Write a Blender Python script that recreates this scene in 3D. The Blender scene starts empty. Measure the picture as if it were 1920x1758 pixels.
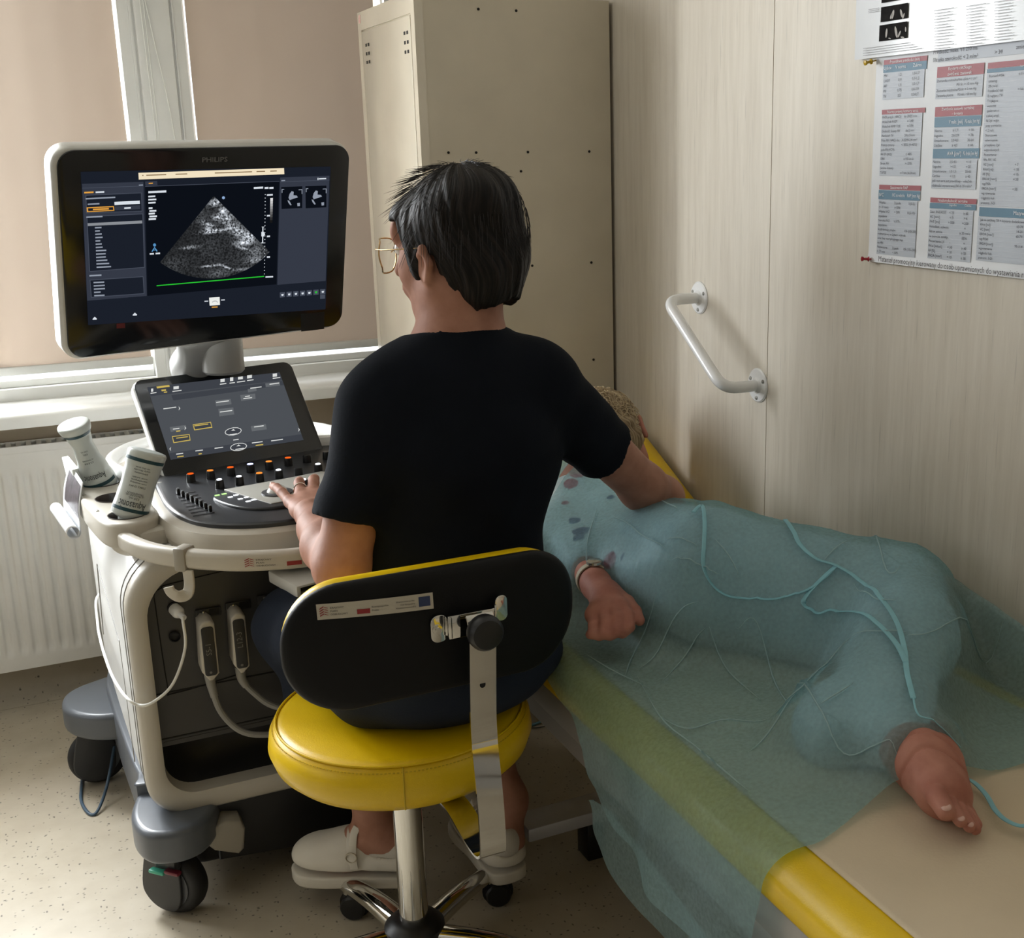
import bpy, bmesh, math, random
import numpy as np
from mathutils import Vector, Matrix, Euler, noise
random.seed(7); np.random.seed(7)
scn = bpy.context.scene
COL = scn.collection
rad = math.radians

# ------------------------------------------------------------------ camera model (photo measurements)
CF, CX, CY, CH = 2240.0, 1172.0, 879.0, 1.45
_yaw, _pit, _rol = rad(26.9), rad(14.74), rad(0.6)
_f = np.array([math.sin(_yaw)*math.cos(_pit), math.cos(_yaw)*math.cos(_pit), -math.sin(_pit)])
_r0 = np.array([math.cos(_yaw), -math.sin(_yaw), 0.0]); _u0 = np.cross(_r0, _f)
_R = math.cos(_rol)*_r0 - math.sin(_rol)*_u0
_U = math.sin(_rol)*_r0 + math.cos(_rol)*_u0
CAMP = np.array([0, 0, CH])
def at(x, y, X=None, Y=None, Z=None):
    """point of the room seen at photo position (x, y) that lies on the plane X=, Y= or Z="""
    d = _f + _R*(x-CX)/CF + _U*(CY-y)/CF
    t = ((X-CAMP[0])/d[0]) if X is not None else ((Y-CAMP[1])/d[1]) if Y is not None else (Z-CAMP[2])/d[2]
    return Vector(CAMP + d*t)
def atp(x, y, o, n):
    d = Vector(_f + _R*(x-CX)/CF + _U*(CY-y)/CF); c = Vector(CAMP)
    return c + d*((Vector(o)-c).dot(Vector(n))/d.dot(Vector(n)))
def V(*a): return Vector(a if len(a) == 3 else a[0])

cam = bpy.data.cameras.new('camera'); camo = bpy.data.objects.new('camera', cam); COL.objects.link(camo)
cam.sensor_fit = 'HORIZONTAL'; cam.sensor_width = 36.0; cam.lens = 36.0*CF/1920
cam.shift_x = (960-CX)/1920; cam.shift_y = 0.0; cam.clip_start = 0.05
camo.matrix_world = Matrix(((_R[0], _U[0], -_f[0], 0), (_R[1], _U[1], -_f[1], 0), (_R[2], _U[2], -_f[2], CH), (0, 0, 0, 1)))
scn.camera = camo

# ------------------------------------------------------------------ materials
def lin(c):
    return tuple(((v/255)/12.92 if v/255 <= .04045 else ((v/255+.055)/1.055)**2.4) for v in c)
_mats = {}
def M(name, rgb, rough=.5, metal=0., var=0., vscale=8., bump=0., bscale=60., coat=0., emit=0., stretch=None, spec=None, trans=0., sheen=0.):
    if name in _mats: return _mats[name]
    m = bpy.data.materials.new(name); m.use_nodes = True
    nt = m.node_tree; b = nt.nodes['Principled BSDF']; L = nt.links
    c = lin(rgb)
    b.inputs['Base Color'].default_value = (*c, 1)
    b.inputs['Roughness'].default_value = rough; b.inputs['Metallic'].default_value = metal
    b.inputs['Coat Weight'].default_value = coat; b.inputs['Coat Roughness'].default_value = .12
    if spec is not None: b.inputs['Specular IOR Level'].default_value = spec
    if trans: b.inputs['Transmission Weight'].default_value = trans
    if sheen: b.inputs['Sheen Weight'].default_value = sheen
    if emit:
        b.inputs['Emission Color'].default_value = (*c, 1); b.inputs['Emission Strength'].default_value = emit
    tc = nt.nodes.new('ShaderNodeTexCoord'); mp = nt.nodes.new('ShaderNodeMapping')
    L.new(tc.outputs['Object'], mp.inputs[0])
    if stretch: mp.inputs['Scale'].default_value = stretch
    n = nt.nodes.new('ShaderNodeTexNoise'); n.inputs['Scale'].default_value = vscale; n.inputs['Detail'].default_value = 5
    L.new(mp.outputs[0], n.inputs[0])
    v = var if var else .04
    mr = nt.nodes.new('ShaderNodeMapRange'); mr.inputs[1].default_value = .3; mr.inputs[2].default_value = .7
    mr.inputs[3].default_value = 1-v; mr.inputs[4].default_value = 1+v; L.new(n.outputs[0], mr.inputs[0])
    mx = nt.nodes.new('ShaderNodeVectorMath'); mx.operation = 'SCALE'; mx.inputs[0].default_value = c
    L.new(mr.outputs[0], mx.inputs['Scale']); L.new(mx.outputs[0], b.inputs['Base Color'])
    if bump:
        n2 = nt.nodes.new('ShaderNodeTexNoise'); n2.inputs['Scale'].default_value = bscale; n2.inputs['Detail'].default_value = 3
        L.new(mp.outputs[0], n2.inputs[0])
        bp = nt.nodes.new('ShaderNodeBump'); bp.inputs['Strength'].default_value = bump; bp.inputs['Distance'].default_value = .002
        L.new(n2.outputs[0], bp.inputs['Height']); L.new(bp.outputs[0], b.inputs['Normal'])
    _mats[name] = m; return m
def glow(name, rgb, s=1.):
    if name in _mats: return _mats[name]
    m = bpy.data.materials.new(name); m.use_nodes = True; nt = m.node_tree; nt.nodes.clear()
    e = nt.nodes.new('ShaderNodeEmission'); e.inputs[0].default_value = (*lin(rgb), 1); e.inputs[1].default_value = s
    o = nt.nodes.new('ShaderNodeOutputMaterial'); nt.links.new(e.outputs[0], o.inputs[0]); _mats[name] = m; return m

# ------------------------------------------------------------------ mesh builder
class MB:
    def __init__(s): s.bm = bmesh.new(); s.mats = []; s.mi = 0
    def use(s, m):
        if m not in s.mats: s.mats.append(m)
        s.mi = s.mats.index(m); return s
    def _merge(s, b):
        for f in b.faces: f.material_index = s.mi
        me = bpy.data.meshes.new('t'); b.to_mesh(me); b.free(); s.bm.from_mesh(me); bpy.data.meshes.remove(me); return s
    def raw(s, vs, fs):
        b = bmesh.new(); q = [b.verts.new(v) for v in vs]
        for f in fs:
            try: b.faces.new([q[i] for i in f])
            except ValueError: pass
        return s._merge(b)
    def box(s, c, size, rot=None, bev=0., seg=2, taper=None):
        b = bmesh.new(); bmesh.ops.create_cube(b, size=1)
        for v in b.verts:
            v.co = Vector((v.co.x*size[0], v.co.y*size[1], v.co.z*size[2]))
            if taper and v.co.z > 0: v.co.x *= taper; v.co.y *= taper
        if bev: bmesh.ops.bevel(b, geom=b.edges[:], offset=bev, segments=seg, affect='EDGES', profile=.5)
        R = (rot.to_matrix() if isinstance(rot, Euler) else rot) if rot is not None else Matrix.Identity(3)
        for v in b.verts: v.co = R @ v.co + Vector(c)
        return s._merge(b)
    def boxmm(s, x0, x1, y0, y1, z0, z1, bev=0., seg=2):
        return s.box(((x0+x1)/2, (y0+y1)/2, (z0+z1)/2), (abs(x1-x0), abs(y1-y0), abs(z1-z0)), bev=bev, seg=seg)
    def lathe(s, prof, o=(0, 0, 0), axis=(0, 0, 1), seg=32, sx=1., sy=1.):
        """prof: [(r, h)] along axis from o"""
        a = Vector(axis).normalized(); x = a.orthogonal().normalized()
        if abs(a.z) > .99: x = Vector((1, 0, 0))
        y = a.cross(x); o = Vector(o); vs = []; fs = []
        for r, h in prof:
            for k in range(seg):
                t = 2*math.pi*k/seg
                vs.append(o + a*h + x*(max(r, 1e-5)*math.cos(t)*sx) + y*(max(r, 1e-5)*math.sin(t)*sy))
        n = len(prof)
        for i in range(n-1):
            for k in range(seg):
                k2 = (k+1) % seg; fs.append((i*seg+k, i*seg+k2, (i+1)*seg+k2, (i+1)*seg+k))
        fs.append(tuple(range(seg))[::-1]); fs.append(tuple((n-1)*seg+k for k in range(seg)))
        return s.raw(vs, fs)
    def cyl(s, p0, p1, r0, r1=None, seg=24, bev=0.):
        p0 = Vector(p0); p1 = Vector(p1); r1 = r0 if r1 is None else r1; h = (p1-p0).length
        pr = [(r0, 0), (r1, h)] if not bev else [(r0-bev, 0), (r0, bev), (r1, h-bev), (r1-bev, h)]
        return s.lathe(pr, p0, p1-p0, seg)
    def ball(s, c, r, sc=(1, 1, 1), rot=None, seg=20):
        b = bmesh.new(); bmesh.ops.create_uvsphere(b, u_segments=seg, v_segments=seg//2+2, radius=r)
        R = (rot.to_matrix() if isinstance(rot, Euler) else rot) if rot is not None else Matrix.Identity(3)
        for v in b.verts: v.co = R @ Vector((v.co.x*sc[0], v.co.y*sc[1], v.co.z*sc[2])) + Vector(c)
        return s._merge(b)
    def sweep(s, pts, sec, closed=False, up=None, scales=None, caps=True):
        """sec: closed 2D section [(a, b)] placed in the frame (side, normal) of the path"""
        pts = [Vector(p) for p in pts]; n = len(pts); vs = []; fs = []; T = []
        for i in range(n):
            if closed: t = pts[(i+1) % n] - pts[i-1]
            else: t = pts[min(i+1, n-1)] - pts[max(i-1, 0)]
            T.append(t.normalized())
        nrm = Vector(up) if up is not None else T[0].orthogonal()
        for i in range(n):
            if up is not None: nn = Vector(up)
            else: nn = nrm
            nn = (nn - T[i]*nn.dot(T[i])).normalized(); nrm = nn
            sd = T[i].cross(nn); k = scales[i] if scales else 1.
            for a, b in sec: vs.append(pts[i] + sd*a*k + nn*b*k)
        m = len(sec)
        for i in range(n if closed else n-1):
            j = (i+1) % n
            for k in range(m):
                k2 = (k+1) % m; fs.append((i*m+k, i*m+k2, j*m+k2, j*m+k))
        if caps and not closed:
            fs.append(tuple(range(m))[::-1]); fs.append(tuple((n-1)*m+k for k in range(m)))
        return s.raw(vs, fs)
    def tube(s, pts, r, seg=12, closed=False, scales=None):
        return s.sweep(pts, [(r*math.cos(2*math.pi*k/seg), r*math.sin(2*math.pi*k/seg)) for k in range(seg)], closed, scales=scales)
    def prism(s, out, o, ux, uy, depth, bev=0., seg=3, bev_back=None):
        """2D outline [(a, b)] in plane o + a ux + b uy, extruded by depth along ux x uy"""
        o = Vector(o); ux = Vector(ux).normalized(); uy = Vector(uy).normalized(); n = ux.cross(uy)
        b = bmesh.new(); vs = [b.verts.new(o+ux*p[0]+uy*p[1]) for p in out]; f = b.faces.new(vs)
        r = bmesh.ops.extrude_face_region(b, geom=[f]); nv = [g for g in r['geom'] if isinstance(g, bmesh.types.BMVert)]
        for v in nv: v.co += n*depth
        bmesh.ops.recalc_face_normals(b, faces=b.faces[:])
        if bev:
            es = [e for e in b.edges if (all(v in nv for v in e.verts) or not any(v in nv for v in e.verts))]
            bmesh.ops.bevel(b, geom=es, offset=bev, segments=seg, affect='EDGES', profile=.5)
        return s._merge(b)
    def grid(s, fn, nu, nv, closed_u=False):
        vs = [fn(i/(nu if closed_u else nu-1), j/(nv-1)) for j in range(nv) for i in range(nu)]; fs = []
        for j in range(nv-1):
            for i in range(nu if closed_u else nu-1):
                i2 = (i+1) % nu; fs.append((j*nu+i, j*nu+i2, (j+1)*nu+i2, (j+1)*nu+i))
        return s.raw(vs, fs)
    def quad(s, a, b, c, d): return s.raw([a, b, c, d], [(0, 1, 2, 3)])
    def text(s, txt, o, ux, uy, size, align='LEFT', ext=0., bold=0., width=None):
        cu = bpy.data.curves.new('t', 'FONT'); cu.body = txt; cu.size = 1; cu.align_x = align; cu.extrude = ext/size if size else 0; cu.offset = bold
        cu.resolution_u = 2
        ob = bpy.data.objects.new('t', cu); COL.objects.link(ob)
        dg = bpy.context.evaluated_depsgraph_get(); me = bpy.data.meshes.new_from_object(ob.evaluated_get(dg))
        o = Vector(o); ux = Vector(ux).normalized(); uy = Vector(uy).normalized(); n = ux.cross(uy)
        xs = [v.co.x for v in me.vertices]; kx = size
        if width and xs and max(xs)-min(xs) > 1e-6: kx = width/(max(xs)-min(xs))
        b = bmesh.new(); b.from_mesh(me)
        for v in b.verts: v.co = o + ux*v.co.x*kx + uy*v.co.y*size + n*v.co.z*size
        bpy.data.objects.remove(ob); bpy.data.curves.remove(cu); bpy.data.meshes.remove(me)
        return s._merge(b)
    def subdiv(s, n=1):
        bmesh.ops.subdivide_edges(s.bm, edges=s.bm.edges[:], cuts=n, use_grid_fill=True); return s

def catmull(pts, n=8, closed=False):
    P = [Vector(p) for p in pts]; N = len(P); out = []
    for i in range(N if closed else N-1):
        g = lambda k: P[k % N] if closed else P[min(max(k, 0), N-1)]
        p0, p1, p2, p3 = g(i-1), g(i), g(i+1), g(i+2)
        for k in range(n):
            t = k/n
            out.append(.5*((2*p1)+(p2-p0)*t+(2*p0-5*p1+4*p2-p3)*t*t+(3*p1-p0-3*p2+p3)*t**3))
    if not closed: out.append(P[-1])
    return out
def rrect(w, h, r, n=6, cx=0., cy=0.):
    rs = r if isinstance(r, (tuple, list)) else (r,)*4; out = []
    for (sx, sy, a0), q in zip(((1, 1, 0), (-1, 1, 90), (-1, -1, 180), (1, -1, 270)), rs):
        for k in range(n+1):
            a = rad(a0+90*k/n); out.append((cx+sx*(w/2-q)+q*math.cos(a), cy+sy*(h/2-q)+q*math.sin(a)))
    return out
def circ(r, n=24, cx=0, cy=0): return [(cx+r*math.cos(2*math.pi*k/n), cy+r*math.sin(2*math.pi*k/n)) for k in range(n)]

def thing(name, label, cat, loc=(0, 0, 0), group=None):
    o = bpy.data.objects.new(name, None); COL.objects.link(o); o.location = loc; o.empty_display_size = .05
    o['label'] = label; o['category'] = cat
    if group: o['group'] = group
    return o
def O(name, mb, mat=None, parent=None, label=None, cat=None, kind=None, group=None, ang=35, flat=False):
    me = bpy.data.meshes.new(name)
    if isinstance(mb, MB):
        bmesh.ops.recalc_face_normals(mb.bm, faces=mb.bm.faces[:]) if not getattr(mb, 'keep', False) else None
        mb.bm.to_mesh(me); mb.bm.free(); mats = mb.mats
    else: me = mb; mats = []
    for m in (mats or [mat]): me.materials.append(m)
    if not flat and me.polygons:
        me.polygons.foreach_set('use_smooth', [True]*len(me.polygons))
        if ang < 180: me.set_sharp_from_angle(angle=rad(ang))
    o = bpy.data.objects.new(name, me); COL.objects.link(o)
    if parent is not None:
        base = parent; T = Vector((0, 0, 0))
        while base is not None: T += base.location; base = base.parent
        o.parent = parent; me.transform(Matrix.Translation(-T))
    if label: o['label'] = label
    if cat: o['category'] = cat
    if kind: o['kind'] = kind
    if group: o['group'] = group
    return o
def copytree(o, parent=None):
    c = o.copy(); COL.objects.link(c); c.parent = parent
    for ch in list(o.children): copytree(ch, c)
    return c

# ------------------------------------------------------------------ smooth implicit bodies -> one continuous mesh
def _v(a): return np.array(a, np.float32)
def cone(a, b, ra, rb):
    a, b = _v(a), _v(b)
    def f(P):
        ba = b-a; h = np.clip(((P-a)@ba)/max(float(ba@ba), 1e-9), 0, 1)
        return np.linalg.norm(P-a-h[:, None]*ba, axis=1)-(ra+(rb-ra)*h)
    f.bb = (np.minimum(a-ra, b-rb), np.maximum(a+ra, b+rb)); return f
def ell(c, r, rot=None):
    c, r = _v(c), _v(r); R = np.array(rot if rot is not None else np.eye(3), np.float32)
    def f(P):
        q = (P-c)@R; k0 = np.linalg.norm(q/r, axis=1); k1 = np.linalg.norm(q/(r*r), axis=1)+1e-9
        return k0*(k0-1)/k1
    m = float(max(r)); f.bb = (c-m, c+m); return f
def rbox(c, h, rd=.01, rot=None):
    c, h = _v(c), _v(h)-rd; R = np.array(rot if rot is not None else np.eye(3), np.float32)
    def f(P):
        q = np.abs((P-c)@R)-h
        return np.linalg.norm(np.maximum(q, 0), axis=1)+np.minimum(q.max(axis=1), 0)-rd
    m = float(np.linalg.norm(h))+rd; f.bb = (c-m, c+m); return f
def chain(pts, rs): return [cone(pts[i], pts[i+1], rs[i], rs[i+1]) for i in range(len(pts)-1)]
def smin(a, b, k):
    h = np.clip(.5+.5*(b-a)/k, 0, 1); return b+(a-b)*h-k*h*(1-h)
def U(fs, k=.02):
    def f(P):
        d = None
        for g in fs: e = g(P); d = e if d is None else smin(d, e, k)
        return d
    f.bb = (np.min([g.bb[0] for g in fs], axis=0), np.max([g.bb[1] for g in fs], axis=0)); return f
def cut(a, b, k=.004):
    def f(P): return -smin(-a(P), b(P), k)
    f.bb = a.bb; return f
def half(o, n):
    o, n = _v(o), _v(Vector(n).normalized())
    f = lambda P: (P-o)@n
    f.bb = (o, o); return f
def inter(a, b, k=.004):
    def f(P): return -smin(-a(P), -b(P), k)
    f.bb = a.bb; return f
def infl(a, e):
    def f(P): return a(P)-e
    f.bb = (a.bb[0]-e, a.bb[1]+e); return f
def nets(f, h, name='m', bb=None, keep=None):
    """naive surface nets"""
    lo, hi = (np.array(bb[0]), np.array(bb[1])) if bb else (f.bb[0]-2*h, f.bb[1]+2*h)
    n = np.ceil((hi-lo)/h).astype(int)+1
    ax = [(lo[i]+h*np.arange(n[i])).astype(np.float32) for i in range(3)]
    F = np.empty(n, np.float32)
    for i in range(n[0]):
        Y, Z = np.meshgrid(ax[1], ax[2], indexing='ij'); P = np.stack([np.full(Y.size, ax[0][i], np.float32), Y.ravel(), Z.ravel()], 1)
        F[i] = f(P).reshape(n[1], n[2])
    F[0] = F[-1] = np.abs(F[0])+h; F[:, 0] = np.abs(F[:, 0])+h; F[:, -1] = np.abs(F[:, -1])+h; F[:, :, 0] = np.abs(F[:, :, 0])+h; F[:, :, -1] = np.abs(F[:, :, -1])+h
    ins = F < 0
    acc = np.zeros((*(n-1), 3), np.float32); cnt = np.zeros(tuple(n-1), np.float32)
    C = [(0, 0, 0), (1, 0, 0), (0, 1, 0), (1, 1, 0), (0, 0, 1), (1, 0, 1), (0, 1, 1), (1, 1, 1)]
    sl = lambda A, c: A[c[0]:n[0]-1+c[0], c[1]:n[1]-1+c[1], c[2]:n[2]-1+c[2]]
    for a in range(8):
        for b in range(a+1, 8):
            d = np.subtract(C[b], C[a])
            if np.abs(d).sum() != 1: continue
            fa, fb = sl(F, C[a]), sl(F, C[b]); x = (fa < 0) != (fb < 0)
            t = np.where(x, fa/np.where(x, fa-fb, 1), 0)
            for k in range(3): acc[..., k] += np.where(x, C[a][k]+t*d[k], 0)
            cnt += x
    act = cnt > 0; idx = -np.ones(tuple(n-1), np.int64); idx[act] = np.arange(act.sum())
    I = np.argwhere(act); vs = (I+acc[act]/cnt[act][:, None])*h+lo
    quads = []
    for k in range(3):
        s0 = [slice(1, n[i]-1) for i in range(3)]; s1 = list(s0); s0[k] = slice(0, n[k]-1); s1[k] = slice(1, n[k])
        A = ins[tuple(s0)]; B = ins[tuple(s1)]; x = np.argwhere(A != B)
        if not len(x): continue
        off = np.array([1, 1, 1]); off[k] = 0; x = x+off
        sg = ins[x[:, 0], x[:, 1], x[:, 2]]
        e1 = np.zeros(3, int); e2 = np.zeros(3, int); e1[(k+1) % 3] = 1; e2[(k+2) % 3] = 1
        g = lambda q: idx[q[:, 0], q[:, 1], q[:, 2]]
        Q = np.stack([g(x-e1-e2), g(x-e2), g(x), g(x-e1)], 1); Q[~sg] = Q[~sg][:, ::-1]; quads.append(Q)
    Q = np.concatenate(quads)
    if keep is not None:
        kv = keep(vs); Q = Q[kv[Q].all(axis=1)]; us = np.unique(Q); mp = -np.ones(len(vs), int); mp[us] = np.arange(len(us)); vs = vs[us]; Q = mp[Q]
    return vs, Q
def mesh_of(parts, name, smooth=2):
    """parts: [(verts, quads)] -> one mesh datablock"""
    vv = []; qq = []; o = 0
    for v, q in parts:
        v = v.copy()
        if smooth and len(v):
            E = np.concatenate([q[:, [0, 1]], q[:, [1, 2]], q[:, [2, 3]], q[:, [3, 0]]])
            for it in range(smooth):
                s = np.zeros_like(v); c = np.zeros(len(v))
                np.add.at(s, E[:, 0], v[E[:, 1]]); np.add.at(c, E[:, 0], 1); np.add.at(s, E[:, 1], v[E[:, 0]]); np.add.at(c, E[:, 1], 1)
                v = .5*v+.5*s/np.maximum(c, 1)[:, None]
        vv.append(v); qq.append(q+o); o += len(v)
    v = np.concatenate(vv); q = np.concatenate(qq)
    me = bpy.data.meshes.new(name); me.vertices.add(len(v)); me.vertices.foreach_set('co', v.astype(np.float32).ravel())
    me.loops.add(q.size); me.loops.foreach_set('vertex_index', q.ravel().astype(np.int32))
    me.polygons.add(len(q)); me.polygons.foreach_set('loop_start', np.arange(0, q.size, 4, dtype=np.int32))
    me.polygons.foreach_set('use_smooth', [True]*len(q))
    me.update(calc_edges=True); me.validate(); return me
def frame(x=None, y=None, z=None):
    """3x3 (columns = local axes) from two hints"""
    if z is not None and x is not None:
        z = Vector(z).normalized(); x = Vector(x); x = (x-z*x.dot(z)).normalized(); y = z.cross(x)
    elif y is not None and z is not None:
        y = Vector(y).normalized(); z = Vector(z); z = (z-y*z.dot(y)).normalized(); x = y.cross(z)
    return Matrix((x, y, z)).transposed()
def npf(m): return np.array(m)
# ================================================================== ROOM
XR, YB, ZC = 1.40, 3.50, 2.75       # right wall, back wall, ceiling
XL, YF = -2.6, -1.6
def wall_mat(name, c1, c2, streak=True):
    m = bpy.data.materials.new(name); m.use_nodes = True; nt = m.node_tree; L = nt.links; b = nt.nodes['Principled BSDF']
    tc = nt.nodes.new('ShaderNodeTexCoord'); mp = nt.nodes.new('ShaderNodeMapping'); L.new(tc.outputs['Object'], mp.inputs[0])
    mp.inputs['Scale'].default_value = (34, 34, 2.2)
    n = nt.nodes.new('ShaderNodeTexNoise'); n.inputs['Scale'].default_value = 1.6; n.inputs['Detail'].default_value = 8; n.inputs['Roughness'].default_value = .65
    L.new(mp.outputs[0], n.inputs[0])
    cr = nt.nodes.new('ShaderNodeValToRGB'); L.new(n.outputs[0], cr.inputs[0])
    cr.color_ramp.elements[0].position = .32; cr.color_ramp.elements[0].color = (*lin(c1), 1)
    cr.color_ramp.elements[1].position = .62; cr.color_ramp.elements[1].color = (*lin(c2), 1)
    # short darker grain ticks
    mp2 = nt.nodes.new('ShaderNodeMapping'); mp2.inputs['Scale'].default_value = (160, 160, 7); L.new(tc.outputs['Object'], mp2.inputs[0])
    n2 = nt.nodes.new('ShaderNodeTexNoise'); n2.inputs['Scale'].default_value = 1.3; n2.inputs['Detail'].default_value = 3; L.new(mp2.outputs[0], n2.inputs[0])
    r2 = nt.nodes.new('ShaderNodeMapRange'); r2.inputs[1].default_value = .62; r2.inputs[2].default_value = .76; r2.inputs[3].default_value = 1.; r2.inputs[4].default_value = .80
    L.new(n2.outputs[0], r2.inputs[0]); mx = nt.nodes.new('ShaderNodeVectorMath'); mx.operation = 'SCALE'
    L.new(cr.outputs[0], mx.inputs[0]); L.new(r2.outputs[0], mx.inputs['Scale']); L.new(mx.outputs[0], b.inputs['Base Color'])
    b.inputs['Roughness'].default_value = .42; b.inputs['Specular IOR Level'].default_value = .35
    return m
MW = wall_mat('wall_laminate', (204, 195, 180), (215, 207, 193))
MWB = M('wall_back_paint', (196, 180, 156), .6, var=.05, vscale=3, bump=.1)
MCEIL = M('ceiling_paint', (188, 184, 174), .8)
# floor: beige vinyl with dark flecks
mf = bpy.data.materials.new('floor_vinyl'); mf.use_nodes = True; nt = mf.node_tree; L = nt.links; b = nt.nodes['Principled BSDF']
tc = nt.nodes.new('ShaderNodeTexCoord')
n = nt.nodes.new('ShaderNodeTexNoise'); n.inputs['Scale'].default_value = 14; n.inputs['Detail'].default_value = 8; L.new(tc.outputs['Object'], n.inputs[0])
cr = nt.nodes.new('ShaderNodeValToRGB'); L.new(n.outputs[0], cr.inputs[0])
cr.color_ramp.elements[0].position = .3; cr.color_ramp.elements[0].color = (*lin((186, 175, 155)), 1)
cr.color_ramp.elements[1].position = .7; cr.color_ramp.elements[1].color = (*lin((197, 187, 168)), 1)
prev = cr.outputs[0]
for sc_, th, dark, st in ((62, .15, .25, (1, 1.9, 1)), (48, .14, .35, (2.1, 1, 1)), (95, .16, .5, (1, 1, 1))):
    mp = nt.nodes.new('ShaderNodeMapping'); mp.inputs['Scale'].default_value = st; mp.inputs['Location'].default_value = (sc_*.37, sc_*.11, 0); L.new(tc.outputs['Object'], mp.inputs[0])
    vo = nt.nodes.new('ShaderNodeTexVoronoi'); vo.inputs['Scale'].default_value = sc_; L.new(mp.outputs[0], vo.inputs['Vector'])
    wn = nt.nodes.new('ShaderNodeSeparateColor'); L.new(vo.outputs['Color'], wn.inputs[0])
    gt = nt.nodes.new('ShaderNodeMath'); gt.operation = 'GREATER_THAN'; gt.inputs[1].default_value = .80; L.new(wn.outputs[0], gt.inputs[0])
    mr = nt.nodes.new('ShaderNodeMapRange'); mr.inputs[1].default_value = th*.8; mr.inputs[2].default_value = th*1.6; mr.inputs[3].default_value = 1; mr.inputs[4].default_value = 0
    L.new(vo.outputs['Distance'], mr.inputs[0]); mu = nt.nodes.new('ShaderNodeMath'); mu.operation = 'MULTIPLY'; L.new(gt.outputs[0], mu.inputs[0]); L.new(mr.outputs[0], mu.inputs[1])
    m2 = nt.nodes.new('ShaderNodeMapRange'); m2.inputs[3].default_value = 1; m2.inputs[4].default_value = dark; L.new(mu.outputs[0], m2.inputs[0])
    vs = nt.nodes.new('ShaderNodeVectorMath'); vs.operation = 'SCALE'; L.new(prev, vs.inputs[0]); L.new(m2.outputs[0], vs.inputs['Scale']); prev = vs.outputs[0]
L.new(prev, b.inputs['Base Color']); b.inputs['Roughness'].default_value = .38; b.inputs['Specular IOR Level'].default_value = .4

O('floor', MB().boxmm(XL, XR+.1, YF, YB+.1, -.1, 0), mf, kind='structure')
O('ceiling', MB().boxmm(XL, XR+.1, YF, YB+.1, ZC, ZC+.1), MCEIL, kind='structure')
MWF = M('wall_paint_far', (138, 132, 120), .7)
O('wall_left', MB().boxmm(XL-.1, XL, YF, YB+.1, 0, ZC), MWF, kind='structure')
O('wall_front', MB().boxmm(XL, XR+.1, YF-.1, YF, 0, ZC), MWF, kind='structure')
# right wall: laminate panels with fine vertical joints
w = MB(); js = [YF, -.55, .75, 2.09, YB+.1]
for a, c in zip(js[:-1], js[1:]): w.boxmm(XR, XR+.1, a+.0012, c-.0012, 0, ZC)
w.boxmm(XR+.004, XR+.09, YF, YB, 0.01, ZC-.01)
O('wall_right', w, MW, kind='structure')
# back wall with window opening
WX0, WX1, WZ0, WZ1 = -1.75, 1.08, .80, 2.32
w = MB()
w.boxmm(XL, WX0, YB, YB+.3, 0, ZC).boxmm(WX1, XR+.1, YB, YB+.3, 0, ZC).boxmm(WX0, WX1, YB, YB+.3, 0, WZ0).boxmm(WX0, WX1, YB, YB+.3, WZ1, ZC)
O('wall_back', w, MWB, kind='structure')
# vinyl cove skirting turned up the back wall and along the right wall
cove = [(0, 0), (0, .1), (.004, .1), (.006, .05), (.012, .028), (.026, .012), (.05, .004), (.06, .001), (.06, 0)]
def covebar(p0, p1, inn, name):
    b = MB(); vs = []; fs = []; m = len(cove)
    for p in (p0, p1):
        for a, c in cove: vs.append(Vector(p)+Vector(inn)*a+Vector((0, 0, c)))
    for k in range(m): fs.append((k, (k+1) % m, m+(k+1) % m, m+k))
    fs += [tuple(range(m)), tuple(range(m, 2*m))]
    O(name, b.raw(vs, fs), mf, kind='structure')
covebar((XL, YB-.0005, .0005), (XR, YB-.0005, .0005), (0, -1, 0), 'baseboard_back')
covebar((XR-.0005, YF, .0005), (XR-.0005, YB, .0005), (-1, 0, 0), 'baseboard_right')

# window: white PVC frame, three sashes
PVC = M('white_pvc', (226, 226, 222), .32, spec=.5)
GLS = bpy.data.materials.new('window_glass'); GLS.use_nodes = True; nt = GLS.node_tree; nt.nodes.clear()
tr = nt.nodes.new('ShaderNodeBsdfTransparent'); gl = nt.nodes.new('ShaderNodeBsdfGlossy'); gl.inputs['Roughness'].default_value = .02
mxs = nt.nodes.new('ShaderNodeMixShader'); mxs.inputs[0].default_value = .06; oo = nt.nodes.new('ShaderNodeOutputMaterial')
nt.links.new(tr.outputs[0], mxs.inputs[1]); nt.links.new(gl.outputs[0], mxs.inputs[2]); nt.links.new(mxs.outputs[0], oo.inputs[0])
W = MB()
YW = YB      # inner face of the frame
W.boxmm(WX0, WX1, YW-.002, YW+.08, WZ0, .868, bev=.003)           # bottom frame rail
W.boxmm(WX0, WX1, YW, YW+.08, 2.25, WZ1, bev=.003)
W.boxmm(WX0, WX0+.06, YW, YW+.08, .86, 2.26, bev=.003).boxmm(WX1-.05, WX1, YW, YW+.08, .86, 2.26, bev=.003)
for xa, xb in ((.325, .487), (-.115, -.09), (-.80, -.66)):
    W.boxmm(xa, xb, YW-.006, YW+.08, .86, 2.26, bev=.004)
W.boxmm(.365, .452, YW-.022, YW+.02, .862, 2.26, bev=.004)      # centre cover strip of the mullion
W.boxmm(.352, .360, YW-.012, YW, .862, 2.26, bev=.002).boxmm(.457, .463, YW-.012, YW, .862, 2.26, bev=.002)
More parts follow.
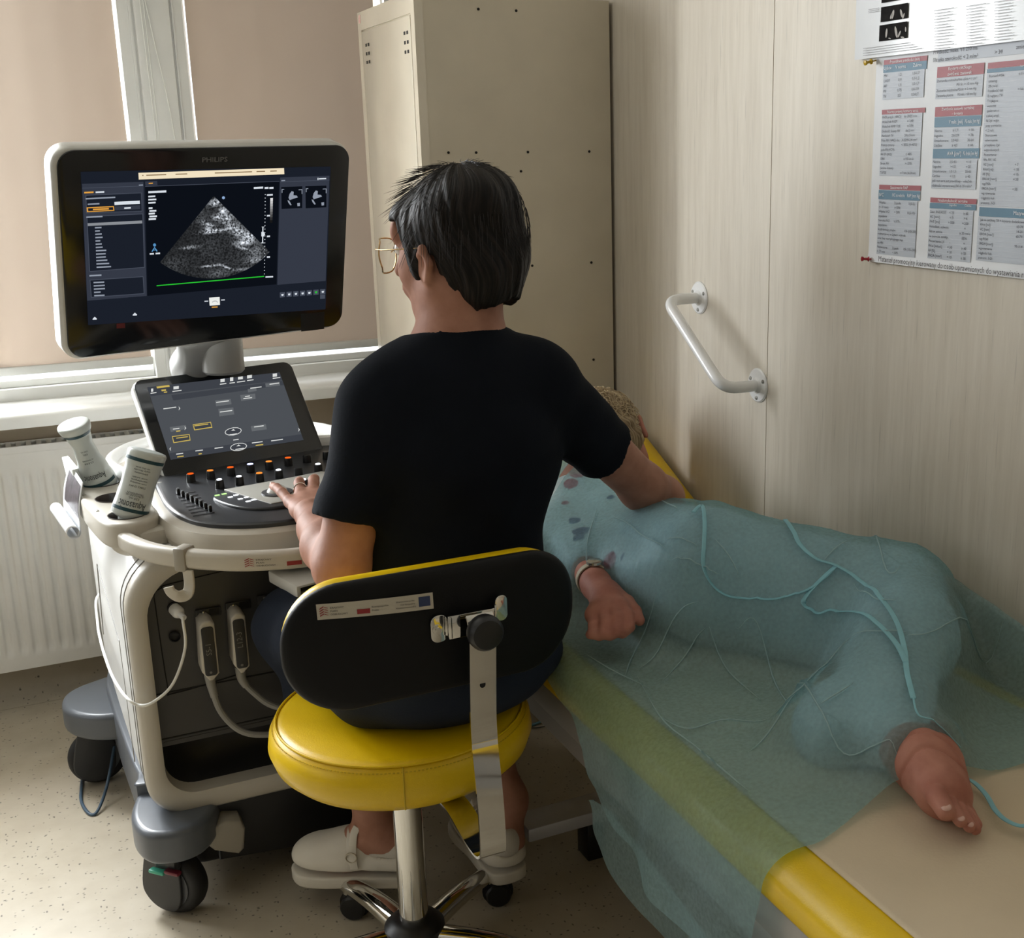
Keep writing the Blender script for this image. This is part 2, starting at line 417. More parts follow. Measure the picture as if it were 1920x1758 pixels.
for xa, xb in ((-.115, .325), (.487, WX1-.05), (-.66, -.115), (WX0+.06, -.80)):
    W.boxmm(xa, xb, YW+.02, YW+.07, .868, .888, bev=.003)
    for x_ in (xa, xb): W.boxmm(x_-.006, x_+.006, YW+.02, YW+.07, .868, 2.25, bev=.002)
wo = O('window_1', W, PVC, kind='structure')
O('window_pane', MB().boxmm(WX0+.03, WX1-.03, YW+.045, YW+.05, .87, 2.25), GLS, wo)
# window sill board
S = MB(); S.prism([(0, 0), (.195, 0), (.2, -.004), (.2, -.034), (.195, -.038), (.182, -.038), (.18, -.03), (0, -.028)], (XL+.6, YW+.0, .836), (0, -1, 0), (0, 0, 1), -3.0)
S2 = MB(); prof = [(0, 0), (.19, 0), (.197, -.003), (.2, -.009), (.2, -.036), (.185, -.036), (.183, -.028), (0, -.028)]
vs = [(x_, YW-a, .836+z_) for x_ in (-2.2, 1.12) for a, z_ in prof]; m_ = len(prof)
S.bm.free()
O('trim_1', S2.raw(vs, [(k, (k+1) % m_, m_+(k+1) % m_, m_+k) for k in range(m_)]+[tuple(range(m_)), tuple(range(m_, 2*m_))]), PVC, kind='structure', ang=60)

# roller blinds: translucent fabric
BF = bpy.data.materials.new('blind_fabric'); BF.use_nodes = True; nt = BF.node_tree; L = nt.links; nt.nodes.clear()
df = nt.nodes.new('ShaderNodeBsdfDiffuse'); tl = nt.nodes.new('ShaderNodeBsdfTranslucent'); mxs = nt.nodes.new('ShaderNodeMixShader'); oo = nt.nodes.new('ShaderNodeOutputMaterial')
tc = nt.nodes.new('ShaderNodeTexCoord'); n = nt.nodes.new('ShaderNodeTexNoise'); n.inputs['Scale'].default_value = 5; L.new(tc.outputs['Object'], n.inputs[0])
cr = nt.nodes.new('ShaderNodeValToRGB'); L.new(n.outputs[0], cr.inputs[0]); cr.color_ramp.elements[0].color = (*lin((186, 168, 152)), 1); cr.color_ramp.elements[1].color = (*lin((196, 178, 162)), 1)
L.new(cr.outputs[0], df.inputs[0]); tl.inputs[0].default_value = (*lin((192, 178, 164)), 1); mxs.inputs[0].default_value = .06
L.new(df.outputs[0], mxs.inputs[1]); L.new(tl.outputs[0], mxs.inputs[2]); L.new(mxs.outputs[0], oo.inputs[0])
BR = M('blind_rail', (205, 205, 200), .4)
def blind(x0, x1, label):
    t = thing('roller_blind', label, 'blind', ((x0+x1)/2, YB+.005, .905), group='roller blinds in the window')
    g = MB(); N = 40
    fn = lambda u, v: Vector((x0+(x1-x0)*u, YB+.008+.0025*math.sin(u*9+2)*(1-v)+.001*math.sin(u*31), .925+(2.2-.925)*v))
    g.grid(fn, N, 30); O('blind_fabric', g, BF, t)
    O('bottom_bar', MB().boxmm(x0-.003, x1+.003, YB-.002, YB+.018, .903, .926, bev=.004), BR, t)
    O('cassette', MB().boxmm(x0-.01, x1+.01, YB-.02, YB+.03, 2.2, 2.26, bev=.01), PVC, t)
blind(-.085, .317, 'lowered brown-grey roller blind left of the white window post, behind the monitor')
blind(.495, 1.0, 'lowered brown-grey roller blind right of the white window post, beside the locker')
CORD = M('white_cord', (235, 235, 230), .5)
def cord(pts, label):
    O('blind_cord', MB().tube(catmull(pts, 6), .0016, 6), CORD, label=label, cat='cord', group='blind cords on the window post')
yc = YB-.027
cord([at(262, 0, Y=yc) + V(0, 0, .35), at(262, 0, Y=yc), at(292, 250, Y=yc), V(.385, yc, 1.0)], 'left white blind cord hanging straight down the window post')
cord([at(268, 0, Y=yc) + V(-.01, 0, .35), at(268, 0, Y=yc), at(300, 270, Y=yc), V(.402, yc, .98)], 'middle white blind cord hanging close beside the left one')
cord([at(272, 0, Y=yc) + V(-.03, 0, .33), at(272, 0, Y=yc), at(330, 270, Y=yc), V(.438, yc, 1.02)], 'slanting white blind cord crossing the window post to the right')

# radiator
RAD = M('radiator_enamel', (232, 230, 224), .35)
t = thing('radiator', 'white ribbed panel radiator under the window sill', 'radiator', (-.5, 3.42, .12))
g = MB(); X0, X1, Yf = -1.1, .34, 3.40
nx = 480
def fr(u, v):
    x = X0+(X1-X0)*u; z = .122+(.7225-.122)*v
    ph = ((x+.012) % .0333)/.0333; rib = max(0., min(1., (abs(ph-.5)-.17)/.12)); e = min(1., max(0., (z-.165)/.012))*min(1., max(0., (.665-z)/.012))
    return Vector((x, Yf+.007*(1-rib)*e, z))
g.grid(fr, nx, 60); O('front_panel', g, RAD, t, ang=180)
O('rear_panel', MB().boxmm(X0, X1, Yf+.055, Yf+.062, .13, .71, bev=.003), RAD, t)
O('side_panel', MB().boxmm(X1-.001, X1+.002, Yf-.001, Yf+.066, .122, .73, bev=.001), RAD, t)
g = MB().boxmm(X0, X1+.002, Yf-.002, Yf+.006, .715, .735, bev=.002).boxmm(X0, X1+.002, Yf+.06, Yf+.066, .715, .735, bev=.002)
for k in range(60): g.boxmm(X0+.024*k, X0+.024*k+.012, Yf+.004, Yf+.062, .7305, .7335)
O('top_grille', g, RAD, t)
g = MB()
for k in range(48): g.boxmm(X0+.03*k, X0+.03*k+.002, Yf+.012, Yf+.05, .16, .70)
O('convector_fins', g, RAD, t)
O('wall_bracket', MB().boxmm(-.9, -.87, Yf+.05, YB-.001, .2, .66), RAD, t)
O('wall_bracket', MB().boxmm(.1, .13, Yf+.05, YB-.001, .2, .66), RAD, t)
# ================================================================== LOCKER
LK = M('locker_enamel', (206, 197, 178), .42, spec=.45, bump=.04, bscale=300)
LKF = M('locker_door_enamel', (216, 207, 188), .22, spec=.6, coat=.25)
DARK = M('dark_hole', (24, 22, 20), .8)
LX0, LX1, LY0, LY1, LZ = .893, 1.390, 2.80, 3.285, 1.815
t = thing('locker', 'tall cream metal locker with vent holes standing in the corner beside the window', 'locker', (1.14, 3.04, 0))
g = MB().boxmm(LX0+.004, LX1, LY0+.0008, LY1-.0008, .052, LZ-.0008)
O('cabinet_body', g, LK, t)
g = MB(); fz = .05
g.boxmm(LX0, LX0+.021, LY0, LY0+.028, fz+.03, LZ-.045).boxmm(LX0, LX0+.021, LY1-.03, LY1, fz+.03, LZ-.045)
g.boxmm(LX0, LX0+.021, LY0, LY1, LZ-.045, LZ).boxmm(LX0, LX0+.021, LY0, LY1, fz, fz+.03)
O('front_frame', g, LKF, t)
d = O('door', MB().boxmm(LX0-.001, LX0+.018, LY0+.032, LY1-.034, fz+.034, LZ-.049, bev=.002), LKF, t)
for (ya, za) in ((LY0+.055, LZ-.085), (LY1-.095, LZ-.085)):
    g = MB()
    for i in range(2):
        for k in range(3): g.box((LX0-.0012, ya+.022*i, za-.021*k), (.001, .012, .0075))
    O('vent_holes', g, DARK, d)
O('door_lock', MB().lathe([(.011, 0), (.011, .012), (.009, .015)], (LX0-.001, 3.13, .885), (-1, 0, 0), 20), M('brushed_steel', (190, 188, 180), .3, 1.), d)
g = MB().box((LX0-.022, 3.16, .892), (.03, .012, .034), bev=.005).box((LX0-.006, 3.16, .892), (.012, .02, .045), bev=.004)
O('door_handle', g, M('beige_plastic', (190, 168, 138), .45), d, label='beige plastic turn handle')
O('sticker', MB().box((LX0-.0006, LY1-.022, LZ-.017), (.0008, .018, .02)), M('pink_sticker', (226, 190, 180), .5), t)
O('sticker_print', MB().text('3', (LX0-.0012, LY1-.017, LZ-.024), (0, -1, 0), (0, 0, 1), .014), M('red_print', (170, 50, 50), .5), t)
for q in ((897, 17), (968, 20), (841, 286), (893, 286), (990, 285), (1105, 284), (977, 321), (998, 498), (1109, 492), (1113, 674)):
    p = at(*q, Y=LY0); O('rivet_hole', MB().cyl((p.x, LY0+.001, p.z), (p.x, LY0-.0006, p.z), .0032, seg=10), DARK, t)
O('plinth', MB().boxmm(LX0+.02, LX1-.02, LY0+.02, LY1-.02, .0, .051), LK, t)

# ================================================================== HANDRAIL
WH = M('white_enamel', (236, 236, 236), .25, coat=.3)
f1 = at(1312, 558, X=XR); f2 = at(1422, 722, X=XR)
t = thing('grab_rail', 'white angled grab rail fixed to the right wall above the bed', 'handrail', (XR-.04, 2.25, 1.05))
XO = XR-.088
dd = (f2-f1).normalized()
pts = [f1+V(-.004, 0, 0)]
def bend(c, d0, d1, r, n=8):
    d0 = Vector(d0).normalized(); d1 = Vector(d1).normalized(); a = c-d0*r; b = c+d1*r; o = []
    for k in range(n+1):
        u = k/n; o.append(a*(1-u)**2+c*2*u*(1-u)+b*u*u)
    return o
c1 = V(XO, f1.y, f1.z); c2 = V(XO, f2.y, f2.z)
pts += bend(c1, (-1, 0, 0), dd, .038)+bend(c2, dd, (1, 0, 0), .038)+[f2+V(-.004, 0, 0)]
O('rail_bar', MB().tube(pts, .0125, 20), WH, t)
for q in (f1, f2):
    fl = O('wall_flange', MB().lathe([(.037, -.0005), (.037, .002), (.034, .0045), (.018, .005), (.0135, .009)], (XR, q.y, q.z), (-1, 0, 0), 40), WH, t)
    for k, (a, b) in enumerate(((.024, .012), (-.024, .012), (.0, -.027))):
        O('screw', MB().lathe([(.0045, 0), (.004, .0015), (.0005, .002)], (XR-.0045, q.y+a, q.z+b), (-1, 0, 0), 12), M('screw_grey', (140, 138, 132), .4, .6), fl)

# ================================================================== POSTERS
PAPER = M('poster_paper', (222, 224, 228), .5)
RED = M('print_red', (158, 74, 82), .5); BLU = M('print_blue', (84, 124, 148), .5); GRY = M('print_grey', (188, 194, 204), .5)
INK = M('print_ink', (62, 62, 72), .5); WTX = M('print_white', (232, 232, 236), .5); LINE = M('print_rule', (206, 210, 218), .5)
xp = XR-.0022
t = thing('wall_chart', 'matte paper chart of red and blue headed tables pinned to the right wall', 'poster', (xp, 1.4, 1.4))
PY0, PY1, PZ0, PZ1 = 1.764, 1.02, 1.2575, 1.70
def psurf(u, v):
    cur = max(0, .045-v)/.045
    return Vector((xp-.0005-.006*cur*cur*(.4+.6*math.sin(u*5+.5)**2), PY0+(PY1-PY0)*u, PZ0+(PZ1-PZ0)*v))
g = MB().grid(psurf, 60, 30); O('chart_sheet', g, PAPER, t)
def pb(g, m, lx, ty, by, rx, lift=.0006):
    g.use(m); a = at(lx, ty, X=xp); b_ = at(lx, by, X=xp); c = at(rx, ty, X=xp); x_ = xp-.001-lift
    y0, y1 = a.y, max(c.y, PY1+.004)
    g.raw([(x_, y0, b_.z), (x_, y1, b_.z), (x_, y1, a.z), (x_, y0, a.z)], [(0, 1, 2, 3)]); return y0, y1, b_.z, a.z
g = MB(); tx = MB(); ux, uy = (0, -1, 0), (0, 0, 1); XT = xp-.0024
def row(s_, y, z, size, m=INK, al='LEFT', mw=None):
    wd_ = mw if (mw and len(s_)*.52*size > mw) else None
    tx.use(m).text(s_, (XT, y, z), ux, uy, size, al, width=wd_)
def table(boxes, head, sub, rows, cols, size=.0085):
    for m, *bx in boxes:
        y0, y1, z0, z1 = pb(g, m, *bx)
        if m is RED:
            n_ = len(head)
            for i, h in enumerate(head): row(h, (y0+y1)/2, z1-(z1-z0)*(i+.78)/n_, min(size*1.05, (z1-z0)/n_*.85), WTX, 'CENTER', (y0-y1)*.88)
        elif m is BLU and sub:
            s_ = sub.pop(0)
            for c_, w_ in zip(cols, s_): row(w_, y0+(y1-y0)*c_, z0+.005, min(size, (z1-z0)*.6), WTX, 'LEFT' if c_ < .1 else 'CENTER', (y0-y1)*.30)
        elif m is GRY and rows:
            r = rows.pop(0); k = len(r); st = (z1-z0)/(k+.25)
            for i, cells in enumerate(r):
                zz = z1-st*(i+.85)
                for c_, w_ in zip(cols, cells):
                    if w_: row(w_, y0+(y1-y0)*c_, zz, min(size, st*.78), INK, 'LEFT' if c_ < .1 else 'CENTER', (y0-y1)*(.9 if (len([q for q in cells if q]) == 1) else .46 if c_ < .1 else .38 if c_ < .75 else .3))
                if i: g.use(LINE); x_ = xp-.0021; g.raw([(x_, y0, zz+st*.9), (x_, y1, zz+st*.9), (x_, y1, zz+st*.9+.0007), (x_, y0, zz+st*.9+.0007)], [(0, 1, 2, 3)])
table([(RED, 1659, 113, 122, 1740), (BLU, 1658, 122, 137, 1739), (GRY, 1658, 137, 187, 1735)], ['Prawidłowe prędkości (m/s)'], [('Ujście', 'V norma', 'Zakres')],
      [[('MV', '1,2', '1,0-1,7'), ('LVOT', '0,9', '0,7-1,2'), ('AV', '1,3', '1,0-1,7'), ('PV', '0,75', '0,6-0,9'), ('TV', '0,5', '0,3-0,7')]], (.02, .42, .8))
table([(RED, 1655, 206, 215, 1736), (GRY, 1655, 215, 329, 1731)], ['Normy prawej komory serca'], [],
      [[('RVD przyk. (4AC)', 'do 20/25 mm'), ('Wskaźnik RVEF', '≥ 0,43'), ('Wskaźnik RIMP TDE', '≤ 0,54'), ('Grubość ściany RV', 'do 5 mm'), ('Pierścień TV', '28 ± 5 mm'), ('Pole RV (4AC) d.s.', '3-22/9-24 cm²'), ('Frakcja zmiany', '< 35% (4-40%)'), ('pola RV (4CH)', ''), ('RV EF (3-D)', '≥ 45%'), ("S'RV", '≥ 9,5 cm/s'), ('Strain RV', '> -20%'), ('(wolna ściana)', ''), ('TAPSE', '≥ 17 mm (16-24 mm)')]], (.02, .72))
table([(RED, 1650, 346, 355, 1728), (BLU, 1649, 356, 373, 1727), (GRY, 1649, 374, 476, 1722)], ['Szacowanie RAP'], [('IVC', 'IVC na wdechu', 'RAP [mm Hg]')],
      [[('Wąska', 'Zapada', '3 (0-5)'), ('(< 21 mm)', '≥ 50%', ''), ('Wąska IVC/', '< 50%', '8 (5-10)'), ('zapadanie', '', ''), ('Szeroka IVC/', '≥ 50%', ''), ('zapadanie', '', ''), ('3x, jeśli dominujący przepływ', '', '15 (10-20)'), ('rozkurczowy w żyłach wątrob.', '', ''), ('oraz bez restrykcyjnego nap.', '', ''), ('na MV', '', ''), ('Poszerzona', 'Zapada', '15 (15-20)'), ('> 21 mm', '< 50%', '')]], (.02, .5, .86))
pb(g, GRY, 1761, 92, 117, 2000)
row('Prędkość maks. VT 210 ms', 1.615, 1.604, .009); row('Blaszka szerokość < 2 m/m²', 1.615, 1.592, .009); row('> 34', 1.475, 1.594, .009); row('zmierzone', 1.43, 1.598, .009); row('> 34', 1.38, 1.6, .009)
table([(RED, 1759, 126, 146, 1847), (GRY, 1757, 147, 186, 1845)], ['Kryteria ciężkiego', 'zwężenia zastawek'], [],
      [[('Zastawka mitralna', 'Pole ujścia < 1 cm²'), ('', 'PG śr. > 10 mm Hg'), ('Zastawka trójdzielna', 'PG śr. ≥ 5 mm Hg'), ('Zastawka płucna', 'PG maks. > 64 mm Hg')]], (.02, .68))
table([(RED, 1755, 201, 219, 1843), (BLU, 1754, 220, 239, 1842), (GRY, 1753, 240, 279, 1839), (BLU, 1751, 279, 297, 1838), (GRY, 1750, 298, 353, 1834)], ['Zwężenie zastawki aortalnej', '– kryteria'],
      [('', 'V maks. [m/s]', 'PG maks. [mm Hg]'), ('', 'AVA [cm²]', 'PG średni [mm Hg]')],
      [[('Norma', '≤ 1,7', '< 16'), ('Łagodne', '2,6-2,9', '< 36'), ('Umiarkowane', '3,0-4,0', '36-64'), ('Ciężkie', '≥ 4,0', '≥ 64')],
       [('Norma', '2,5-4,5', '< 10'), ('Łagodne', '> 1,5', '< 20'), ('Umiarkowane', '1,0-1,5', '20-40'), ('Ciężkie', '< 1,0', '≥ 40'), ('Jeśli rzut serca jest prawidłowy – wskaźnik', '', ''), ('objętości wyrzutowej SVI ≥ 35 ml/m²', '', '')]], (.02, .48, .82))
table([(RED, 1746, 370, 379, 1833), (BLU, 1745, 380, 390, 1832), (GRY, 1745, 391, 484, 1827)], ['Niedomykalność aortalna'], [('', 'Łagodna', 'Ciężka')],
      [[('Szer. IN/LVOT', '< 25', '≥ 65'), ('VC [mm]', '< 3', '> 6'), ('PHT [ms]', '> 500', '< 200'), ('Holodiast. odwróc.', '', '+'), ('fala w aorcie', '', '≥ 20 cm/s'), ('w aorcie zstęp.', '', 'EDV'), ('Poszerzenie LV', '-', '+'), ('RVol [ml/ud.]', '< 30', '≥ 60'), ('RF [%]', '< 30', '≥ 50'), ('EROA [mm²]', '< 10', '≥ 30')]], (.02, .52, .84))
table([(RED, 1854, 118, 129, 2100), (BLU, 1852, 130, 137, 2100), (GRY, 1852, 138, 386, 2100)], ['Niedomykalność mitralna'], [('', 'Łagodna', 'Ciężka')],
      [[('Promień PISA', '≤ 3 mm', '≥ 10 mm'), ('(aliasing', '', ''), ('28 cm/s)', '', ''), ('Prędkość fali', '> fala A', '> 1,2'), ('E napływu TV', '', ''), ('Trójkątne', '', ''), ('wczesne', '', ''), ('spektrum o', '', ''), ('niskiej ampl.', '', ''), ('fal żyl. wątr.', '', ''), ('przy pomiarze', '', ''), ('< 2 m/s', '', ''), ('Skurczowe', '', ''), ('odwrócenie', '', ''), ('przepływu żył', '', ''), ('wątrobowych', '', ''), ('Poszerzenie', '', ''), ('RA, RV, VC', '', ''), ('VC [mm]', '< 3', '≥ 7'), ('RVol [ml]', '< 30', '≥ 45'), ('RF [%]', '< 15', '≥ 50'), ('EROA [mm²]', '< 20', '≥ 40'), ('wg PISA', '', ''), ('EROA [mm²]', '< 50', '≥ 75'), ('wg równania', '', ''), ('ciągłości lub', '', ''), ('przestrz. 3-D', '', '')]], (.02, .3, .55))
table([(BLU, 1838, 388, 405, 2100), (GRY, 1836, 406, 488, 2100)], [], [('', 'Masywna', 'Torrencjalna')],
      [[('Jak w ciężkiej TR + kryteria dodatkowe', '', ''), ('RVol [ml]', '60-74', '≥ 75'), ('VC [mm]', '14-20', '≥ 21'), ('EROA [mm²]', '60-79', '≥ 80'), ('wg PISA', '', ''), ('EROA [mm²]', '95-114', '≥ 115'), ('wg równania', '', ''), ('ciągłości lub', '', ''), ('przestrz. 3-D', '', '')]], (.02, .33, .6))
O('printed_tables', g, None, t, flat=True)
a = at(1646, 489, X=XT-.006); 
tx.use(M('print_black', (50, 40, 48), .5)).text('Materiał promocyjny kierowany do osób uprawnionych do wystawiania recept i podawania leków', (XT-.0055, a.y, a.z-.0005), ux, uy, .0138, width=.47)
tt = O('printed_text', tx, None, t, flat=True)

GLOSSP = M('laminated_sheet', (196, 198, 200), .34, coat=.3, spec=.4)
GLOSSP.node_tree.nodes['Principled BSDF'].inputs['Coat Roughness'].default_value = .13
t = thing('laminated_chart', 'glossy laminated chart with grey scan pictures overlapping the top of the table chart', 'poster', (xp-.004, 1.4, 1.8))
x2 = xp-.0075
def g2(u, v):
    return Vector((x2-.0012*math.sin(u*14)*math.sin(v*9+1)-.002*math.sin(u*5+v*3), 1.817+(1.0-1.817)*u, 1.609+.6*v))
O('laminate_sheet', MB().grid(g2, 90, 60), GLOSSP, t, ang=180)
def q2(g, m, lx, ty, by, rx, e=.0045):
    a = at(lx, ty, X=x2); b_ = at(lx, by, X=x2); c = at(rx, ty, X=x2); x_ = x2-e; g.use(m); g.raw([(x_, a.y, b_.z), (x_, c.y, b_.z), (x_, c.y, a.z), (x_, a.y, a.z)], [(0, 1, 2, 3)])
SCAN = M('scan_black', (30, 28, 28), .8, var=.6, vscale=60, spec=.1); SCANW = M('scan_grey', (190, 186, 182), .8, spec=.1)
g = MB()
q2(g, SCAN, 1658, -30, 6, 1706); q2(g, SCAN, 1656, 14, 42, 1706); q2(g, SCAN, 1653, 48, 78, 1705)
g.use(SCANW)
for (cx_, cy_, w_, h_, an) in ((1674, 27, 2.2, 9, .2), (1671, 30, 1.5, 6, .3), (1690, 25, 2, 8, -.2), (1694, 30, 1.4, 6, .3), (1662, 62, 1.8, 9, .1), (1680, 60, 2.2, 11, -.15), (1686, 64, 1.6, 7, .4), (1698, 55, 1.3, 5, 0), (1692, 70, 3.5, 1.6, .2), (1668, 72, 2.5, 1.2, .3)):
    vs = []
    for k in range(10):
        A = 2*math.pi*k/10; dx = w_*math.cos(A)*math.cos(an)-h_*math.sin(A)*math.sin(an); dy = w_*math.cos(A)*math.sin(an)+h_*math.sin(A)*math.cos(an)
        vs.append(at(cx_+dx, cy_+dy, X=x2-.0050))
    g.raw(vs, [tuple(range(10))])
O('scan_pictures', g, None, t, flat=True)
g = MB().use(M('print_faint', (96, 96, 96), .4)); 
for i in range(4): q2(g, g.mats[0], 1622, 92+i*4.3-1.2, 93.0+i*4.3-1.2, 1708+i*8)
for i in range(3): q2(g, g.mats[0], 1632, 18+i*3, 18.8+i*3, 1652)
for c0, ty in ((1755, 20), (1815, 12), (1868, 4)):
    for i in range(14): q2(g, g.mats[0], c0+(i % 3), ty+i*5.5, ty+i*5.5+1., c0+38-(i*7 % 12))
O('printed_text', g, None, t, flat=True)
g = MB(); pc = at(1632, 483, X=XR); RP = M('red_pin', (170, 24, 44), .25, coat=.5)
def pin(p, m, label, tilt):
    d = Vector(tilt).normalized(); o = V(XR+.0005, p.y, p.z); g = MB()
    g.lathe([(.0012, 0), (.0012, .010), (.0045, .0105), (.0048, .0122), (.0025, .0138), (.0022, .0195), (.0042, .0215), (.0045, .0245), (.002, .0255)], o, d, 16)
    O('push_pin', g, m, label=label, cat='push pin')
pin(at(1640, 486, X=XR), RP, 'dark red push pin at the lower left corner of the table chart', (-1, .55, .05))
pin(at(1640, 113, X=XR-.004), M('yellow_pin', (196, 160, 30), .3), 'yellow push pin under the bottom edge of the laminated chart', (-1, .1, -.2))

# ================================================================== EXAMINATION BED
YEL = M('yellow_vinyl', (228, 190, 0), .34, spec=.5, bump=.12, bscale=420)
SHEET = M('cream_sheet', (214, 196, 166), .75, bump=.15, bscale=220, sheen=.2)
BFR = M('bed_frame_grey', (168, 166, 164), .35, .3)
t = thing('examination_bed', 'yellow upholstered examination bed with raised head end along the right wall', 'bed', (1.07, 1.4, 0))
# padded section: rounded profile swept along the bed
def padprof(x0, x1, z0, z1):
    o = []
    for (cx_, cz, a0, rx, rz) in ((x0+.05, z1-.035, 90, .05, .035), (x0+.05, z0+.035, 180, .05, .035), (x1-.05, z0+.035, 270, .05, .035), (x1-.05, z1-.035, 0, .05, .035)):
        for k in range(9):
            a = rad(a0+90*k/8); o.append((cx_+rx*math.cos(a), cz+rz*math.sin(a)))
    return o
PX0, PX1, PZ = .752, 1.390, .600
prof = padprof(PX0, PX1, .515, PZ)
def pad(ys, zoff, name):
    vs = []; n = len(prof); cx_ = (PX0+PX1)/2; cz = .56
    for i, (y, dz, k) in enumerate(ys):
        for x, z in prof: vs.append((cx_+(x-cx_)*(1-(1-k)*.06), y+ -dz*0, cz+(z-cz)*k+dz))
    fs = [(i*n+j, i*n+(j+1) % n, (i+1)*n+(j+1) % n, (i+1)*n+j) for i in range(len(ys)-1) for j in range(n)]
    fs += [tuple(range(n)), tuple((len(ys)-1)*n+j for j in range(n))]
    return O(name, MB().raw(vs, fs), YEL, t, ang=60)
pad([(.45, 0, .2), (.456, 0, .55), (.47, 0, .85), (.5, 0, 1)]+[(.6+.1*i, 0, 1) for i in range(16)]+[(2.16, 0, 1), (2.19, 0, .85), (2.197, 0, .5)], 0, 'mattress_pad')
sl = math.tan(rad(23))
pad([(2.203, .003, .5), (2.21, .006, .85), (2.24, .018, 1)]+[(2.3+.05*i, .003+(2.3+.05*i-2.2)*sl, 1) for i in range(6)]+[(2.60, .003+.4*sl, 1), (2.63, .003+.43*sl, .85), (2.64, .003+.44*sl, .4)], 0, 'head_pad')
# cream sheet tucked on the pad, with soft wrinkles
def wr(x, y): return .0045*math.sin(7*x-9*y+2*math.sin(3*x))**3*math.exp(-((y-.85)/.3)**2)+.0045*math.sin(14*x+6*y+1.5*math.sin(5*y))*math.exp(-((x-1.05)/.25)**2)+.0025*math.sin(22*y-9*x)
def sh(u, v):
    x = .806+(1.362-.806)*u; y = .47+(2.17-.47)*v
    e = min(1, u*12)
    z = PZ+.0035+max(0., wr(x, y))*e*1.4
    if u > .93: z -= (u-.93)*.25
    return Vector((x, y, z))
b_ = MB().grid(sh, 70, 150)
so = O('fitted_sheet', b_, SHEET, label='cream fitted sheet lying on the yellow bed', cat='sheet', ang=180)
md = so.modifiers.new('s', 'SOLIDIFY'); md.thickness = .0025; md.offset = -1
# metal frame and base
g = MB().boxmm(.775, .80, .55, 2.5, .462, .513, bev=.003).boxmm(1.32, 1.345, .55, 2.5, .462, .513, bev=.003).boxmm(.775, 1.345, .55, .59, .462, .513, bev=.003).boxmm(.775, 1.345, 1.5, 1.54, .465, .51).boxmm(.775, 1.345, 2.45, 2.5, .462, .513, bev=.003)
O('bed_frame', g, BFR, t)
O('lower_rail', MB().boxmm(.80, .83, .5, 2.2, .395, .445, bev=.003), BFR, t)
WHM = M('white_metal', (206, 206, 212), .3, .15, coat=.2)
for yy in (2.06, .95):
    for nm, bx in (('base_crossbar', (.80, 1.34, yy-.03, yy+.045, .088, .118)),):
        O(nm, MB().boxmm(*bx, bev=.004), WHM, t)
    for xx in (.955, 1.30):
        O('base_foot', MB().boxmm(xx-.02, xx+.02, yy-.025, yy+.03, .0, .088, bev=.004), M('black_plastic', (26, 26, 28), .4), t)
O('base_beam', MB().boxmm(1.0, 1.06, .95, 2.06, .118, .168, bev=.004), M('grey_metal', (150, 148, 148), .35, .4), t)
O('lift_column', MB().boxmm(.98, 1.08, 1.38, 1.62, .168, .47, bev=.006), M('grey_metal', (150, 148, 148), .35, .4), t)
# ================================================================== STOOL
CHR = M('chrome', (225, 224, 220), .06, 1.)
BLK = M('black_plastic', (22, 22, 24), .38)
BLKS = M('black_shell', (12, 12, 13), .55, bump=.15, bscale=700, spec=.25)
SX, SY = .507, 1.865
t = thing('swivel_stool', 'round yellow swivel stool with black backrest and chrome star base', 'stool', (SX, SY, 0))
zt = .535
se = O('seat', MB().lathe([(.02, -.092), (.17, -.092), (.2, -.086), (.216, -.07), (.2245, -.045), (.221, -.022), (.2085, -.006), (.195, .0), (.10, .004), (.0, .004)][::-1], (SX, SY, zt), (0, 0, 1), 96), YEL, t, ang=180)
ring = [(SX+.2095*math.cos(2*math.pi*k/96), SY+.2095*math.sin(2*math.pi*k/96), zt-.004) for k in range(96)]
O('seat_piping', MB().tube(ring, .0022, 8, closed=True), YEL, se)
g = MB()
for k in range(210):
    a = 2*math.pi*k/210; g.box((SX+.2155*math.cos(a), SY+.2155*math.sin(a), zt-.0125), (.0012, .0035, .0012), rot=Euler((0, 0, a)))
O('stitching', g, M('yellow_thread', (200, 170, 20), .6), se)
a = rad(-106); sm = []
for r_, h_ in ((.209, -.006), (.2215, -.022), (.225, -.045), (.2165, -.07), (.2, -.086)): sm.append((SX+r_*math.cos(a), SY+r_*math.sin(a), zt+h_))
O('side_seam', MB().tube(catmull(sm, 5), .0012, 6), M('yellow_thread', (200, 170, 20), .6), se)
O('under_plate', MB().boxmm(SX-.09, SX+.09, SY-.1, SY+.08, zt-.106, zt-.09, bev=.003).cyl((SX, SY, zt-.14), (SX, SY, zt-.1), .032), BLK, t)
O('gas_cylinder_sleeve', MB().lathe([(.026, 0), (.026, .27), (.0245, .272), (.0245, .3)], (SX, SY, .105), (0, 0, 1), 40), CHR, t)
O('piston', MB().cyl((SX, SY, .37), (SX, SY, zt-.12), .014), BLK, t)
O('hub', MB().lathe([(.03, 0), (.05, .004), (.056, .02), (.054, .05), (.042, .062), (.03, .066)], (SX, SY, .052), (0, 0, 1), 40), BLK, t)
O('height_lever', MB().tube([(SX+.03, SY+.02, zt-.115), (SX+.17, SY+.06, zt-.118)], .004).box((SX+.19, SY+.065, zt-.118), (.05, .022, .008), bev=.003), BLK, t)
